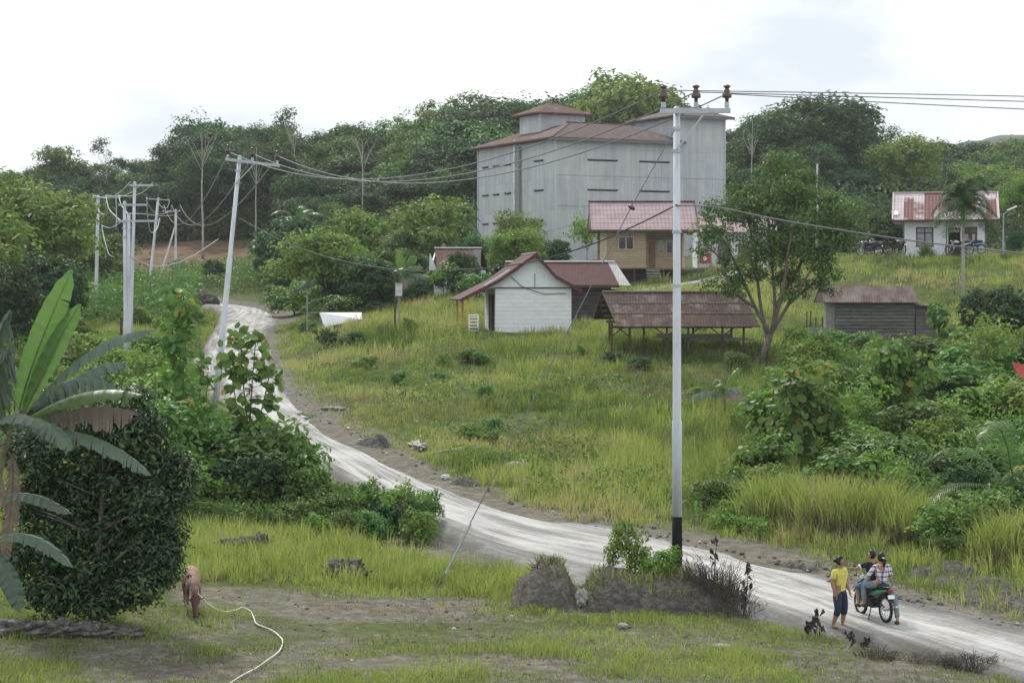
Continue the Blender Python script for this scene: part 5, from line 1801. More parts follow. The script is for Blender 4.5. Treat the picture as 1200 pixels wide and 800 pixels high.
# ------------------------------------------------------------------ the tall grey building
def tall_building():
    c = P(651, 300, 200); base = 3.0 + CZ - 1.2
    ang = R(26)
    e = empty('tall_building', (4.25, 200, base), ang, 'tall windowless grey sheet-clad building with brown hipped roofs and two roof towers', 'building')
    H = CZ + 14.85 - base          # eaves
    W, D = 13.6, 17.8
    sh = M['grey_sheet']
    TH = CZ + 17.5 - base
    mb = MB()
    mb.box((W / 2, D / 2, H / 2), (W, D, H))
    mb.build('main_wall', sh, e)
    part('tower_wall', sh, e, lambda m: m.box((W + 2.85, 4.3, TH / 2), (5.7, 8.6, TH)))
    z0, z1 = H - .4, CZ + 18.0 - base
    part('cupola_wall', sh, e, lambda m: m.box((2.3 + 2.5, 8 + 2.3, (z0 + z1) / 2), (5, 4.6, z1 - z0)))
    part('rear_wall', sh, e, lambda m: m.box((W + 2.0, 13.0, (H - 1) / 2), (4.0, 8.6, H - 1)))

    def hip(mb, x0, x1, y0, y1, z, rise, ov=.75, t=.16):
        x0 -= ov; x1 += ov; y0 -= ov; y1 += ov
        wx, wy = x1 - x0, y1 - y0
        if wx >= wy:
            h = wy / 2; a = Vector((x0 + h, (y0 + y1) / 2, z + rise)); b = Vector((x1 - h, (y0 + y1) / 2, z + rise))
        else:
            h = wx / 2; a = Vector(((x0 + x1) / 2, y0 + h, z + rise)); b = Vector(((x0 + x1) / 2, y1 - h, z + rise))
        A, B, C, D_ = Vector((x0, y0, z)), Vector((x1, y0, z)), Vector((x1, y1, z)), Vector((x0, y1, z))
        dn = Vector((0, 0, -t))
        vs = [A, B, C, D_, a, b, A + dn, B + dn, C + dn, D_ + dn]
        if wx >= wy: fs = [(0, 1, 5, 4), (1, 2, 5), (2, 3, 4, 5), (3, 0, 4)]
        else: fs = [(0, 1, 4), (1, 2, 5, 4), (2, 3, 5), (3, 0, 4, 5)]
        fs += [(0, 6, 7, 1), (1, 7, 8, 2), (2, 8, 9, 3), (3, 9, 6, 0), (6, 9, 8, 7)]
        mb.add(vs, fs)
    part('front_roof', M['roof_brown'], e, lambda m: hip(m, 0, W, 0, 7.0, H, 1.85))
    r = part('wing_roof', M['roof_rust'], e, lambda m: hip(m, -.05, 8.0, -.0 + .03, D, H + .03, 1.8))
    part('tower_roof', M['roof_brown'], e, lambda m: hip(m, W, W + 5.7, 0, 8.6, TH, 1.2))
    part('cupola_roof', M['roof_rust'], e, lambda m: hip(m, 2.3, 7.3, 8, 12.6, z1, 1.25))
    part('rear_roof', M['roof_brown'], e, lambda m: hip(m, W - .4, W + 4, 9, 17.3, H - 1, .8, .3))
    # ridge caps
    def caps(m):
        m.tube([(W - 2.7, 3.5, H + 1.86), (3.0, 3.5, H + 1.86)], .09, 6)
        m.tube([(2.3 + 2.5, 10.0, z1 + 1.26), (2.3 + 2.5, 10.6, z1 + 1.26)], .08, 6)
        m.tube([(-.75, -.75, H + .02), (3.55, 3.55, H + 1.86)], .07, 5)
    part('ridge_cap', M['roof_rust'], e, caps)
    # dark grey fascia strips and corner flashings
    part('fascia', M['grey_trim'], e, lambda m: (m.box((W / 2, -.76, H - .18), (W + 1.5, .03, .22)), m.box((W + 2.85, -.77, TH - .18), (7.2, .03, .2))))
    fl = simple('flashing', (.46, .49, .52), .5, 0, .1)
    for x, y, z in ((0, -.02, H), (-.02, D, H), (W + 5.7, -.02, TH)): part('corner_flashing', fl, e, lambda m: m.box((x, y, z / 2), (.14, .14, z - .2)))
    for x in (2.3, 7.3): part('corner_flashing', fl, e, lambda m: m.box((x, 7.97, (z0 + z1) / 2), (.3, .05, z1 - z0)))
    # darker pilaster and pale torn strip on the left side
    part('pilaster', M['grey_trim'] if 0 else simple('pilaster_grey', (.21, .225, .225), .8, 0, .15), e, lambda m: m.box((-.16, 8.0, H / 2 - .2), (.3, 1.0, H - .5)))
    part('pale_strip', M['white_paint'], e, lambda m: [m.box((-.16, 8.6 + .03 * math.sin(i * 2.1), 1.0 + i * .55), (.31, .2 + .07 * math.sin(i * 1.3), .52)) for i in range(23)])
    # ventilation slits: hoods over dark slots
    def slit(x, y, z, w, side):
        s = MB()
        if side == 'F': s.box((x, -.05, z), (w, .12, .07)); s.box((x, -.012, z - .09), (w - .04, .03, .12), mi=1)
        else: s.box((-.06, y, z), (.16, w, .10)); s.box((-.012, y, z - .09), (.03, w - .04, .12), mi=1)
        s.build('vent_slit', [M['grey_trim'], M['dark_gap']], e)
    zs = [H - 2.0, H - 4.93, H - 7.9]
    for z in zs:
        slit(5.2, 0, z, 3.4, 'F'); slit(11.1, 0, z, 3.5, 'F')
        slit(0, 3.6, z - .0, 2.0, 'L')
        for y in (10.6, 13.4, 16.0): slit(0, y, z, 1.5, 'L')
    for y in (10.8, 14.4): slit(0, y, H - 11.3, 2.2, 'L')
    # faint panel seams round the storeys
    part('seam', simple('seam_grey', (.27, .285, .3), .7, 0, .1), e, lambda m: [m.box((W / 2 + 2.85, -.012, z), (W + 5.7, .03, .035)) for z in (H - 3.6, H - 6.6, H - 9.6)])


tall_building()


# ------------------------------------------------------------------ white hut with maroon roof
def white_hut():
    d = 112.5; g0 = P(626, 389, d)
    e = empty('white_hut', (g0.x, d, g0.z), R(8), 'small white board hut with a kinked maroon tile roof and a porch on yellow posts', 'hut')
    s = d / F
    Ln = 4.6

    def q(px, py): return (px - 626) * s, (389 - py) * s
    body = [q(580, 389), q(670, 390), q(670, 336), q(652, 326), q(628, 300), q(604, 313), q(586, 325), q(580, 333)]
    # body prism
    def prism(m, poly, y0, y1):
        n = len(poly)
        vs = [(x, y0, z) for x, z in poly] + [(x, y1, z) for x, z in poly]
        fs = [tuple(range(n)), tuple(reversed(range(n, 2 * n)))]
        for i in range(n):
            j = (i + 1) % n
            fs.append((i + n, j + n, j, i))
        m.add(vs, fs)
    wall = [(-2.15, -.25), (2.07, -.25), (2.07, 2.42), (-2.15, 2.42)]
    part('wall', M['white_boards'], e, lambda m: prism(m, wall, 0, Ln))
    gab = [(-2.15, 2.46), (2.07, 2.46), (1.15, 2.98), (0.05, 4.15), (-1.6, 3.0), (-2.15, 2.75)]
    gab = [(-3.3, 2.2), (-2.15, 2.46), (2.3, 2.46), (1.15, 3.0), (0.05, 4.15), (-1.1, 3.25), (-1.85, 2.85)]
    part('gable', M['white_gable'], e, lambda m: prism(m, gab, -.03, .05))
    part('batten', M['maroon'], e, lambda m: m.box((-.02, -.045, 2.43), (4.3, .05, .06)))
    prof = [(-4.15, 1.80), (-2.0, 2.88), (0.05, 4.32), (1.12, 3.10), (2.62, 2.28)]

    def roof(m):
        for a, b in zip(prof, prof[1:]):
            m.slab([(a[0], -.45, a[1]), (b[0], -.45, b[1]), (b[0], Ln + .4, b[1]), (a[0], Ln + .4, a[1])], .07)
    rf = part('roof', M['tile_maroon'], e, roof)
    part('bargeboard', M['maroon'], e, lambda m: [m.slab([(a[0], -.47, a[1] + .03), (a[0], -.47, a[1] - .17), (b[0], -.47, b[1] - .17), (b[0], -.47, b[1] + .03)], -.04) for a, b in zip(prof, prof[1:])])
    part('ridge_cap', simple('cap_rose', (.26, .16, .155), .6), e, lambda m: m.tube([(.05, -.5, 4.33), (.05, Ln + .45, 4.33)], .07, 6))
    part('pale_batten', M['white_paint'], e, lambda m: m.bar((-2.75, .1, 2.56), (-1.35, .12, 3.42), .07, .07))
    # side door in the left wall and porch
    part('door', M['maroon'], e, lambda m: (m.box((-2.18, 1.6, 1.05), (.06, 1.1, 2.0)), m.box((-2.2, 2.3, 1.05), (.05, .12, 2.05))))
    part('doorway', M['dark_gap'], e, lambda m: m.box((-2.165, .75, 1.05), (.04, .8, 2.0)))
    for (x, y) in ((-3.7, -.2), (-3.75, 1.9), (-3.8, 4.0)):
        part('post', M['yellow_paint'], e, lambda m: m.bar((x, y, -.5), (x, y, 1.95), .12))
    part('porch_floor', M['concrete'], e, lambda m: m.box((-2.95, 2.0, -.12), (1.7, 4.6, .22)))
    part('porch_beam', M['wood_brown'], e, lambda m: m.box((-3.72, 1.9, 1.93), (.1, 4.6, .12)))
    part('cable', M['dark_gap'], e, lambda m: m.tube([(-1.3, -.07, 3.05), (-.7, -.07, 2.5), (0, -.07, 2.25), (.6, -.07, 2.08), (1.2, -.07, 2.12), (1.75, -.07, 2.12)], .018, 5))
    part('stain_pipe', M['wood_grey'], e, lambda m: m.tube([(.02, -.07, 2.5), (.02, -.07, 3.2)], .02, 5))
    # white slatted rack before the porch
    g = P(555, 393, 111.3)
    t = empty('white_rack', (g.x, 111.3, gm(g.x, 111.3) - .05), R(4), 'small white ladder-like slatted rack standing before the hut porch', 'rack')
    for x in (-.24, .24): part('rail', M['white_paint'], t, lambda m: m.box((x, 0, .5), (.07, .05, 1.0)))
    for z in (.12, .3, .48, .66, .84, .97): part('rung', M['white_paint'], t, lambda m: m.box((0, -.01, z), (.46, .04, .07)))


white_hut()


# ------------------------------------------------------------------ brown-roofed dark plank house behind the hut
def brown_house():
    d = 124; s = d / F
    g0 = P(680, 380, d)
    e = empty('brown_roof_house', (g0.x, d, g0.z), R(-2), 'low dark plank house with a plain red-brown roof behind the white hut', 'house')

    def q(px, py): return (px - 680) * s, (380 - py) * s
    x0, _ = q(600, 0); x1, _ = q(716, 0); _, zt = q(0, 334); _, zr = q(0, 306)
    part('wall', M['planks_dark'], e, lambda m: m.box(((x0 + x1) / 2, 2.6, zt / 2 - .1), (x1 - x0, 5.0, zt + .1)))
    e0 = q(588, 0)[0]; e1 = q(737, 0)[0]; r0 = q(590, 0)[0]; r1 = q(724, 0)[0] - .15
    part('roof', M['roof_redbrown'], e, lambda m: (m.slab([(e0, -.5, zt), (e1 - .6, -.5, zt), (r1 - .45, 2.6, zr), (r0, 2.6, zr)], .06), m.slab([(r0, 2.6, zr), (r1, 2.6, zr), (e1, 5.8, zt), (e0, 5.8, zt)], .06)))
    part('hip_sheet', M['zinc'], e, lambda m: m.slab([(e1 - .6, -.5, zt), (e1 + .1, -.3, zt - .02), (e1, 5.8, zt), (r1, 2.6, zr + .01), (r1 - .45, 2.6, zr)], .05))
    part('ridge_cap', M['white_paint'], e, lambda m: m.box(((r0 + r1) / 2, 2.6, zr + .03), (r1 - r0, .35, .08)))
    part('lean_roof', M['wood_dark'], e, lambda m: m.slab([(x1 - .3, -.6, zt - .55), (x1 + 1.6, -.5, zt - .75), (x1 + 1.6, 2.5, zt - .45), (x1 - .3, 2.5, zt - .2)], .06))
    part('fascia', M['wood_dark'], e, lambda m: m.box(((e0 + e1) / 2 - .3, -.52, zt - .1), (e1 - e0 - .6, .04, .12)))


brown_house()


# ------------------------------------------------------------------ tiled wooden house
def tiled_house():
    d = 150; s = d / F
    g0 = P(755, 322, d)
    e = empty('tiled_house', (g0.x, d, g0.z), 0, 'pale wooden house with a pinkish tile roof in front of the tall grey building', 'house')

    def X(px): return (px - 755) * s

    def Z(py): return (322 - py) * s
    zf = Z(314)
    zt = Z(269)
    wl, wm, wr = X(704), X(757), X(802)
    win = (X(724), X(743), Z(293), Z(271.5))
    def walls(m):
        wall_with_holes(m, wl + .45, wm, zf, zt, 0, .12, [win])
        m.box((wl + .5, 3, (zf + zt) / 2), (.1, 5.9, zt - zf)); m.box((wm - .06, .7, (zf + zt) / 2), (.12, 1.2, zt - zf))
        m.box((wr - .06, 3.6, (zf + zt) / 2), (.12, 4.8, zt - zf)); m.box(((wl + wr) / 2, 5.95, (zf + zt) / 2), (wr - wl, .12, zt - zf))
    part('wall', M['yellow_boards'], e, walls)
    part('corner_panel', M['cream_boards'], e, lambda m: m.box((wl + .2, -.02, (zf + zt) / 2 + .05), (.5, .2, zt - zf)))
    pw = (X(780), X(797), Z(304), Z(281))
    part('porch_wall', M['yellow_boards'], e, lambda m: wall_with_holes(m, wm, wr - .12, zf, zt, 1.3, .1, [(X(761.5), X(769.5), zf, Z(283)), (X(772), X(779), Z(297), Z(281)), (X(782), X(790), Z(297), Z(281))]))
    part('door', M['wood_brown'], e, lambda m: (m.box(((X(761.5) + X(769.5)) / 2, 1.34, (zf + Z(283)) / 2), (X(769.5) - X(761.5), .05, Z(283) - zf)), m.box(((X(761.5) + X(769.5)) / 2, 1.3, (zf + Z(283)) / 2 + .3), (.3, .03, .7))))
    window(e, *win, -.02, M['cream_boards'], M['glass'], (sum(win[:2]) / 2,), (Z(277.5),), .09)
    window(e, X(772), X(779), Z(297), Z(281), 1.28, M['cream_boards'], M['glass_grey'])
    window(e, X(782), X(790), Z(297), Z(281), 1.28, M['cream_boards'], M['glass'])
    part('window_grille', M['cream_boards'], e, lambda m: [m.box((win[0] + .1 + i * .115, -.05, Z(274.5)), (.025, .03, .36)) for i in range(10)])
    part('awning', M['grey_trim'], e, lambda m: [m.bar((X(762 + i * 2.5), .9, Z(276.5)), (X(762 + i * 2.5), .9, Z(279.5)), .05) for i in range(12)] + [m.box((X(776), .9, Z(276)), (1.9, .05, .05)), m.box((X(776), .9, Z(280)), (1.9, .05, .05))])
    part('porch_post', M['cream_boards'], e, lambda m: m.box((X(801), .1, (zf + zt) / 2), (.14, .14, zt - zf)))
    part('porch_floor', M['wood_brown'], e, lambda m: m.box(((wm + wr) / 2, .7, zf - .06), (wr - wm + .1, 1.6, .12)))
    part('floor_beam', M['wood_dark'], e, lambda m: m.box(((wl + wm) / 2 + .2, 2.9, zf - .05), (wm - wl - .3, 5.8, .1)))
    for px in (712, 728, 744): part('stilt', M['wood_dark'], e, lambda m: m.box((X(px), .3, zf / 2 - .25), (.18, .18, zf + .45)))
    part('under_dark', M['wood_dark'], e, lambda m: m.box(((wl + wr) / 2, 3.4, zf / 2 - .3), (wr - wl - .4, 4.4, zf + .4)))
    part('porch_step', M['wood_grey'], e, lambda m: [m.box(((X(757) + X(773)) / 2, -.3 - k * .28, zf - .2 - k * .2), (X(773) - X(757), .3, .1)) for k in range(3)])
    ro = [(X(689), 0), (X(817), 0)]
    zr = Z(234.5); ze = Z(269.5)
    part('roof', M['tile_pink'], e, lambda m: (m.slab([(X(692), -.9, ze), (X(817), -.9, ze), (X(817), 3, zr), (X(692), 3, zr)], .08), m.slab([(X(692), 3, zr), (X(817), 3, zr), (X(817), 6.9, ze), (X(692), 6.9, ze)], .08)))
    part('verge_board', M['maroon'], e, lambda m: (m.slab([(X(691.5), -.95, ze + .05), (X(691.5), -.95, ze - .2), (X(691.5), 3, zr - .16), (X(691.5), 3, zr + .1)], .05), m.slab([(X(817.5), 3, zr + .1), (X(817.5), 3, zr - .16), (X(817.5), -.95, ze - .2), (X(817.5), -.95, ze + .05)], .05)))
    part('gable', M['maroon'], e, lambda m: m.add([(X(692.6), -.7, ze + .0), (X(692.6), 6.7, ze + .0), (X(692.6), 3, zr - .1), (X(694), -.7, ze), (X(694), 6.7, ze), (X(694), 3, zr - .1)], [(0, 2, 1), (3, 4, 5), (0, 1, 4, 3), (1, 2, 5, 4), (2, 0, 3, 5)]))
    part('ridge_cap', M['maroon'], e, lambda m: m.box(((X(692) + X(817)) / 2, 3, zr + .03), (X(817) - X(692) + .1, .3, .07)))
    part('gutter', M['wood_dark'], e, lambda m: m.box(((X(692) + X(817)) / 2, -.92, ze - .09), (X(817) - X(692), .06, .14)))


tiled_house()


# second house mostly hidden by the forked tree
def hidden_house():
    d = 156; s = d / F
    g0 = P(865, 318, d)
    e = empty('red_roof_house', (g0.x, d, gm(g0.x, d) - .1), 0, 'house with a reddish roof and pale wall mostly hidden behind the forked tree', 'house')
    z = g0.z - (gm(g0.x, d) - .1)
    def X(px): return (px - 865) * s
    def Z(py): return (318 - py) * s + z
    part('wall', M['white_plaster'], e, lambda m: m.box((X(862), 2.6, Z(296)), (X(905) - X(818), 5, 3.2)))
    part('roof', M['tile_pink'], e, lambda m: (m.slab([(X(812), -.7, Z(272)), (X(912), -.7, Z(272)), (X(912), 2.6, Z(252)), (X(812), 2.6, Z(252))], .08), m.slab([(X(812), 2.6, Z(252)), (X(912), 2.6, Z(252)), (X(912), 5.9, Z(272)), (X(812), 5.9, Z(272))], .08)))
    window(e, X(842), X(856), Z(304), Z(284), -.0, M['wood_brown'], M['glass'], (X(849),))
    part('door', M['wood_brown'], e, lambda m: m.box((X(872), .08, Z(301)), (.85, .06, 2.0)))
    g = P(826, 330, 152)
    t = empty('notice_board', (g.x, 152, gm(g.x, 152) - .05), 0, 'small red notice board with a white disc on two posts beside the tiled house', 'sign')
    hz = P(0, 303, 152).z - (gm(g.x, 152) - .05)
    for x in (-.5, .45): part('post', M['wood_grey'], t, lambda m: m.box((x, 0, (hz + 1.2) / 2), (.08, .08, hz + 1.2)))
    part('board', simple('sign_red', (.42, .06, .06), .6, 0, .1), t, lambda m: m.box((0, -.06, hz), (.85, .04, .72)))
    part('disc', M['white_paint'], t, lambda m: m.lathe([(.16, 0), (.16, .02)], (0, -.085, hz + .02), 14, rot=Euler((R(90), 0, 0)).to_matrix()))
    part('shade_roof', M['roof_redbrown'], t, lambda m: m.box((0, 0, hz + .75), (1.1, .5, .06), (0.2, 0, 0)))


hidden_house()


# ------------------------------------------------------------------ open shelter
def shelter():
    d = 100; s = d / F
    g0 = P(796, 416, d)
    e = empty('open_shelter', (g0.x, d, g0.z), 0, 'open wall-less shelter with a low rusty corrugated roof on thin posts', 'shelter')

    def X(px): return (px - 796) * s

    def Z(py): return (416 - py) * s
    ze, zr = Z(382), Z(343) + .05
    rd = 2.6
    part('roof', M['roof_shelter'], e, lambda m: (m.slab([(X(721.5), -.9, ze), (X(888), -.9, ze), (X(876), rd, zr), (X(708), rd, zr)], .04),
                                                  m.slab([(X(708), rd + .02, zr), (X(876), rd + .02, zr), (X(880), rd + 2.6, ze + .3), (X(700), rd + 2.6, ze + .3)], .04)))
    part('ridge_cap', M['zinc'], e, lambda m: m.box(((X(709) + X(876)) / 2, rd, zr + .03), (X(876) - X(709), .28, .05)))
    # overlapping sheet courses on the slope
    def course(m):
        for t in (.36, .66):
            y = -.9 + (rd + .9) * t; z = ze + (zr - ze) * t
            xa = X(721.5) + (X(708) - X(721.5)) * t; xb = X(888) + (X(876) - X(888)) * t
            m.box(((xa + xb) / 2, y, z + .02), (xb - xa - .05, .10, .02), (math.atan2(zr - ze, rd + .9), 0, 0))
    part('sheet_lap', M['roof_shed'], e, course)
    for k in range(6): part('gable_slat', M['wood_dark'], e, lambda m: m.box((X(719 - k * 2.0), .0 + k * .55, ze - .05 + k * .26), (.5, .06, .12)))
    for px, y in ((716, -.5), (737, -.3), (780, -.6), (805, -.6), (845, -.5), (870, -.4), (718, 3.6), (760, 3.8), (820, 3.8), (866, 3.6)):
        x = X(px); wx = g0.x + x; zb = gm(wx, d + y) - g0.z - .2
        part('post', M['wood_dark'], e, lambda m: m.bar((x, y, zb), (x + .02, y, ze + (.15 if y < 0 else .3)), .1))
    for a, b in ((X(716), 1), (X(737), -1), (X(780), -1), (X(780), 1), (X(805), 1), (X(845), -1), (X(845), 1)):
        part('brace', M['wood_dark'], e, lambda m: m.bar((a, -.5, Z(394)), (a + b * .62, -.5, ze - .02), .06))
    part('beam', M['wood_dark'], e, lambda m: (m.box(((X(716) + X(880)) / 2, -.5, ze - .03), (X(880) - X(716), .1, .12)), m.box(((X(716) + X(880)) / 2, 3.7, ze + .15), (X(880) - X(716), .1, .12))))
    part('rail', M['wood_dark'], e, lambda m: m.box(((X(768) + X(855)) / 2, -.75, Z(393)), (X(855) - X(768), .06, .2)))
    part('bench_board', M['wood_grey'], e, lambda m: m.box(((X(805) + X(878)) / 2, .5, Z(397.5)), (X(878) - X(805), .35, .14)))


shelter()


# ------------------------------------------------------------------ weathered plank shed with platform
def shed():
    d = 118; s = d / F
    g0 = P(1020, 406, d)
    e = empty('plank_shed', (g0.x, d, g0.z), -R(6), 'weathered grey plank shed with a rusty corrugated roof and a stilted platform', 'shed')

    def X(px): return (px - 1020) * s

    def Z(py): return (406 - py) * s
    ze, zr = Z(354), Z(335)
    part('wall', M['planks_grey'], e, lambda m: (m.box(((X(979) + X(1071)) / 2, 1.6, (ze + .1) / 2), (X(1071) - X(979), 3.2, ze - .1 + .2)),))
    part('end_wall', M['wood_grey'], e, lambda m: m.box((X(973.5), .9, ze / 2 + .1), (X(979) - X(968), 1.6, ze - .2)))
    # real lapped boards on the front
    def laps(m):
        rnd = random.Random(3); z = .05
        while z < ze - .12:
            m.box(((X(979) + X(1071)) / 2 + rnd.uniform(-.04, .04), -.035 - rnd.random() * .02, z + .09), (X(1071) - X(979) - .03, .03, .165), (rnd.uniform(-.08, .02), 0, rnd.uniform(-.004, .004)))
            z += .2
    part('boards', M['planks_grey'], e, laps)
    part('roof', M['roof_shed'], e, lambda m: (m.slab([(X(965), -.6, ze), (X(1073.5), -.6, ze), (X(1071), 1.6, zr), (X(962), 1.6, zr)], .04), m.slab([(X(962), 1.62, zr), (X(1071), 1.62, zr), (X(1073), 3.8, ze), (X(957), 3.8, ze)], .04)))
    part('gable', M['wood_dark'], e, lambda m: m.add([(X(966), -.3, ze), (X(958), 3.6, ze), (X(962.5), 1.6, zr - .05), (X(967.5), -.3, ze), (X(960), 3.6, ze), (X(964), 1.6, zr - .05)], [(0, 2, 1), (3, 4, 5), (0, 1, 4, 3), (1, 2, 5, 4), (2, 0, 3, 5)]))
    za = Z(357)
    part('annex_wall', M['planks_grey'], e, lambda m: m.box(((X(1072) + X(1096)) / 2, 1.2, za / 2), (X(1096) - X(1072) - .02, 2.2, za - .1)))
    part('annex_roof', M['roof_shed'], e, lambda m: m.slab([(X(1071), -.3, za + .02), (X(1102), -.3, za - .12), (X(1102), 2.6, za - .05), (X(1071), 2.6, za + .15)], .05))
    part('annex_low_wall', M['wood_grey'], e, lambda m: m.box((X(1110), 1.0, Z(388)), (.9, 1.5, .8)))
    zp = Z(392)
    part('platform', M['planks_grey'], e, lambda m: m.box(((X(945) + X(968)) / 2, .9, zp), (X(968) - X(945), 2.0, .12)))
    part('platform_board', M['wood_grey'], e, lambda m: [m.box(((X(945) + X(968)) / 2, -.15, zp + .14 + k * .2), (X(968) - X(945) + .05, .04, .15)) for k in range(2)])
    for px, top in ((946, 365), (951, 364), (957, 372), (964, 372)):
        x = X(px); zb = gm(g0.x + x, d) - g0.z - .3
        part('post', M['wood_dark'], e, lambda m: m.bar((x, -.1 + (px % 2) * .6, zb), (x, -.1 + (px % 2) * .6, Z(top)), .07))
    part('foundation_post', M['wood_dark'], e, lambda m: [m.bar((X(p), .2, -.8), (X(p), .2, .15), .14) for p in (975, 1000, 1030, 1060, 1090)])


shed()


# ------------------------------------------------------------------ white house on the bank
def white_house():
    d = 150; s = d / F
    g0 = P(1107, 304, d)
    e = empty('white_house', (g0.x, d, g0.z), -R(11.5), 'white plastered house with a rust-striped tile roof above the grass bank', 'house')

    def X(px): return (px - 1107) * s

    def Z(py): return (304 - py) * s
    ze, zr = Z(258), Z(224)
    w1 = (X(1074), X(1094), Z(289), Z(266)); door = (X(1111), X(1125), Z(301), Z(267)); w2 = (X(1127), X(1144), Z(289), Z(266))
    part('wall', M['white_plaster'], e, lambda m: (wall_with_holes(m, X(1060), X(1154), -.4, ze, 0, .15, [w1, door, w2]), m.box((X(1060) + .08, 3, ze / 2), (.15, 5.7, ze)), m.box((X(1154) - .08, 3, ze / 2), (.15, 5.7, ze)), m.box((X(1107), 5.8, ze / 2), (5.9, .12, ze))))
    part('interior', M['dark_gap'], e, lambda m: m.box((X(1107), 2.2, ze / 2), (5.3, .1, ze - .2)))
    window(e, *w1, .03, M['maroon'], M['glass_grey'], (sum(w1[:2]) / 2,), (Z(273),), .09)
    window(e, *w2, .03, M['maroon'], M['glass'], (sum(w2[:2]) / 2,), (Z(273),), .09)
    part('transom', M['curtain'], e, lambda m: (m.box((sum(w1[:2]) / 2, .05, Z(270)), (1.1, .03, .3)), m.box((sum(w2[:2]) / 2, .05, Z(270)), (.9, .03, .3)), m.box((sum(door[:2]) / 2, .05, Z(270)), (.75, .03, .3))))
    part('curtain', M['curtain'], e, lambda m: (m.box((w2[0] + .3, .03, Z(281)), (.26, .03, .8)), m.box((w2[1] - .25, .03, Z(281)), (.2, .03, .8))))
    part('door', M['maroon'], e, lambda m: (m.box((door[0] + .62, .35, (door[2] + door[3]) / 2 - .2), (.05, .7, door[3] - door[2] - .5)), m.box(((door[0] + door[1]) / 2, .06, door[2] + .25), (door[1] - door[0] - .1, .04, .45))))
    part('door_frame', M['maroon'], e, lambda m: frame_mb(m, *door, .04, .08, .1))
    for px in (1060, 1109, 1153): part('porch_post', M['grey_trim'], e, lambda m: m.box((X(px), -.75, ze / 2 - .05), (.09, .09, ze - .1)))
    part('step', M['concrete'], e, lambda m: (m.box((X(1107), -.55, -.05), (1.6, .8, .35)), m.box((X(1107), -.35, .2), (1.1, .6, .2))))
    part('plinth', M['concrete'], e, lambda m: m.box((X(1107), -.3, -.25), (6.0, .8, .35)))
    part('roof', M['tile_rust'], e, lambda m: (m.slab([(X(1047), -1.1, ze), (X(1168.5), -1.1, ze), (X(1168), 2.7, zr), (X(1047), 2.7, zr)], .08), m.slab([(X(1047), 2.7, zr), (X(1168), 2.7, zr), (X(1168.5), 6.5, ze), (X(1047), 6.5, ze)], .08)))
    part('eave_board', M['maroon'], e, lambda m: m.box((X(1107.7), -1.12, ze - .08), (X(1168.5) - X(1047), .05, .18)))
    part('verge_board', simple('verge_pink', (.5, .4, .4), .6), e, lambda m: (m.bar((X(1047), -1.1, ze + .03), (X(1047), 2.7, zr + .03), .1), m.bar((X(1168.3), -1.1, ze + .03), (X(1168), 2.7, zr + .03), .1), m.box((X(1107.5), 2.7, zr + .04), (X(1168) - X(1047), .25, .08))))
    part('roof_patch', M['white_paint'], e, lambda m: m.slab([(X(1048.5), -.65, ze + .40), (X(1053.5), -.65, ze + .40), (X(1053.5), -.15, ze + .75 - .08), (X(1048.5), -.15, ze + .75 - .08)], .05))


white_house()


# ------------------------------------------------------------------ rusty-roofed house in the trees
def rusty_house():
    d = 152; s = d / F
    g0 = P(530, 340, d)
    z0 = gm(g0.x, d) - .2
    e = empty('rusty_house', (g0.x, d, z0), R(-6), 'old rust-roofed house half hidden by trees left of the white hut', 'house')

    def X(px): return (px - 530) * s

    def Z(py): return P(0, py, d).z - z0
    ze, zr = Z(316), Z(290)
    part('wall', M['white_plaster'], e, lambda m: m.box((X(534), 2.6, ze / 2), (X(560) - X(508), 5, ze)))
    part('gable', M['white_paint'], e, lambda m: m.add([(X(503), -.2, ze), (X(505), 5.2, ze), (X(505), 2.6, zr), (X(503) + .1, -.2, ze), (X(505) + .1, 5.2, ze), (X(505) + .1, 2.6, zr), (X(515), -.3, Z(322)), (X(504), -.3, Z(296))], [(0, 2, 1), (3, 4, 5), (0, 1, 4, 3), (1, 2, 5, 4), (2, 0, 3, 5), (0, 6, 7)]))
    part('roof', M['roof_redbrown'], e, lambda m: (m.slab([(X(514), -.8, ze), (X(562), -.8, ze + .0), (X(560), 2.6, zr), (X(503), 2.6, zr)], .06), m.slab([(X(503), 2.6, zr), (X(560), 2.6, zr), (X(562), 5.9, ze), (X(503), 5.9, ze)], .06)))
    part('ridge_cap', M['white_paint'], e, lambda m: m.box(((X(503) + X(560)) / 2, 2.6, zr + .04), (X(560) - X(503), .3, .08)))
    part('low_roof', M['zinc'], e, lambda m: m.slab([(X(535), -2.0, Z(322)), (X(566), -2.0, Z(322)), (X(566), -.7, Z(313)), (X(535), -.7, Z(313))], .05))
    part('chimney_post', M['concrete'], e, lambda m: m.box((X(561), -.9, Z(318)), (.5, .4, 3.2)))


rusty_house()


# ------------------------------------------------------------------ concrete footpath strips between the houses
def path(name, pts, w, mat):
    P3 = [G(px, d, .06) for px, d in pts]
    c = catmull(P3, 6); V = []; T = []
    for i, p in enumerate(c):
        t = (c[min(i + 1, len(c) - 1)] - c[max(i - 1, 0)]); t.z = 0; t.normalize()
        s = Vector((-t.y, t.x, 0)) * w / 2
        for q in (p - s - Vector((0, 0, .3)), p - s, p + s, p + s - Vector((0, 0, .3))):
            V.append(tuple(q))
    for i in range(len(c) - 1):
        for k in range(3): T.append((i * 4 + k, i * 4 + 4 + k, i * 4 + 5 + k, i * 4 + 1 + k))
    o = link(name, mesh_np(name, np.array(V), np.array(T), mat)); tag(o, kind='structure')


path('footpath', [(742, 142), (790, 144), (835, 146), (880, 149), (960, 150), (1060, 148.2)], 1.6, M['concrete'])
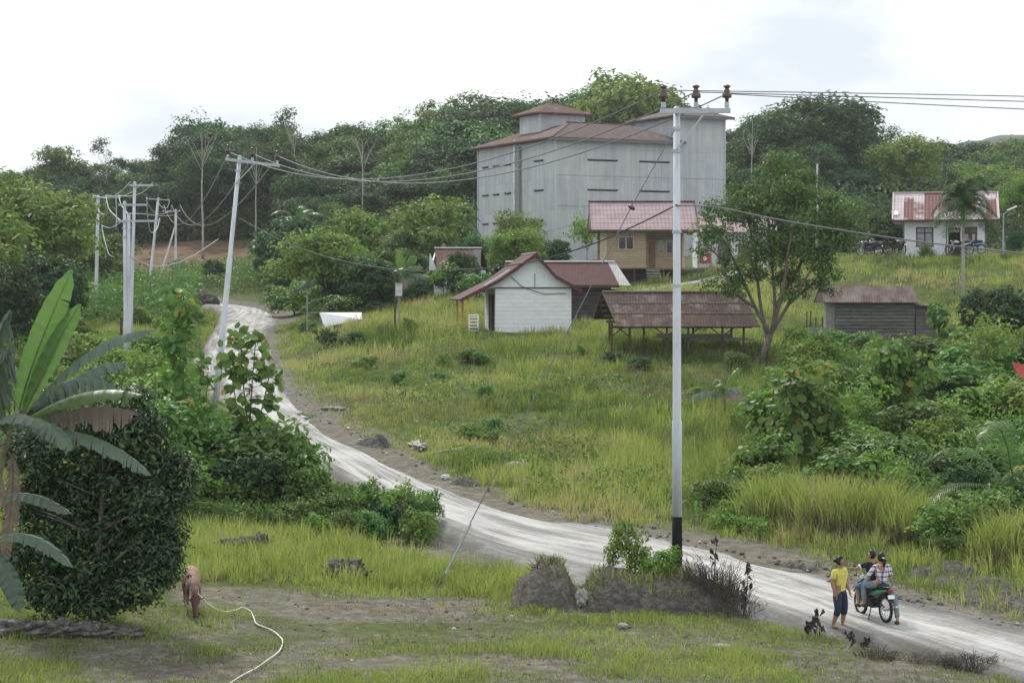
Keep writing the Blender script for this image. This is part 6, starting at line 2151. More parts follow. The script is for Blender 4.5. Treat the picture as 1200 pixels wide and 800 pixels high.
# ------------------------------------------------------------------ power poles and lines
def pole_paint():
    m, nt, b = _mat('pole_paint')
    f = noise_fac(nt, mapped(nt, (5, 5, .5)), 1.6, 8, .75)
    g2 = noise_fac(nt, mapped(nt), 9, 6, .7)
    c = mix(nt, ramp(nt, g2, [(.66, (0, 0, 0)), (.74, (1, 1, 1))]), ramp(nt, f, [(.3, (.33, .34, .35)), (.46, (.47, .50, .535)), (.65, (.56, .585, .62))]), (.2, .17, .14))
    nt.links.new(c, b.inputs['Base Color']); b.inputs['Roughness'].default_value = .5
    return m


M['pole_white'] = pole_paint()
M['pole_black'] = simple('pole_black', (.012, .012, .013), .85, 0, .3, 4, spec=.1)
M['galv'] = simple('galvanised', (.36, .39, .42), .5, .3, .15, 6)
M['porcelain'] = simple('porcelain', (.07, .035, .03), .25, 0, .25, 8, spec=.6)
M['cable'] = simple('cable_grey', (.17, .17, .18), .6, .2, .1)
M['cable_pale'] = simple('cable_pale', (.42, .44, .46), .5, .2, .1)
M['cable_black'] = simple('cable_black', (.03, .03, .035), .6, 0, .1)


def insulator(parent, p, s=1.0):
    o = MB()
    o.lathe([(.045 * s, -.12 * s), (.055 * s, 0), (.12 * s, .01 * s), (.135 * s, .06 * s), (.12 * s, .13 * s), (.07 * s, .15 * s), (.1 * s, .18 * s), (.07 * s, .22 * s), (.05 * s, .27 * s), (.09 * s, .29 * s), (.10 * s, .33 * s), (.06 * s, .36 * s)], p, 12)
    r = o.build('insulator', M['porcelain'], parent, True)
    q = MB(); q.lathe([(.05 * s, -.26 * s), (.065 * s, -.25 * s), (.065 * s, -.12 * s), (.045 * s, -.10 * s)], p, 10)
    q.build('insulator_pin', M['galv'], parent)
    return r


def pole(name, base, top, label, cat='power pole', r0=.135, r1=.078, black=None, arms=(), group=None, step=True, collars=()):
    """tapered steel tube pole; arms: (height fraction, left extent, right extent, [insulator x], brace side)"""
    base = Vector(base); top = Vector(top)
    e = empty(name, base, 0, label, cat, group)
    v = top - base; H = v.length
    def at(t): return v * t
    mb = MB()
    b0 = black / H if black else 0
    prof = [(b0, r0 * (1 - .12 * b0)), (.33, r0 * .97), (.335, r0 * .84), (.62, r0 * .8), (.625, r1 * 1.15), (1, r1)]
    mb.tube([at(t) for t, r in prof], [r for t, r in prof], 14)
    mb.build('shaft', M['pole_white'], e, True)
    if black:
        q = MB(); q.tube([at(-.02), at(b0)], [r0 * 1.03, r0 * 1.0], 14); q.build('painted_foot', M['pole_black'], e, True)
    cp = MB(); cp.lathe([(r1 * 1.1, -.01), (r1 * 1.1, .02), (r1 * .6, .06), (.01, .07)], at(1), 12); cp.build('cap', M['galv'], e)
    for (t, xl, xr, ins, br, tilt) in arms:
        p = at(t)
        dirx = Vector((math.cos(R(tilt)), 0, math.sin(R(tilt)))) if not isinstance(tilt, tuple) else Vector((math.cos(R(tilt[0])) * math.cos(R(tilt[1])), math.sin(R(tilt[1])), math.sin(R(tilt[0]))))
        off = Vector((0, -r1 - .05, 0))
        a = MB(); a.bar(p + off + dirx * xl, p + off + dirx * xr, .09, .11); ar = a.build('crossarm', M['galv'], e)
        for x in ins: insulator(ar, p + off + dirx * x + Vector((0, 0, .28)), .82)
        if br:
            bm_ = MB(); bm_.bar(p + off + dirx * (.62 * br) + Vector((0, 0, -.04)), p + off * .9 + v.normalized() * -.85, .05, .035); bm_.build('brace', M['galv'], e)
            for dz in (-.35, -.85):
              cl = MB(); cl.tube([p + v.normalized() * dz, p + v.normalized() * (dz - .07)], r1 * 1.35, 12); cl.bar(p + v.normalized() * dz + Vector((-r1 * 2, -.02, -.03)), p + v.normalized() * dz + Vector((r1 * 2, -.02, -.03)), .03)
              cl.build('clamp', M['galv'], e)
    for t in collars:
        cl = MB(); cl.tube([at(t), at(t) + v.normalized() * .06], r0 * .93, 14); cl.build('clamp', M['galv'], e)
    return e


# tall pole in the middle
FB = Vector((P(793.5, 664, 46).x, 46, 0)); FB.z = gm(FB.x, 46) - .15
FT = P(793, 128, 46)
s46 = 46 / F
pole('power_pole', FB, FT, 'tallest power pole, white tube with a black foot, standing on the earth mound', r0=.114, r1=.074, black=(P(793, 605, 46).z - FB.z),
     arms=[(.995, -20 * s46, 62 * s46, [-16 * s46, 22 * s46, 58 * s46], 1, .3)], collars=(.62, .735))
# leaning pole
EB = G(250, 81, -.1); ET = P(281, 184, 81); s81 = 81 / F
pole('power_pole', EB, ET, 'leaning white power pole in front of the road bend', r0=.135, r1=.078,
     arms=[(.985, -16 * s81, 48 * s81, [-13 * s81, 16 * s81, 45 * s81], 1, -7)])
AB = G(112, 165, -.1); AT = P(115, 230, 165); sA = 165 / F
pole('power_pole', AB, AT, 'white pole with a black foot, farthest left of the power poles', r0=.17, r1=.12, black=1.0,
     arms=[(.99, -7 * sA, 27 * sA, [], 0, 0)])
BB = G(147, 112, -.1); sB = 112 / F
BT = P(146, 237, 112)
pole('power_pole', BB, BT, 'white pole on the left of the paired poles carrying two crossarms', r0=.115, r1=.085,
     arms=[(.985, -7 * sB, 27 * sB, [], 0, 0), (.895, -9 * sB, 42 * sB, [], 1, 0)])
B2 = G(150.5, 113.5, -.1)
pole('power_pole', B2, P(151, 251, 113.5), 'shorter white pole standing tight behind the left one of the pair', r0=.105, r1=.085)
B3 = G(151.5, 116, -.1); B3T = P(158, 214, 116); s3 = 116 / F
pole('power_pole', B3, B3T, 'slightly leaning white pole, tallest of the cluster, with a short crossarm', r0=.115, r1=.08,
     arms=[(.985, -6 * s3, 22 * s3, [], 0, 0)])
CB = G(174, 222, -.1); CT_ = P(185.5, 232, 222); sC = 222 / F
pole('power_pole', CB, CT_, 'thin far pole with a black foot and brown insulators right of the cluster', r0=.18, r1=.13, black=1.2,
     arms=[(.985, -14 * sC, 13 * sC, [-13 * sC, 0, 12 * sC], 0, -4)])
DB = G(206, 245, -.1); DT = P(206, 246, 245); sD = 245 / F
DE = pole('power_pole', DB, DT, 'farthest thin pole propped by a slanting strut', r0=.17, r1=.13, arms=[(.98, -16 * sD, 6 * sD, [-14 * sD, -5 * sD, 5 * sD], 0, 1)])
part('strut', M['pole_white'], DE, lambda m: m.tube([P(205, 266, 245) - DB, G(187, 243, -.2) - DB], [.10, .14], 8))


def wire(label, a, b, sag=.0, r=.018, mat='cable', ctrl=None, name='power_line', n=26, group=None):
    a = Vector(a); b = Vector(b)
    mid = (a + b) / 2
    pts = []
    if ctrl: pts = catmull([a] + [Vector(c) for c in ctrl] + [b], 8)
    else:
        for i in range(n + 1):
            t = i / n
            pts.append(a.lerp(b, t) + Vector((0, 0, -4 * sag * t * (1 - t))))
    mb = MB(); mb.tube([p - a for p in pts], r, 5)
    o = mb.build(name, M[mat], None, True); o.location = a
    tag(o, label, 'power line', group)
    return o


F1, F2, F3 = P(777.5, 106, 45.85), P(815, 108, 45.85), P(852, 110, 45.85)
E1, E2, E3 = P(268.5, 178, 80.85), P(298, 181, 80.85), P(326, 183, 80.85)
for a, b, w_ in ((E1, F1, 'left'), (E2, F2, 'middle'), (E3, F3, 'right')):
    wire(f'wire sagging from the {w_} insulator of the leaning pole to the tallest pole', a, b, 1.5, .016, 'cable')
g_ = 'wires from the tallest pole to the right'
for a, py, w_ in ((F1, 113, 'upper'), (F2, 119, 'middle'), (F3, 128, 'lowest')):
    end = P(1200, py, 47.5)
    far = a + (end - a) * 3.6; far.z = a.z - .25
    t = 1 / 3.6
    sg = (a.z + (far.z - a.z) * t - end.z) / (4 * t * (1 - t))
    wire(f'{w_} wire running from the tallest pole to the right edge across the sky', a, far, sg, .012, 'cable')
D1, D2, D3 = P(192, 240, 244.8), P(201, 240, 244.8), P(211, 240, 244.8)
for a, b, w_ in ((D1, E1, 'left'), (D2, E2, 'middle'), (D3, E3, 'right')):
    wire(f'wire rising from the farthest pole to the {w_} insulator of the leaning pole', a, b, 2.6, .028, 'cable')
# slack jumpers among the clustered poles
def jump(lab, pts, r=.02, mat='cable_pale'):
    q = [P(*p) for p in pts]
    wire(lab, q[0], q[-1], ctrl=q[1:-1], r=r, mat=mat)


jump('cable from the first crossarm up to the short top crossarm, outermost', [(109, 229, 165), (125, 232, 150), (140, 226, 130), (153, 213, 116)], .03)
jump('cable from the first crossarm up to the short top crossarm, middle one', [(124, 229, 165), (140, 230, 145), (155, 225, 128), (166, 214, 116)], .03)
jump('cable from the first crossarm up to the short top crossarm, innermost', [(138, 229, 165), (152, 230, 145), (168, 225, 128), (179, 214, 116)], .03)
jump('slack jumper loop hanging from the left end of the first crossarm', [(109, 229, 165), (113, 242, 160), (118, 250, 150), (123, 251, 148)], .03)
jump('slack jumper loop hanging left of the paired poles', [(124, 229, 165), (127, 243, 150), (135, 253, 120), (146, 262, 112)], .03)
jump('slack jumper loop hanging beside the shaft of the paired poles', [(139, 229, 165), (142, 240, 140), (148, 248, 118), (152, 255, 112)], .03)
jump('vertical jumper hanging at the left end of the lower crossarm', [(136, 232, 111.6), (136.5, 250, 111.6), (136, 267, 111.6)], .03)
jump('wide slack cable loop drooping right of the paired poles', [(172, 232, 112), (173, 255, 113), (177, 272, 115), (184, 268, 117), (187, 256, 118)], .03)
jump('short curved jumper under the far brown insulators', [(186, 238, 221), (190, 243, 221), (196, 243, 221), (199, 234, 221)], .045)
jump('curved jumper between the far pole and its neighbour', [(172, 236, 221), (180, 248, 225), (190, 251, 235), (200, 247, 244)], .045)
jump('long low cable between the cluster and the farthest pole', [(150, 250, 112), (170, 251, 150), (190, 253, 200), (206, 252, 244)], .03)
jump('cable end dangling below the cluster beside the first pole', [(119, 264, 160), (123, 283, 155), (128, 298, 150), (134, 301, 148)], .03)
jump('cable curving under the lower crossarm', [(119, 264, 160), (128, 267, 140), (138, 263, 120), (144, 258, 112)], .03)
jump('low cable slung from the cluster to behind the leaning pole', [(152, 300, 113), (175, 311, 125), (200, 310, 135), (225, 300, 140), (256, 280, 145)], .025)
# guy wire with egg insulator
GA = P(792, 150, 45.95); GI = P(740, 242, 45.9)
gd = G(508, 46.3, 0)
ge = empty('guy_wire', GA, 0, 'stay wire with a dark egg insulator slanting from the tallest pole to the yard grass', 'stay wire')
part('upper_wire', M['cable'], ge, lambda m: m.tube([(0, 0, 0), (GI - GA) * .99], .012, 5))
part('lower_wire', M['cable'], ge, lambda m: m.tube([(GI - GA) * 1.03, gd - GA], [.012, .014], 5))
part('egg_insulator', M['porcelain'], ge, lambda m: m.tube([(GI - GA) * .985, (GI - GA) * .992, GI - GA + Vector((0, 0, -.02)), (GI - GA) * 1.025, (GI - GA) * 1.033], [.02, .075, .095, .075, .02], 10), True)
part('tensioner', M['galv'], ge, lambda m: m.tube([P(522, 672, 46.2) - GA, P(552, 613, 46.2) - GA], .024, 6))
# service cable
wire('thick black service cable sagging from the tallest pole to the left', P(793, 240, 45.9), P(281, 256, 80.9), ctrl=[P(745, 264, 47.5), P(680, 291, 50.5), P(610, 309, 55), P(540, 316, 60), (P(465, 316, 66)), P(390, 303, 72), P(330, 282, 77)], r=.018, mat='cable_black')
wire('thick service cable sagging from the tallest pole to the right edge', P(793, 241, 45.9), P(1420, 318, 46), ctrl=[P(840, 243, 45.9), P(905, 256, 45.9), P(1000, 272, 45.9), P(1100, 286, 45.9), P(1200, 297, 45.9), P(1300, 308, 45.9)], r=.018, mat='cable')
wire('thin wire crossing in front of the grey building to the tiled house', P(560, 275, 190), P(692, 256, 149), .6, .018, 'cable')

# ------------------------------------------------------------------ small posts, lamps, sheet
g = G(463, 112, -.05)
e = empty('meter_post', g, 0, 'dark post with a small lamp arm standing beside the grey meter box', 'post')
hp = P(463, 318, 112).z - g.z
part('post', M['wood_dark'], e, lambda m: m.bar((0, 0, 0), (0, 0, hp), .1))
part('lamp_arm', M['white_paint'], e, lambda m: m.tube([(-.05, 0, hp), (.15, -.05, hp + .08), (.42, -.1, hp + .16)], [.035, .03, .05], 7))
g = G(467.5, 111.7, -.05)
e = empty('meter_box', g, 0, 'pale grey meter box on a slim post beside the dark lamp post', 'meter box')
hb = P(0, 339, 111.7).z - g.z
part('post', M['wood_grey'], e, lambda m: m.bar((0, .06, 0), (0, .06, hb + .1), .09))
part('box', simple('box_grey', (.5, .5, .49), .6, 0, .1), e, lambda m: m.box((0, -.05, hb), (.36, .2, .72)))
part('lid_seam', M['grey_trim'], e, lambda m: (m.box((0, -.153, hb - .1), (.3, .012, .02)), m.box((0, -.16, hb + .38), (.4, .24, .03))))
g = G(360, 121, -.1)
e = empty('wooden_post', g, 0, 'thin wooden post with a flat top board near the white sheet', 'post')
hp = P(0, 342, 121).z - g.z
part('post', M['wood_grey'], e, lambda m: m.bar((0, 0, 0), (0, 0, hp), .08)); part('top_board', M['wood_grey'], e, lambda m: m.box((0, 0, hp + .02), (.5, .3, .07)))
g = G(400, 122, -.05)
e = empty('white_sheet', g, 0, 'tilted white panel lying on low posts at the edge of the grass', 'panel')
q = [P(374.5, 366, 121) - g, P(424, 366, 124) - g, P(424, 374, 121.5) - g, P(380, 383, 120.5) - g]
part('panel', M['white_paint'], e, lambda m: m.slab([q[0], q[3], q[2], q[1]], .05))
part('prop', M['wood_grey'], e, lambda m: [m.bar((p.x, p.y + .2, -.1), (p.x, p.y + .2, p.z - .06), .07) for p in q])
part('rail', M['wood_grey'], e, lambda m: m.bar(P(360, 366, 121) - g, P(376, 366, 121.1) - g, .06))
for px, d, py, lab in ((565, 59.5, 0, ''),): pass
g = G(1175, 151)
e = empty('street_lamp', g, 0, 'street lamp with a tilted white lamp head right of the white house', 'street lamp')
hp = P(0, 250, 151).z - g.z
part('pole', M['galv'], e, lambda m: m.tube([(0, 0, -.1), (0, 0, hp)], [.08, .06], 8))
part('arm', M['galv'], e, lambda m: m.tube([(0, 0, hp - .05), (.3, -.02, hp + .12), (.55, -.03, hp + .3)], .04, 6))
part('lamp_head', M['white_paint'], e, lambda m: m.box((.62, -.05, hp + .36), (.75, .3, .09), (0, -R(24), 0)))
g = G(142, 109)
e = empty('dark_stump', g, 0, 'thin dark upright stake left of the paired poles', 'stake')
part('stake', M['wood_dark'], e, lambda m: m.tube([(0, 0, -.1), (0, 0, P(0, 372, 109).z - g.z)], [.09, .07], 7))
# dead snag with white patches right of the forked tree's crown: a pale far pole
g = G(957, 150)
e = empty('patchy_pole', g, 0, 'thin mottled white pole half hidden in the crown of the forked tree', 'pole')
part('shaft', simple('mottled', (.4, .42, .42), .8, 0, .6, 1.2), e, lambda m: m.tube([(0, 0, -.1), (0, 0, P(0, 192, 150).z - g.z)], [.12, .07], 8))
g = G(1210, 66)
e = empty('red_flag', g, 0, 'small faded red flag on a stick in the bushes at the right edge', 'flag')
hz = P(0, 432, 66).z - g.z
part('stick', M['wood_grey'], e, lambda m: m.bar((0, 0, 0), (0, 0, hz + .3), .03))
part('cloth', simple('faded_red', (.5, .10, .08), .8, 0, .12, 5), e, lambda m: m.slab([(-.66, -.02, hz + .22), (-.55, .03, hz - .05), (-.25, -.03, hz - .36), (0, 0, hz - .2), (0, 0, hz + .2), (-.3, .03, hz + .14)], .01))
# ------------------------------------------------------------------ figures grown from skeletons
M['skin'] = simple('skin', (.30, .17, .11), .6, 0, .08, 6)
M['hair'] = simple('hair', (.012, .010, .010), .5, 0, .2, 20)
M['yellow_shirt'] = simple('yellow_shirt', (.56, .51, .12), .85, 0, .10, 9, .15)
M['navy'] = simple('navy_cloth', (.022, .03, .052), .85, 0, .2, 7, .15)
M['jeans'] = simple('jeans', (.07, .13, .23), .85, 0, .2, 8, .15)
M['jeans_grey'] = simple('jeans_grey', (.16, .20, .23), .85, 0, .2, 8, .15)
M['black_cloth'] = simple('black_cloth', (.016, .016, .02), .8, 0, .2, 7)
M['white_cloth'] = simple('white_cloth', (.65, .65, .65), .8, 0, .1, 7)
M['shoe'] = simple('shoe', (.05, .04, .035), .7, 0, .2)


def plaid():
    m, nt, b = _mat('plaid')
    tc = nt.nodes.new('ShaderNodeTexCoord'); sp = nt.nodes.new('ShaderNodeSeparateXYZ'); nt.links.new(tc.outputs['Object'], sp.inputs[0])
    def band(s, k, w): return math_n(nt, 'LESS_THAN', math_n(nt, 'FRACT', math_n(nt, 'MULTIPLY', s, k)), w)
    h = math_n(nt, 'ADD', sp.outputs[0], math_n(nt, 'MULTIPLY', sp.outputs[1], .7))
    a = band(h, 11, .3); c = band(sp.outputs[2], 9, .3)
    f = math_n(nt, 'MULTIPLY', math_n(nt, 'ADD', a, c), .5)
    nt.links.new(ramp(nt, f, [(0, (.62, .60, .64)), (.5, (.20, .17, .24)), (1, (.03, .035, .08))]), b.inputs['Base Color'])
    b.inputs['Roughness'].default_value = .85
    return m


M['plaid'] = plaid()


def skin_mesh(name, joints, bones, mat, parent, sub=2, extra=None, root=None):
    """joints: {key: (x, y, z, rx[, ry])}; bones: [(a, b)]"""
    keys = list(joints)
    me = bpy.data.meshes.new(name)
    me.from_pydata([joints[k][:3] for k in keys], [(keys.index(a), keys.index(b)) for a, b in bones], [])
    tmp = bpy.data.objects.new(name + '_tmp', me); COL.objects.link(tmp)
    md = tmp.modifiers.new('s', 'SKIN'); md.use_smooth_shade = True; md.branch_smoothing = .3
    sv = me.skin_vertices[0].data
    for i, k in enumerate(keys):
        j = joints[k]; sv[i].radius = (j[3], j[4] if len(j) > 4 else j[3]); sv[i].use_root = (k == (root or keys[0]))
    ss = tmp.modifiers.new('d', 'SUBSURF'); ss.levels = sub; ss.render_levels = sub
    dg = bpy.context.evaluated_depsgraph_get()
    out = bpy.data.meshes.new_from_object(tmp.evaluated_get(dg), depsgraph=dg)
    bpy.data.objects.remove(tmp)
    out.materials.clear()
    if extra:
        bm = bmesh.new(); bm.from_mesh(out)
        for mb in extra:
            vs = [bm.verts.new(v) for v in mb.v]
            for f in mb.f:
                try: bm.faces.new([vs[i] for i in f])
                except ValueError: pass
        bm.to_mesh(out); bm.free()
    out.name = name
    return link(name, out, parent, mat, True)


def lerp3(a, b, t): return tuple(a[i] + (b[i] - a[i]) * t for i in range(3))


def fingers(wrist, palm, side, curl=.5):
    """five short bent tubes rooted in the palm"""
    w = Vector(wrist); p = Vector(palm); d = (p - w).normalized()
    s = Vector(side).normalized(); s = (s - d * s.dot(d)).normalized(); n = d.cross(s)
    mb = MB()
    for i, L in enumerate((.068, .078, .074, .06)):
        o = p + s * (-.027 + i * .018) - d * .01
        a = o + d * L * .5; b = a + (d * math.cos(curl) + n * math.sin(curl)) * L * .32; c = b + (d * math.cos(curl * 2) + n * math.sin(curl * 2)) * L * .28
        mb.tube([o, a, b, c], [.0095, .009, .0085, .006], 6)
    o = w.lerp(p, .45) - s * .028
    a = o + (d * .6 - s * .8).normalized() * .03; b = a + (d * .9 - s * .3 + n * .2).normalized() * .03
    mb.tube([o, a, b], [.012, .011, .008], 6)
    return mb


def human(parent, J, top_mat, leg_mat, sleeve=.5, leg_cover=1.0, hairstyle='bun', look=(0, -1, 0), build=1.0, shoe=True, shirt_len=0.0):
    """J: pelvis chest neck head, shl elb wrl hal (and r), hipl knl anl tol (and r)"""
    k = build
    H = Vector(J['head']); lk = Vector(look).normalized(); rt = lk.cross(Vector((0, 0, 1))).normalized()
    jt = {'pelvis': (*J['pelvis'], .125 * k, .10 * k), 'waist': (*lerp3(J['pelvis'], J['chest'], .5), .115 * k, .09 * k), 'chest': (*J['chest'], .135 * k, .095 * k),
          'neckb': (*lerp3(J['chest'], J['neck'], .8), .065), 'neck': (*J['neck'], .048), 'jaw': (*(H + Vector((0, 0, -.07)) + lk * .025), .062), 'mid': (*H, .082, .088), 'top': (*(H + Vector((0, 0, .065)) - lk * .01), .07)}
    bones = [('pelvis', 'waist'), ('waist', 'chest'), ('chest', 'neckb'), ('neckb', 'neck'), ('neck', 'jaw'), ('jaw', 'mid'), ('mid', 'top')]
    ex = []
    for s in 'lr':
        sh, el, wr, ha = (J[x + s] for x in ('sh', 'el', 'wr', 'ha'))
        jt['sh' + s] = (*sh, .055 * k); jt['el' + s] = (*el, .038 * k); jt['fa' + s] = (*lerp3(el, wr, .35), .038 * k); jt['wr' + s] = (*wr, .024); jt['ha' + s] = (*ha, .034, .018)
        bones += [('chest', 'sh' + s), ('sh' + s, 'el' + s), ('el' + s, 'fa' + s), ('fa' + s, 'wr' + s), ('wr' + s, 'ha' + s)]
        hp, kn, an, to = (J[x + s] for x in ('hip', 'kn', 'an', 'to'))
        jt['hip' + s] = (*hp, .085 * k); jt['th' + s] = (*lerp3(hp, kn, .5), .072 * k); jt['kn' + s] = (*kn, .052 * k); jt['cf' + s] = (*lerp3(kn, an, .3), .053 * k); jt['an' + s] = (*an, .034); jt['to' + s] = (*to, .03, .022)
        bones += [('pelvis', 'hip' + s), ('hip' + s, 'th' + s), ('th' + s, 'kn' + s), ('kn' + s, 'cf' + s), ('cf' + s, 'an' + s), ('an' + s, 'to' + s)]
        ex.append(fingers(wr, ha, rt if s == 'l' else -rt))
    nose = MB(); nose.tube([H + lk * .075 + Vector((0, 0, .015)), H + lk * .108 + Vector((0, 0, -.018)), H + lk * .08 + Vector((0, 0, -.028))], [.008, .014, .008], 6); ex.append(nose)
    for s in (-1, 1):
        ear = MB(); ear.lathe([(.006, -.028), (.016, -.012), (.018, .008), (.008, .028)], H + rt * s * .083 - lk * .005, 7); ex.append(ear)
    body = skin_mesh('body', jt, bones, M['skin'], parent, 2, ex)
    # eyes and mouth
    fc = MB()
    for s in (-1, 1): fc.lathe([(.004, -.006), (.011, 0), (.004, .006)], H + lk * .083 + rt * s * .03 + Vector((0, 0, .008)), 6)
    fc.build('eyes', M['hair'], parent)
    mo = MB(); mo.box(H + lk * .078 + Vector((0, 0, -.052)), (.03, .03, .008)); mo.build('mouth', simple('lips', (.25, .09, .08), .5, 0, .1), parent)
    # clothes: slightly wider growths over the same bones
    g = .022
    tj = {}; tb = []
    for q in ('waist', 'chest'): tj[q] = (jt[q][0], jt[q][1], jt[q][2], jt[q][3] + g, jt[q][4] + g)
    pv = Vector(J['pelvis']) + (Vector(J['pelvis']) - Vector(J['chest'])).normalized() * shirt_len
    tj['hem'] = (*pv, jt['pelvis'][3] + g, jt['pelvis'][4] + g + .01); tj['col'] = (*lerp3(J['chest'], J['neck'], .72), .078)
    tb = [('hem', 'waist'), ('waist', 'chest'), ('chest', 'col')]
    for s in 'lr':
        e2 = lerp3(J['sh' + s], J['el' + s], min(1, sleeve * 1.0))
        tj['sh' + s] = (*J['sh' + s], .066 * k); tj['sl' + s] = (*e2, (.055 if sleeve < 1 else .048) * k)
        tb += [('chest', 'sh' + s), ('sh' + s, 'sl' + s)]
        if sleeve > 1: tj['cu' + s] = (*lerp3(J['el' + s], J['wr' + s], min(1, sleeve - 1)), .036); tb.append(('sl' + s, 'cu' + s))
    skin_mesh('shirt', tj, tb, top_mat, parent, 2, root='waist')
    lj = {'pelvis': (*J['pelvis'], .135 * k, .112 * k), 'w': (*lerp3(J['pelvis'], J['chest'], .25), .12 * k, .1 * k)}; lb = [('pelvis', 'w')]
    for s in 'lr':
        hp, kn, an = J['hip' + s], J['kn' + s], J['an' + s]
        lj['hip' + s] = (*hp, .098 * k); lj['th' + s] = (*lerp3(hp, kn, .5), .086 * k); lj['kn' + s] = (*kn, .066 * k); lj['end' + s] = (*lerp3(kn, an, leg_cover), .058 * k)
        lb += [('pelvis', 'hip' + s), ('hip' + s, 'th' + s), ('th' + s, 'kn' + s), ('kn' + s, 'end' + s)]
    skin_mesh('trousers', lj, lb, leg_mat, parent, 2)
    # hair
    cap = MB(); nu, nv = 18, 12; kk = []
    for j in range(nv + 1):
        ph = math.pi * j / nv
        for i in range(nu):
            th = 2 * math.pi * i / nu
            dv = (lk * math.cos(th) + rt * math.sin(th)) * math.sin(ph) + Vector((0, 0, 1)) * math.cos(ph)
            fr = dv.dot(lk); face = fr > .3 and dv.z < .55
            kk.append(face or dv.z < -.72)
            rr_ = (.104 if not face else .075) - .012 * max(0, fr)
            cap.v.append(tuple(H + Vector((0, 0, .018)) - lk * .016 + Vector((dv.x * rr_ * .93, dv.y * rr_ * .97, dv.z * rr_ * 1.06))))
    for j in range(nv):
        for i in range(nu):
            f4 = (j * nu + i, j * nu + (i + 1) % nu, (j + 1) * nu + (i + 1) % nu, (j + 1) * nu + i)
            if not all(kk[q] for q in f4): cap.f.append(f4); cap.mi.append(0)
    if hairstyle in ('bun', 'tail'):
        cap.lathe([(.01, -.045), (.038, -.02), (.045, 0), (.036, .025), (.01, .042)], H - lk * (.125 if hairstyle == 'bun' else .11) + Vector((0, 0, .01)), 12)
    if hairstyle == 'tail': cap.tube([H - lk * .10 + Vector((0, 0, .02)), H - lk * .145 + Vector((0, 0, -.05)), H - lk * .14 + Vector((0, 0, -.14)), H - lk * .12 + Vector((0, 0, -.21))], [.03, .038, .03, .008], 10)
    cap.build('hair', M['hair'], parent, True)
    hj = {'a': (*(H + Vector((0, 0, .03)) - lk * .035), .088, .085), 'b': (*(H + Vector((0, 0, .075)) - lk * .012), .078), 'c': (*(H + Vector((0, 0, -.03)) - lk * .05), .07)}
    hb = [('a', 'b'), ('a', 'c')]
    if hairstyle == 'bun': hj['d'] = (*(H + Vector((0, 0, -.005)) - lk * .13), .042); hb.append(('a', 'd'))
    if hairstyle == 'tail':
        hj['d'] = (*(H + Vector((0, 0, 0)) - lk * .115), .045); hj['e'] = (*(H + Vector((0, 0, -.10)) - lk * .14), .04); hj['f'] = (*(H + Vector((0, 0, -.2)) - lk * .13), .022); hb += [('a', 'd'), ('d', 'e'), ('e', 'f')]
    if shoe:
        for s in 'lr':
            a = Vector(J['an' + s]); t = Vector(J['to' + s]); dd = (t - a); dd.z = 0
            if dd.length < .01: dd = Vector((0, -.1, 0))
            dd.normalize()
            m = MB(); m.tube([a - dd * .05 + Vector((0, 0, -.055)), a + dd * .05 + Vector((0, 0, -.055)), t + dd * .03 + Vector((0, 0, -.005))], [.035, .042, .028], 8); m.build('sandal', M['shoe'], parent, True)


# woman in yellow: local front is -Y
wd_ = 42.3
wg = G(985, wd_) + Vector((0, 0, .13))
we = empty('person', wg, R(42), 'woman standing in a yellow t-shirt and dark calf-length trousers facing the motorcycle', 'person')
human(we, {'pelvis': (0, 0, .84), 'chest': (0, -.01, 1.17), 'neck': (0, -.01, 1.36), 'head': (0, -.035, 1.46),
           'shl': (-.16, 0, 1.26), 'ell': (-.21, .02, .99), 'wrl': (-.2, -.06, .78), 'hal': (-.19, -.08, .71), 'shr': (.16, 0, 1.26), 'elr': (.22, .0, .99), 'wrr': (.2, -.12, .80), 'har': (.19, -.15, .73),
           'hipl': (-.09, 0, .80), 'knl': (-.13, -.08, .45), 'anl': (-.15, .06, .075), 'tol': (-.17, -.07, .03), 'hipr': (.09, 0, .80), 'knr': (.11, -.05, .45), 'anr': (.13, .02, .075), 'tor': (.15, -.12, .03)},
      M['yellow_shirt'], M['navy'], sleeve=.72, leg_cover=.45, hairstyle='bun', look=(.65, -1, .03), build=1.28, shirt_len=.05)
we.scale = (.96,) * 3


# ------------------------------------------------------------------ motorcycle (local +Y is forward)
M['rubber'] = simple('rubber', (.02, .02, .02), .85, 0, .25, 10)
M['bike_green'] = simple('bike_green', (.05, .16, .09), .35, 0, .15)
M['bike_dark'] = simple('bike_dark', (.03, .03, .035), .45, .3, .2)
M['chrome'] = simple('chrome', (.5, .5, .52), .3, .8, .1)
M['seat_black'] = simple('seat_black', (.02, .02, .022), .6, 0, .15)
M['lamp_red'] = simple('lamp_red', (.3, .02, .02), .3, 0, .1)
M['scooter_blue'] = simple('scooter_blue', (.05, .22, .42), .35, 0, .1)
M['scooter_dark'] = simple('scooter_dark', (.04, .04, .05), .35, 0, .1)


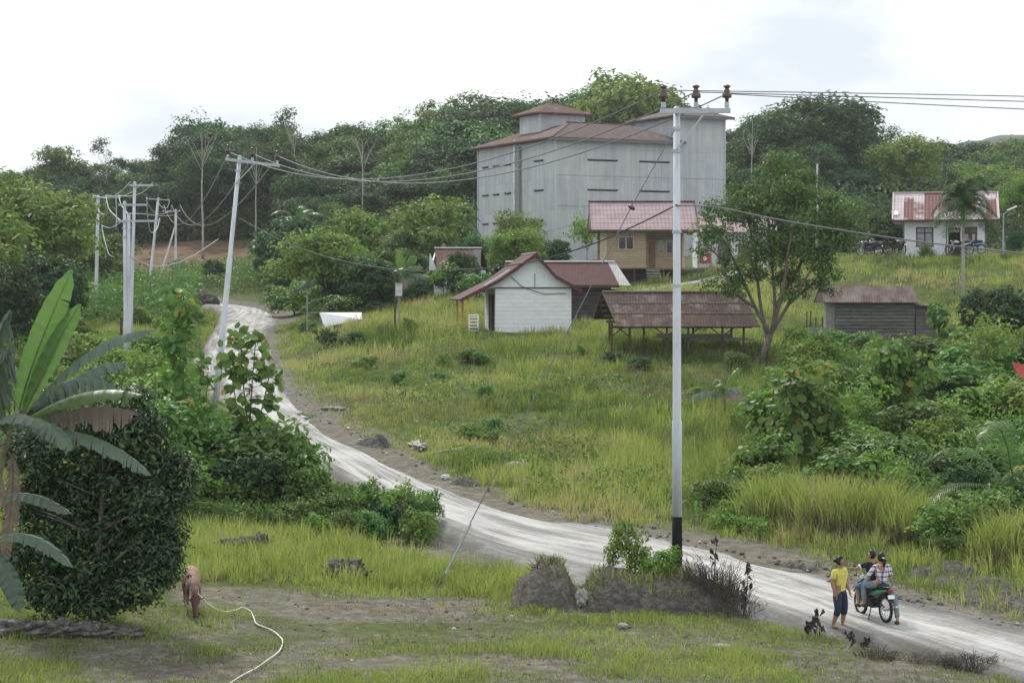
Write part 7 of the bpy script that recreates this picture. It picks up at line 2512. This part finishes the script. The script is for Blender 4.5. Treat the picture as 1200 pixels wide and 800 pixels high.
def wheel(parent, y, name='wheel'):
    o = MB(); rr = .275; n = 28; m = 8
    vs = []; fs = []
    for i in range(n):
        a = 2 * math.pi * i / n
        for j in range(m):
            b = 2 * math.pi * j / m
            r = rr + .038 * math.cos(b)
            vs.append((.038 * math.sin(b), y + r * math.cos(a), .313 + r * math.sin(a)))
    for i in range(n):
        for j in range(m):
            fs.append((i * m + j, ((i + 1) % n) * m + j, ((i + 1) % n) * m + (j + 1) % m, i * m + (j + 1) % m))
    o.add(vs, fs); w = o.build(name, M['rubber'], parent, True)
    r = MB()
    ring = [Vector((0, y + .235 * math.cos(2 * math.pi * i / 24), .313 + .235 * math.sin(2 * math.pi * i / 24))) for i in range(25)]
    r.tube(ring, .014, 6)
    r.build('rim', M['chrome'], w, True)
    s = MB()
    for i in range(12):
        a = 2 * math.pi * i / 12
        s.tube([(.02 * (-1) ** i, y, .313), (0, y + .23 * math.cos(a), .313 + .23 * math.sin(a))], .004, 4, caps=False)
    s.lathe([(.03, -.06), (.045, -.04), (.045, .04), (.03, .06)], (0, y, .313), 10, rot=Euler((0, R(90), 0)).to_matrix())
    s.build('spokes', M['chrome'], w)
    return w


def motorcycle(loc, rz, label, col):
    e = empty('motorcycle', loc, rz, label, 'motorcycle')
    wheel(e, .62); wheel(e, -.6)
    part('frame', M['bike_dark'], e, lambda m: (m.tube([(0, .45, .85), (0, .25, .45), (0, -.05, .33), (0, -.3, .42), (0, -.6, .313)], .025, 7), m.tube([(0, .42, .78), (0, .05, .68), (0, -.35, .70), (0, -.72, .74)], .025, 7), m.tube([(0, -.3, .42), (0, -.3, .7)], .025, 7)), True)
    part('engine', M['bike_dark'], e, lambda m: (m.box((0, .05, .40), (.22, .34, .22), (0.1, 0, 0), taper=.8), m.lathe([(.07, -.09), (.085, -.07), (.085, .07), (.07, .09)], (0, .12, .48), 10, rot=Euler((R(20), 0, 0)).to_matrix())))
    part('fork', M['chrome'], e, lambda m: [m.tube([(x, .62, .313), (x, .42, .88)], .02, 7) for x in (-.07, .07)])
    part('handlebar', M['chrome'], e, lambda m: m.tube([(-.34, .25, .98), (-.2, .36, .96), (0, .4, .92), (.2, .36, .96), (.34, .25, .98)], .014, 7), True)
    for x in (-.33, .33): part('grip', M['rubber'], e, lambda m: m.tube([(x * 1.08, .22, .985), (x * .85, .30, .975)], .02, 7))
    part('headlight', M['chrome'], e, lambda m: m.lathe([(.03, -.05), (.07, -.02), (.08, .03), (.06, .05)], (0, .52, .86), 12, rot=Euler((R(-90), 0, 0)).to_matrix()), True)
    part('tank', col, e, lambda m: m.tube([(0, .38, .80), (0, .22, .82), (0, .0, .76)], [.07, .12, .07], 10), True)
    part('leg_shield', col, e, lambda m: (m.slab([(-.2, .38, .80), (-.16, .30, .38), (-.05, .36, .40), (-.05, .44, .84)], .02), m.slab([(.05, .44, .84), (.05, .36, .40), (.16, .30, .38), (.2, .38, .80)], .02)))
    part('seat', M['seat_black'], e, lambda m: m.tube([(0, .08, .74), (0, -.1, .76), (0, -.4, .79), (0, -.68, .82)], [.07, .11, .12, .06], 10), True)
    part('side_cover', col, e, lambda m: [m.tube([(x, -.05, .60), (x, -.35, .64), (x * .6, -.72, .74)], [.05, .075, .03], 8) for x in (-.09, .09)], True)
    for y, a in ((.62, 1), (-.6, 1)):
        part('mudguard', M['bike_dark'] if y < 0 else col, e, lambda m: [m.slab([(-.055, y + .35 * math.cos(t), .313 + .35 * math.sin(t)), (.055, y + .35 * math.cos(t), .313 + .35 * math.sin(t)), (.055, y + .35 * math.cos(t + .25), .313 + .35 * math.sin(t + .25)), (-.055, y + .35 * math.cos(t + .25), .313 + .35 * math.sin(t + .25))], -.012) for t in [(.6 + .25 * i) for i in range(8)]])
    part('tail_light', M['lamp_red'], e, lambda m: m.box((0, -.80, .74), (.11, .05, .06)))
    part('number_plate', M['white_paint'], e, lambda m: m.box((0, -.86, .62), (.16, .01, .09), (-.3, 0, 0)))
    part('rack', M['chrome'], e, lambda m: (m.tube([(-.08, -.62, .82), (-.09, -.85, .84), (.09, -.85, .84), (.08, -.62, .82)], .01, 5)))
    part('exhaust', M['chrome'], e, lambda m: m.tube([(.1, .2, .34), (.13, -.1, .25), (.15, -.4, .27), (.15, -.85, .38)], [.02, .022, .04, .035], 8), True)
    for x in (-.38, .38): part('mirror', M['bike_dark'], e, lambda m: (m.tube([(x * .7, .3, .97), (x * .85, .27, 1.13)], .007, 4), m.lathe([(.03, -.01), (.05, 0), (.03, .01)], (x * .87, .27, 1.15), 9, rot=Euler((R(90), 0, 0)).to_matrix())))
    part('footrest', M['rubber'], e, lambda m: m.tube([(-.24, .05, .30), (.24, .05, .30)], .015, 6))
    part('stand', M['bike_dark'], e, lambda m: m.tube([(-.1, -.1, .32), (-.22, -.2, .03)], .014, 5))
    return e


bd = 43.5
bx = (1025 - 600) / F * bd
bz = float(np.interp(bd, ZR_D, ZR_Z))
ii = int(np.argmin(np.hypot(RC[:, 0] - bx, RC[:, 1] - bd)))
bz = RR[ii].z + .05
BR = R(17)
bike = motorcycle((bx, bd, bz), BR, 'green and black motorcycle stopped on the road with two riders on it', M['bike_green'])
bike.scale = (.94,) * 3
# driver: black t-shirt, arm stretched out to the woman (local -X is picture left)
de = empty('person', (bx, bd, bz), BR, 'motorcycle driver in a black t-shirt and jeans stretching an arm to the woman', 'person')
human(de, {'pelvis': (0, .0, .86), 'chest': (-.01, .05, 1.16), 'neck': (-.01, .07, 1.33), 'head': (-.02, .09, 1.44),
           'shl': (-.17, .07, 1.24), 'ell': (-.38, .15, 1.13), 'wrl': (-.60, .12, 1.17), 'hal': (-.67, .1, 1.19), 'shr': (.16, .06, 1.24), 'elr': (.27, .18, 1.06), 'wrr': (.32, .27, 1.0), 'har': (.31, .3, 1.0),
           'hipl': (-.10, .03, .82), 'knl': (-.22, .40, .68), 'anl': (-.25, .22, .34), 'tol': (-.26, .36, .31), 'hipr': (.10, .03, .82), 'knr': (.2, .40, .68), 'anr': (.24, .16, .34), 'tor': (.24, .30, .31)},
      M['black_cloth'], M['jeans'], sleeve=.55, leg_cover=.25, hairstyle='short', look=(-.75, .55, 0), build=1.02, shirt_len=.05)
part('sleeve_band', M['white_cloth'], de, lambda m: m.tube([(-.265, .107, 1.19), (-.30, .12, 1.172)], .062, 10), True)
pe = empty('person', (bx, bd, bz), BR, 'passenger with a ponytail in a plaid long-sleeved shirt seated behind the driver', 'person')
human(pe, {'pelvis': (0.02, -.36, .88), 'chest': (0.03, -.36, 1.17), 'neck': (0.03, -.34, 1.33), 'head': (0.02, -.32, 1.43),
           'shl': (-.15, -.35, 1.24), 'ell': (-.26, -.26, 1.02), 'wrl': (-.2, -.08, .93), 'hal': (-.16, -.02, .93), 'shr': (.20, -.35, 1.24), 'elr': (.28, -.30, 1.0), 'wrr': (.21, -.12, .93), 'har': (.17, -.05, .94),
           'hipl': (-.09, -.34, .84), 'knl': (-.26, -.02, .78), 'anl': (-.27, -.08, .38), 'tol': (-.28, .04, .34), 'hipr': (.13, -.34, .84), 'knr': (.25, -.56, .50), 'anr': (.15, -.88, .10), 'tor': (.17, -.76, .03)},
      M['plaid'], M['jeans_grey'], sleeve=1.9, leg_cover=.92, hairstyle='tail', look=(-.1, 1, .0), build=1.08, shirt_len=.10)
part('hair_tie', M['white_cloth'], pe, lambda m: m.lathe([(.03, -.015), (.045, 0), (.03, .015)], (0.02, -.44, 1.44), 8), True)
de.scale = pe.scale = (.94,) * 3

for i, (px, d, rz, lab, col) in enumerate([(1019, 149, 55, 'dark parked motorbike farthest left of those before the white house', M['scooter_dark']),
                                           (1029, 150, 80, 'parked motorbike second from the left before the white house', M['bike_dark']),
                                           (1055, 148.5, 10, 'dark motorbike parked at the left corner of the white house', M['scooter_dark']),
                                           (1124, 148.3, 70, 'silver and black motorbike parked before the white house door', M['chrome']),
                                           (1139, 148.5, 100, 'blue motorbike parked right of the white house door', M['scooter_blue'])]):
    c = copy_tree(bike); g = G(px, d)
    c.location = g + Vector((0, 0, .32)); c.rotation_euler = (0, 0, R(rz)); c.scale = (1.15,) * 3
    c['label'] = lab
    for ch in c.children:
        if ch.data and ch.data.materials and ch.name.split('.')[0] in ('tank', 'leg_shield', 'side_cover'):
            ch.data = ch.data.copy(); ch.data.materials[0] = col


# ------------------------------------------------------------------ cow, head down, facing the camera (local -Y is its front)
def hide():
    m, nt, b = _mat('cow_hide')
    tc = nt.nodes.new('ShaderNodeTexCoord'); sp = nt.nodes.new('ShaderNodeSeparateXYZ'); nt.links.new(tc.outputs['Object'], sp.inputs[0])
    f = noise_fac(nt, mapped(nt, (1, .5, 1)), 7, 7, .7)
    c = ramp(nt, f, [(.3, (.15, .085, .06)), (.5, (.24, .145, .105)), (.7, (.33, .22, .17))])
    # reddish head, dark ear tips, pale belly and shins as on the animal itself
    c = mix(nt, ramp(nt, math_n(nt, 'MULTIPLY', sp.outputs[1], -1), [(.80, (0, 0, 0)), (.90, (1, 1, 1))]), c, (.115, .045, .032))
    ax = math_n(nt, 'ABSOLUTE', sp.outputs[0])
    c = mix(nt, ramp(nt, math_n(nt, 'ADD', ax, math_n(nt, 'MULTIPLY', sp.outputs[1], -.2)), [(.335, (0, 0, 0)), (.36, (1, 1, 1))]), c, (.04, .025, .02))
    nt.links.new(c, b.inputs['Base Color']); b.inputs['Roughness'].default_value = .8
    bump(nt, b, noise_fac(nt, mapped(nt), 60, 3, .6), .4, .01)
    return m


M['cow'] = hide()
M['cow_pale'] = simple('cow_pale', (.42, .34, .27), .8, 0, .15, 5)
M['hoof'] = simple('hoof', (.05, .04, .035), .6)


def cow():
    g = G(224, 42.6)
    e = empty('cow', g, R(12), 'reddish brown cow grazing head down on a pale rope beside the dark tree', 'cow')
    J = {'belly': (0, .15, .76, .245, .245), 'rib': (0, -.15, .77, .225, .24), 'chest': (0, -.42, .79, .18, .23), 'loin': (0, .5, .80, .215, .215), 'rump': (0, .80, .82, .19, .18), 'tailb': (0, .98, .88, .06),
         'neck1': (0, -.64, .68, .11, .17), 'neck2': (0, -.80, .50, .085, .12), 'poll': (0, -.90, .40, .085, .09), 'face': (0, -.96, .27, .072, .075), 'nose': (0, -1.0, .14, .05, .05), 'muz': (0, -1.01, .085, .045, .04),
         'tail1': (.02, 1.06, .72, .022), 'tail2': (.05, 1.06, .4, .016), 'tail3': (.05, 1.04, .22, .028)}
    B = [('belly', 'rib'), ('rib', 'chest'), ('belly', 'loin'), ('loin', 'rump'), ('rump', 'tailb'), ('chest', 'neck1'), ('neck1', 'neck2'), ('neck2', 'poll'), ('poll', 'face'), ('face', 'nose'), ('nose', 'muz'), ('tailb', 'tail1'), ('tail1', 'tail2'), ('tail2', 'tail3')]
    for s, x in (('l', -1), ('r', 1)):
        J['sho' + s] = (x * .13, -.42, .60, .085); J['fel' + s] = (x * .15, -.38, .46, .055); J['fkn' + s] = (x * .145, -.44 + .04 * x, .27, .036); J['ffe' + s] = (x * .145, -.42 + .05 * x, .09, .026); J['fho' + s] = (x * .145, -.45 + .05 * x, .035, .034)
        B += [('chest', 'sho' + s), ('sho' + s, 'fel' + s), ('fel' + s, 'fkn' + s), ('fkn' + s, 'ffe' + s), ('ffe' + s, 'fho' + s)]
        J['hip' + s] = (x * .13, .76, .66, .115); J['sti' + s] = (x * .16, .62, .50, .085); J['hoc' + s] = (x * .15, .84, .34, .042); J['hfe' + s] = (x * .145, .78, .10, .028); J['hho' + s] = (x * .145, .74, .035, .034)
        B += [('rump', 'hip' + s), ('hip' + s, 'sti' + s), ('sti' + s, 'hoc' + s), ('hoc' + s, 'hfe' + s), ('hfe' + s, 'hho' + s)]
        J['ear' + s] = (x * .13, -.87, .43, .028, .016); J['eat' + s] = (x * .235, -.88, .44, .034, .012); J['eae' + s] = (x * .27, -.885, .435, .012, .008)
        B += [('poll', 'ear' + s), ('ear' + s, 'eat' + s), ('eat' + s, 'eae' + s)]
    skin_mesh('body', J, B, M['cow'], e, 2)
    for x in (-1, 1):
        part('horn', M['cow_pale'], e, lambda m: m.tube([(x * .05, -.88, .46), (x * .09, -.90, .53), (x * .085, -.92, .58)], [.02, .014, .004], 7), True)
        part('eye', M['hair'], e, lambda m: m.lathe([(.006, -.012), (.016, 0), (.006, .012)], (x * .072, -.965, .315), 8), True)
        part('foreleg_stocking', M['cow_pale'], e, lambda m: m.tube([(x * .145, -.44 + .04 * x, .26), (x * .145, -.42 + .05 * x, .1)], [.038, .031], 8), True)
    for x in (-1, 1):
        for y in (-.45 + .05 * x, .74): part('hoof', M['hoof'], e, lambda m: m.lathe([(.042, 0), (.036, .05), (.03, .07)], (x * .145, y, .0), 8), True)
    part('muzzle', M['hoof'], e, lambda m: m.lathe([(.02, -.01), (.048, .01), (.046, .045)], (0, -1.02, .055), 10), True)
    part('collar', simple('rope_pale', (.55, .5, .34), .8, 0, .15, 8), e, lambda m: m.tube([(.11 * math.cos(a), -.74 + .05 * math.sin(a), .58 + .13 * math.sin(a)) for a in [i * math.pi / 8 for i in range(17)]], .012, 5), True)
    e.scale = (.8, .94, .94)
    mb = MB()
    pts = [g + Vector((.22, -.66, .5)), G(245, 42.0, .28), G(262, 42.3, .12), G(274, 42.8, .08), G(283, 43.4, .05), G(292, 43.0, .05), G(296, 42.3, .04), G(300, 41.6, .04), G(316, 41.1, .05), G(327, 40.4, .05), G(330, 39.8, .05), G(326, 38.9, .05), G(312, 38.0, .05), G(298, 37.2, .05), G(278, 36.4, .05), G(262, 35.6, .05), G(250, 34.8, .05)]
    mb.tube([p - pts[0] for p in catmull(pts, 6)], .015, 6)
    o = mb.build('rope', simple('rope_white', (.62, .62, .50), .7, 0, .2, 2), None, True); o.location = pts[0]
    tag(o, 'pale rope running from the cow across the bare yard to the near edge', 'rope')


cow()


# ------------------------------------------------------------------ logs, stones, heaps
def lump(name, px, d, size, label, cat, mat, seed=0, rz=0, dz=0, rough=.35, n=44, freq=2.6):
    g = G(px, d, dz); m = n // 2
    V = []; c, s = math.cos(rz), math.sin(rz)
    for j in range(m + 1):
        ph = math.pi * j / m - math.pi / 2
        for i in range(n):
            th = 2 * math.pi * i / n
            p = Vector((math.cos(ph) * math.cos(th), math.cos(ph) * math.sin(th), math.sin(ph)))
            k = 1 + rough * mnoise.noise(p * freq + Vector((seed * 7.1, 0, 0))) + rough * .7 * mnoise.noise(p * freq * 3.1 + Vector((seed, 3, 0)))
            q = Vector((p.x * size[0] / 2 * k, p.y * size[1] / 2 * k, p.z * size[2] / 2 * k))
            V.append((q.x * c - q.y * s, q.x * s + q.y * c, q.z + size[2] * .2))
    F_ = [(j * n + i, j * n + (i + 1) % n, (j + 1) * n + (i + 1) % n, (j + 1) * n + i) for j in range(m) for i in range(n)]
    mb = MB(); mb.add(V, F_); o = mb.build(name, mat, None, True); o.location = g
    return tag(o, label, cat)


def heap(px, d, size, label, rz, seed):
    """low rough soil heap lying on the ground"""
    g = G(px, d); n, m = 60, 30; V = []
    c, s = math.cos(rz), math.sin(rz)
    for j in range(m):
        for i in range(n):
            u = i / (n - 1) * 2 - 1; v = j / (m - 1) * 2 - 1
            x = u * size[0] / 2; y = v * size[1] / 2
            X, Y = x * c - y * s, x * s + y * c
            e = max(0, 1 - (u * u) ** 1.5) * max(0, 1 - v * v)
            e *= .55 + .9 * (float(fbm(X + seed * 3, Y, .5, 4)) + .35)
            V.append((X, Y, float(_gz0(g.x + X, g.y + Y)) - g.z + size[2] * .85 * e - .05 + .05 * float(fbm(X, Y + seed, .12, 2)) * (e > .05)))
    idx = np.arange(n * m).reshape(m, n)
    T = np.c_[idx[:-1, :-1].ravel(), idx[:-1, 1:].ravel(), idx[1:, 1:].ravel(), idx[1:, :-1].ravel()]
    o = link('soil_heap', mesh_np('soil_heap', np.array(V), T, M['darksoil']), smooth=True); o.location = g
    return tag(o, label, 'soil heap')


def rough_rock(name, c1, c2, c3, sc=5):
    m, nt, b = _mat(name)
    f = noise_fac(nt, mapped(nt), sc, 8, .75)
    nt.links.new(ramp(nt, f, [(.3, c1), (.5, c2), (.68, c3)]), b.inputs['Base Color']); b.inputs['Roughness'].default_value = .95
    bump(nt, b, f, 1, .05); return m


M['rotlog'] = rough_rock('rotten_wood', (.03, .027, .024), (.10, .095, .085), (.28, .27, .25), 7)
M['darksoil'] = rough_rock('dark_soil', (.03, .027, .024), (.075, .07, .062), (.15, .14, .125), 6)
M['stone_pale'] = rough_rock('pale_rock', (.22, .22, .20), (.36, .35, .33), (.5, .49, .46), 5)
lump('rotten_log', 404, 48.3, (1.2, .55, .5), 'short thick rotten log lying in the yard grass', 'log', M['rotlog'], 1, R(-28), .14, .5)
lump('rotten_log', 284, 51.2, (1.3, .35, .3), 'low crumbling log in the tall yellow grass behind the cow', 'log', M['rotlog'], 2, R(6), .3, .5)
lump('rotten_log', 305, 50.8, (.35, .3, .45), 'upright broken end of wood beside the low crumbling log', 'log', M['rotlog'], 3, 0, .32, .6)
for i, (px, w_, h_) in enumerate([(18, 1.2, .4), (62, 1.0, .36), (100, 1.1, .32), (140, .8, .25)]):
    lump('old_log', px, 39.3 + i * .15, (w_, .5, h_), ['first old log at the left edge under the banana stem', 'dark old log right of the banana stem', 'old mossy log under the middle of the dark tree', 'low clod of roots at the right end of the row of old logs'][i], 'log', M['rotlog'], i + 5, R(5 * i), .02, .5)
lump('pale_stone', 682, 44.35, (.24, .2, .36), 'pale grey stone leaning on the front of the earth mound', 'stone', M['stone_pale'], 9, .4, .12, .6)
lump('pale_stone', 846, 39.9, (.36, .2, .1), 'flat pale stone in the near grass below the withered bush', 'stone', M['stone_pale'], 10, 0, .05, .25)
lump('pale_stone', 730, 42.0, (.22, .15, .1), 'small pale greenish stone in the grass below the earth mound', 'stone', M['stone_pale'], 11, 0, .05, .25)
lump('boulder', 235, 182, (3.0, 2.0, 1.8), 'dark boulder beside the road in the inner side of the bend', 'boulder', M['darksoil'], 12, 0, .1, .4)
heap(1108, 49.3, (1.9, 1.2, .4), 'dark rough soil clod on the far road verge right of the riders', R(-15), 13)
heap(1150, 47.4, (3.2, 1.2, .3), 'long dark soil ridge on the far road verge behind the right edge', R(-50), 14)
heap(1185, 45.6, (3.4, 1.1, .34), 'dark wet soil ridge nearest the right edge beside the road', R(-55), 15)
heap(440, 73.5, (1.6, .9, .4), 'dark soil lump at the far road edge by the middle of the road', R(-50), 16)
heap(545, 64.5, (1.3, .6, .3), 'small dark soil lump at the far road edge left of the tall pole', R(-45), 17)
heap(930, 50.6, (1.6, .5, .25), 'low dark soil lump at the far road edge right of the tall pole', R(-45), 18)
lump('plastic_bag', 522, 65.6, (.30, .2, .16), 'white plastic scrap at the far edge of the road', 'litter', M['white_cloth'], 19, R(20), .04, .5)
lump('chalky_debris', 490, 73.0, (.5, 2.6, .22), 'patch of whitish rubble on the drain at the foot of the slope', 'rubble', M['stone_pale'], 20, R(10), .02, .6)
lump('chalky_debris', 392, 84.5, (1.3, .6, .16), 'small whitish rubble by the road opposite the leaning pole', 'rubble', M['stone_pale'], 21, R(-30), .02, .6)
lump('chalky_debris', 605, 68.0, (.7, .8, .2), 'pale broken rubble in the grass at the slope foot left of the tall pole', 'rubble', M['stone_pale'], 22, R(-30), .1, .6)
gb = G(505, 70.5, .12)
mb = MB(); mb.tube([(0, 0, 0), (.6, .5, .08), (1.7, 1.0, .14)], [.03, .04, .025], 6); o = mb.build('fallen_pole', M['wood_grey'], None, True); o.location = gb; tag(o, 'thin pale fallen branch lying beside the whitish rubble', 'branch')
# ------------------------------------------------------------------ light, sky, air
SUN_EL, SUN_AZ = R(48), R(-22)        # azimuth measured from +Y (away from the camera) towards +X
w = bpy.data.worlds.new('World'); SC.world = w; w.use_nodes = True
nt = w.node_tree
bg = nt.nodes['Background']
sky = nt.nodes.new('ShaderNodeTexSky'); sky.sky_type = 'NISHITA'; sky.sun_disc = False
sky.sun_elevation = SUN_EL; sky.sun_rotation = SUN_AZ
bg.inputs['Strength'].default_value = .10
nt.links.new(sky.outputs[0], bg.inputs['Color'])
tc = nt.nodes.new('ShaderNodeTexCoord')
mp = nt.nodes.new('ShaderNodeMapping'); mp.inputs['Scale'].default_value = (1, 1, 2.6); mp.inputs['Location'].default_value = (.35, .0, .12)
nt.links.new(tc.outputs['Generated'], mp.inputs[0])
f = noise_fac(nt, mp.outputs[0], 5.0, 7, .55)
cloud = ramp(nt, f, [(.36, (.56, .61, .67)), (.46, (.74, .78, .82)), (.56, (1.10, 1.12, 1.14))])
bg2 = nt.nodes.new('ShaderNodeBackground'); bg2.inputs['Strength'].default_value = 1.0
nt.links.new(cloud, bg2.inputs['Color'])
ms = nt.nodes.new('ShaderNodeMixShader'); ms.inputs[0].default_value = .9
nt.links.new(bg.outputs[0], ms.inputs[1]); nt.links.new(bg2.outputs[0], ms.inputs[2])
nt.links.new(ms.outputs[0], nt.nodes['World Output'].inputs['Surface'])

sl = bpy.data.lights.new('sun', 'SUN'); sl.energy = 2.4; sl.angle = R(8); sl.color = (1, .95, .86)
so = bpy.data.objects.new('sun', sl); COL.objects.link(so)
d = Vector((math.sin(SUN_AZ) * math.cos(SUN_EL), math.cos(SUN_AZ) * math.cos(SUN_EL), math.sin(SUN_EL)))
so.rotation_euler = d.to_track_quat('Z', 'Y').to_euler()
so.location = (0, 0, 60)

vs = SC.view_settings
SC.display_settings.display_device = 'sRGB'
vs.view_transform = 'Standard'; vs.look = 'None'; vs.exposure = 0.5; vs.gamma = 1; vs.use_curve_mapping = False
SC.cycles.max_bounces = 6; SC.cycles.diffuse_bounces = 2; SC.cycles.glossy_bounces = 2; SC.cycles.transmission_bounces = 4
SC.cycles.transparent_max_bounces = 8; SC.cycles.volume_bounces = 0
SC.cycles.use_denoising = True
SC.cycles.use_adaptive_sampling = True


def haze():
    m = bpy.data.materials.new('haze'); m.use_nodes = True
    nt = m.node_tree
    nt.nodes.remove(nt.nodes['Principled BSDF'])
    pv = nt.nodes.new('ShaderNodeVolumePrincipled')
    pv.inputs['Color'].default_value = (.93, .96, 1, 1)
    pv.inputs['Density'].default_value = HAZE_DENS
    pv.inputs['Anisotropy'].default_value = .2
    nt.links.new(pv.outputs[0], nt.nodes['Material Output'].inputs['Volume'])
    mb = MB(); mb.box((100, 2560, 100), (4400, 5400, 216))
    o = mb.build('haze', m); tag(o, kind='stuff')


HAZE_DENS = 0.00015
haze()
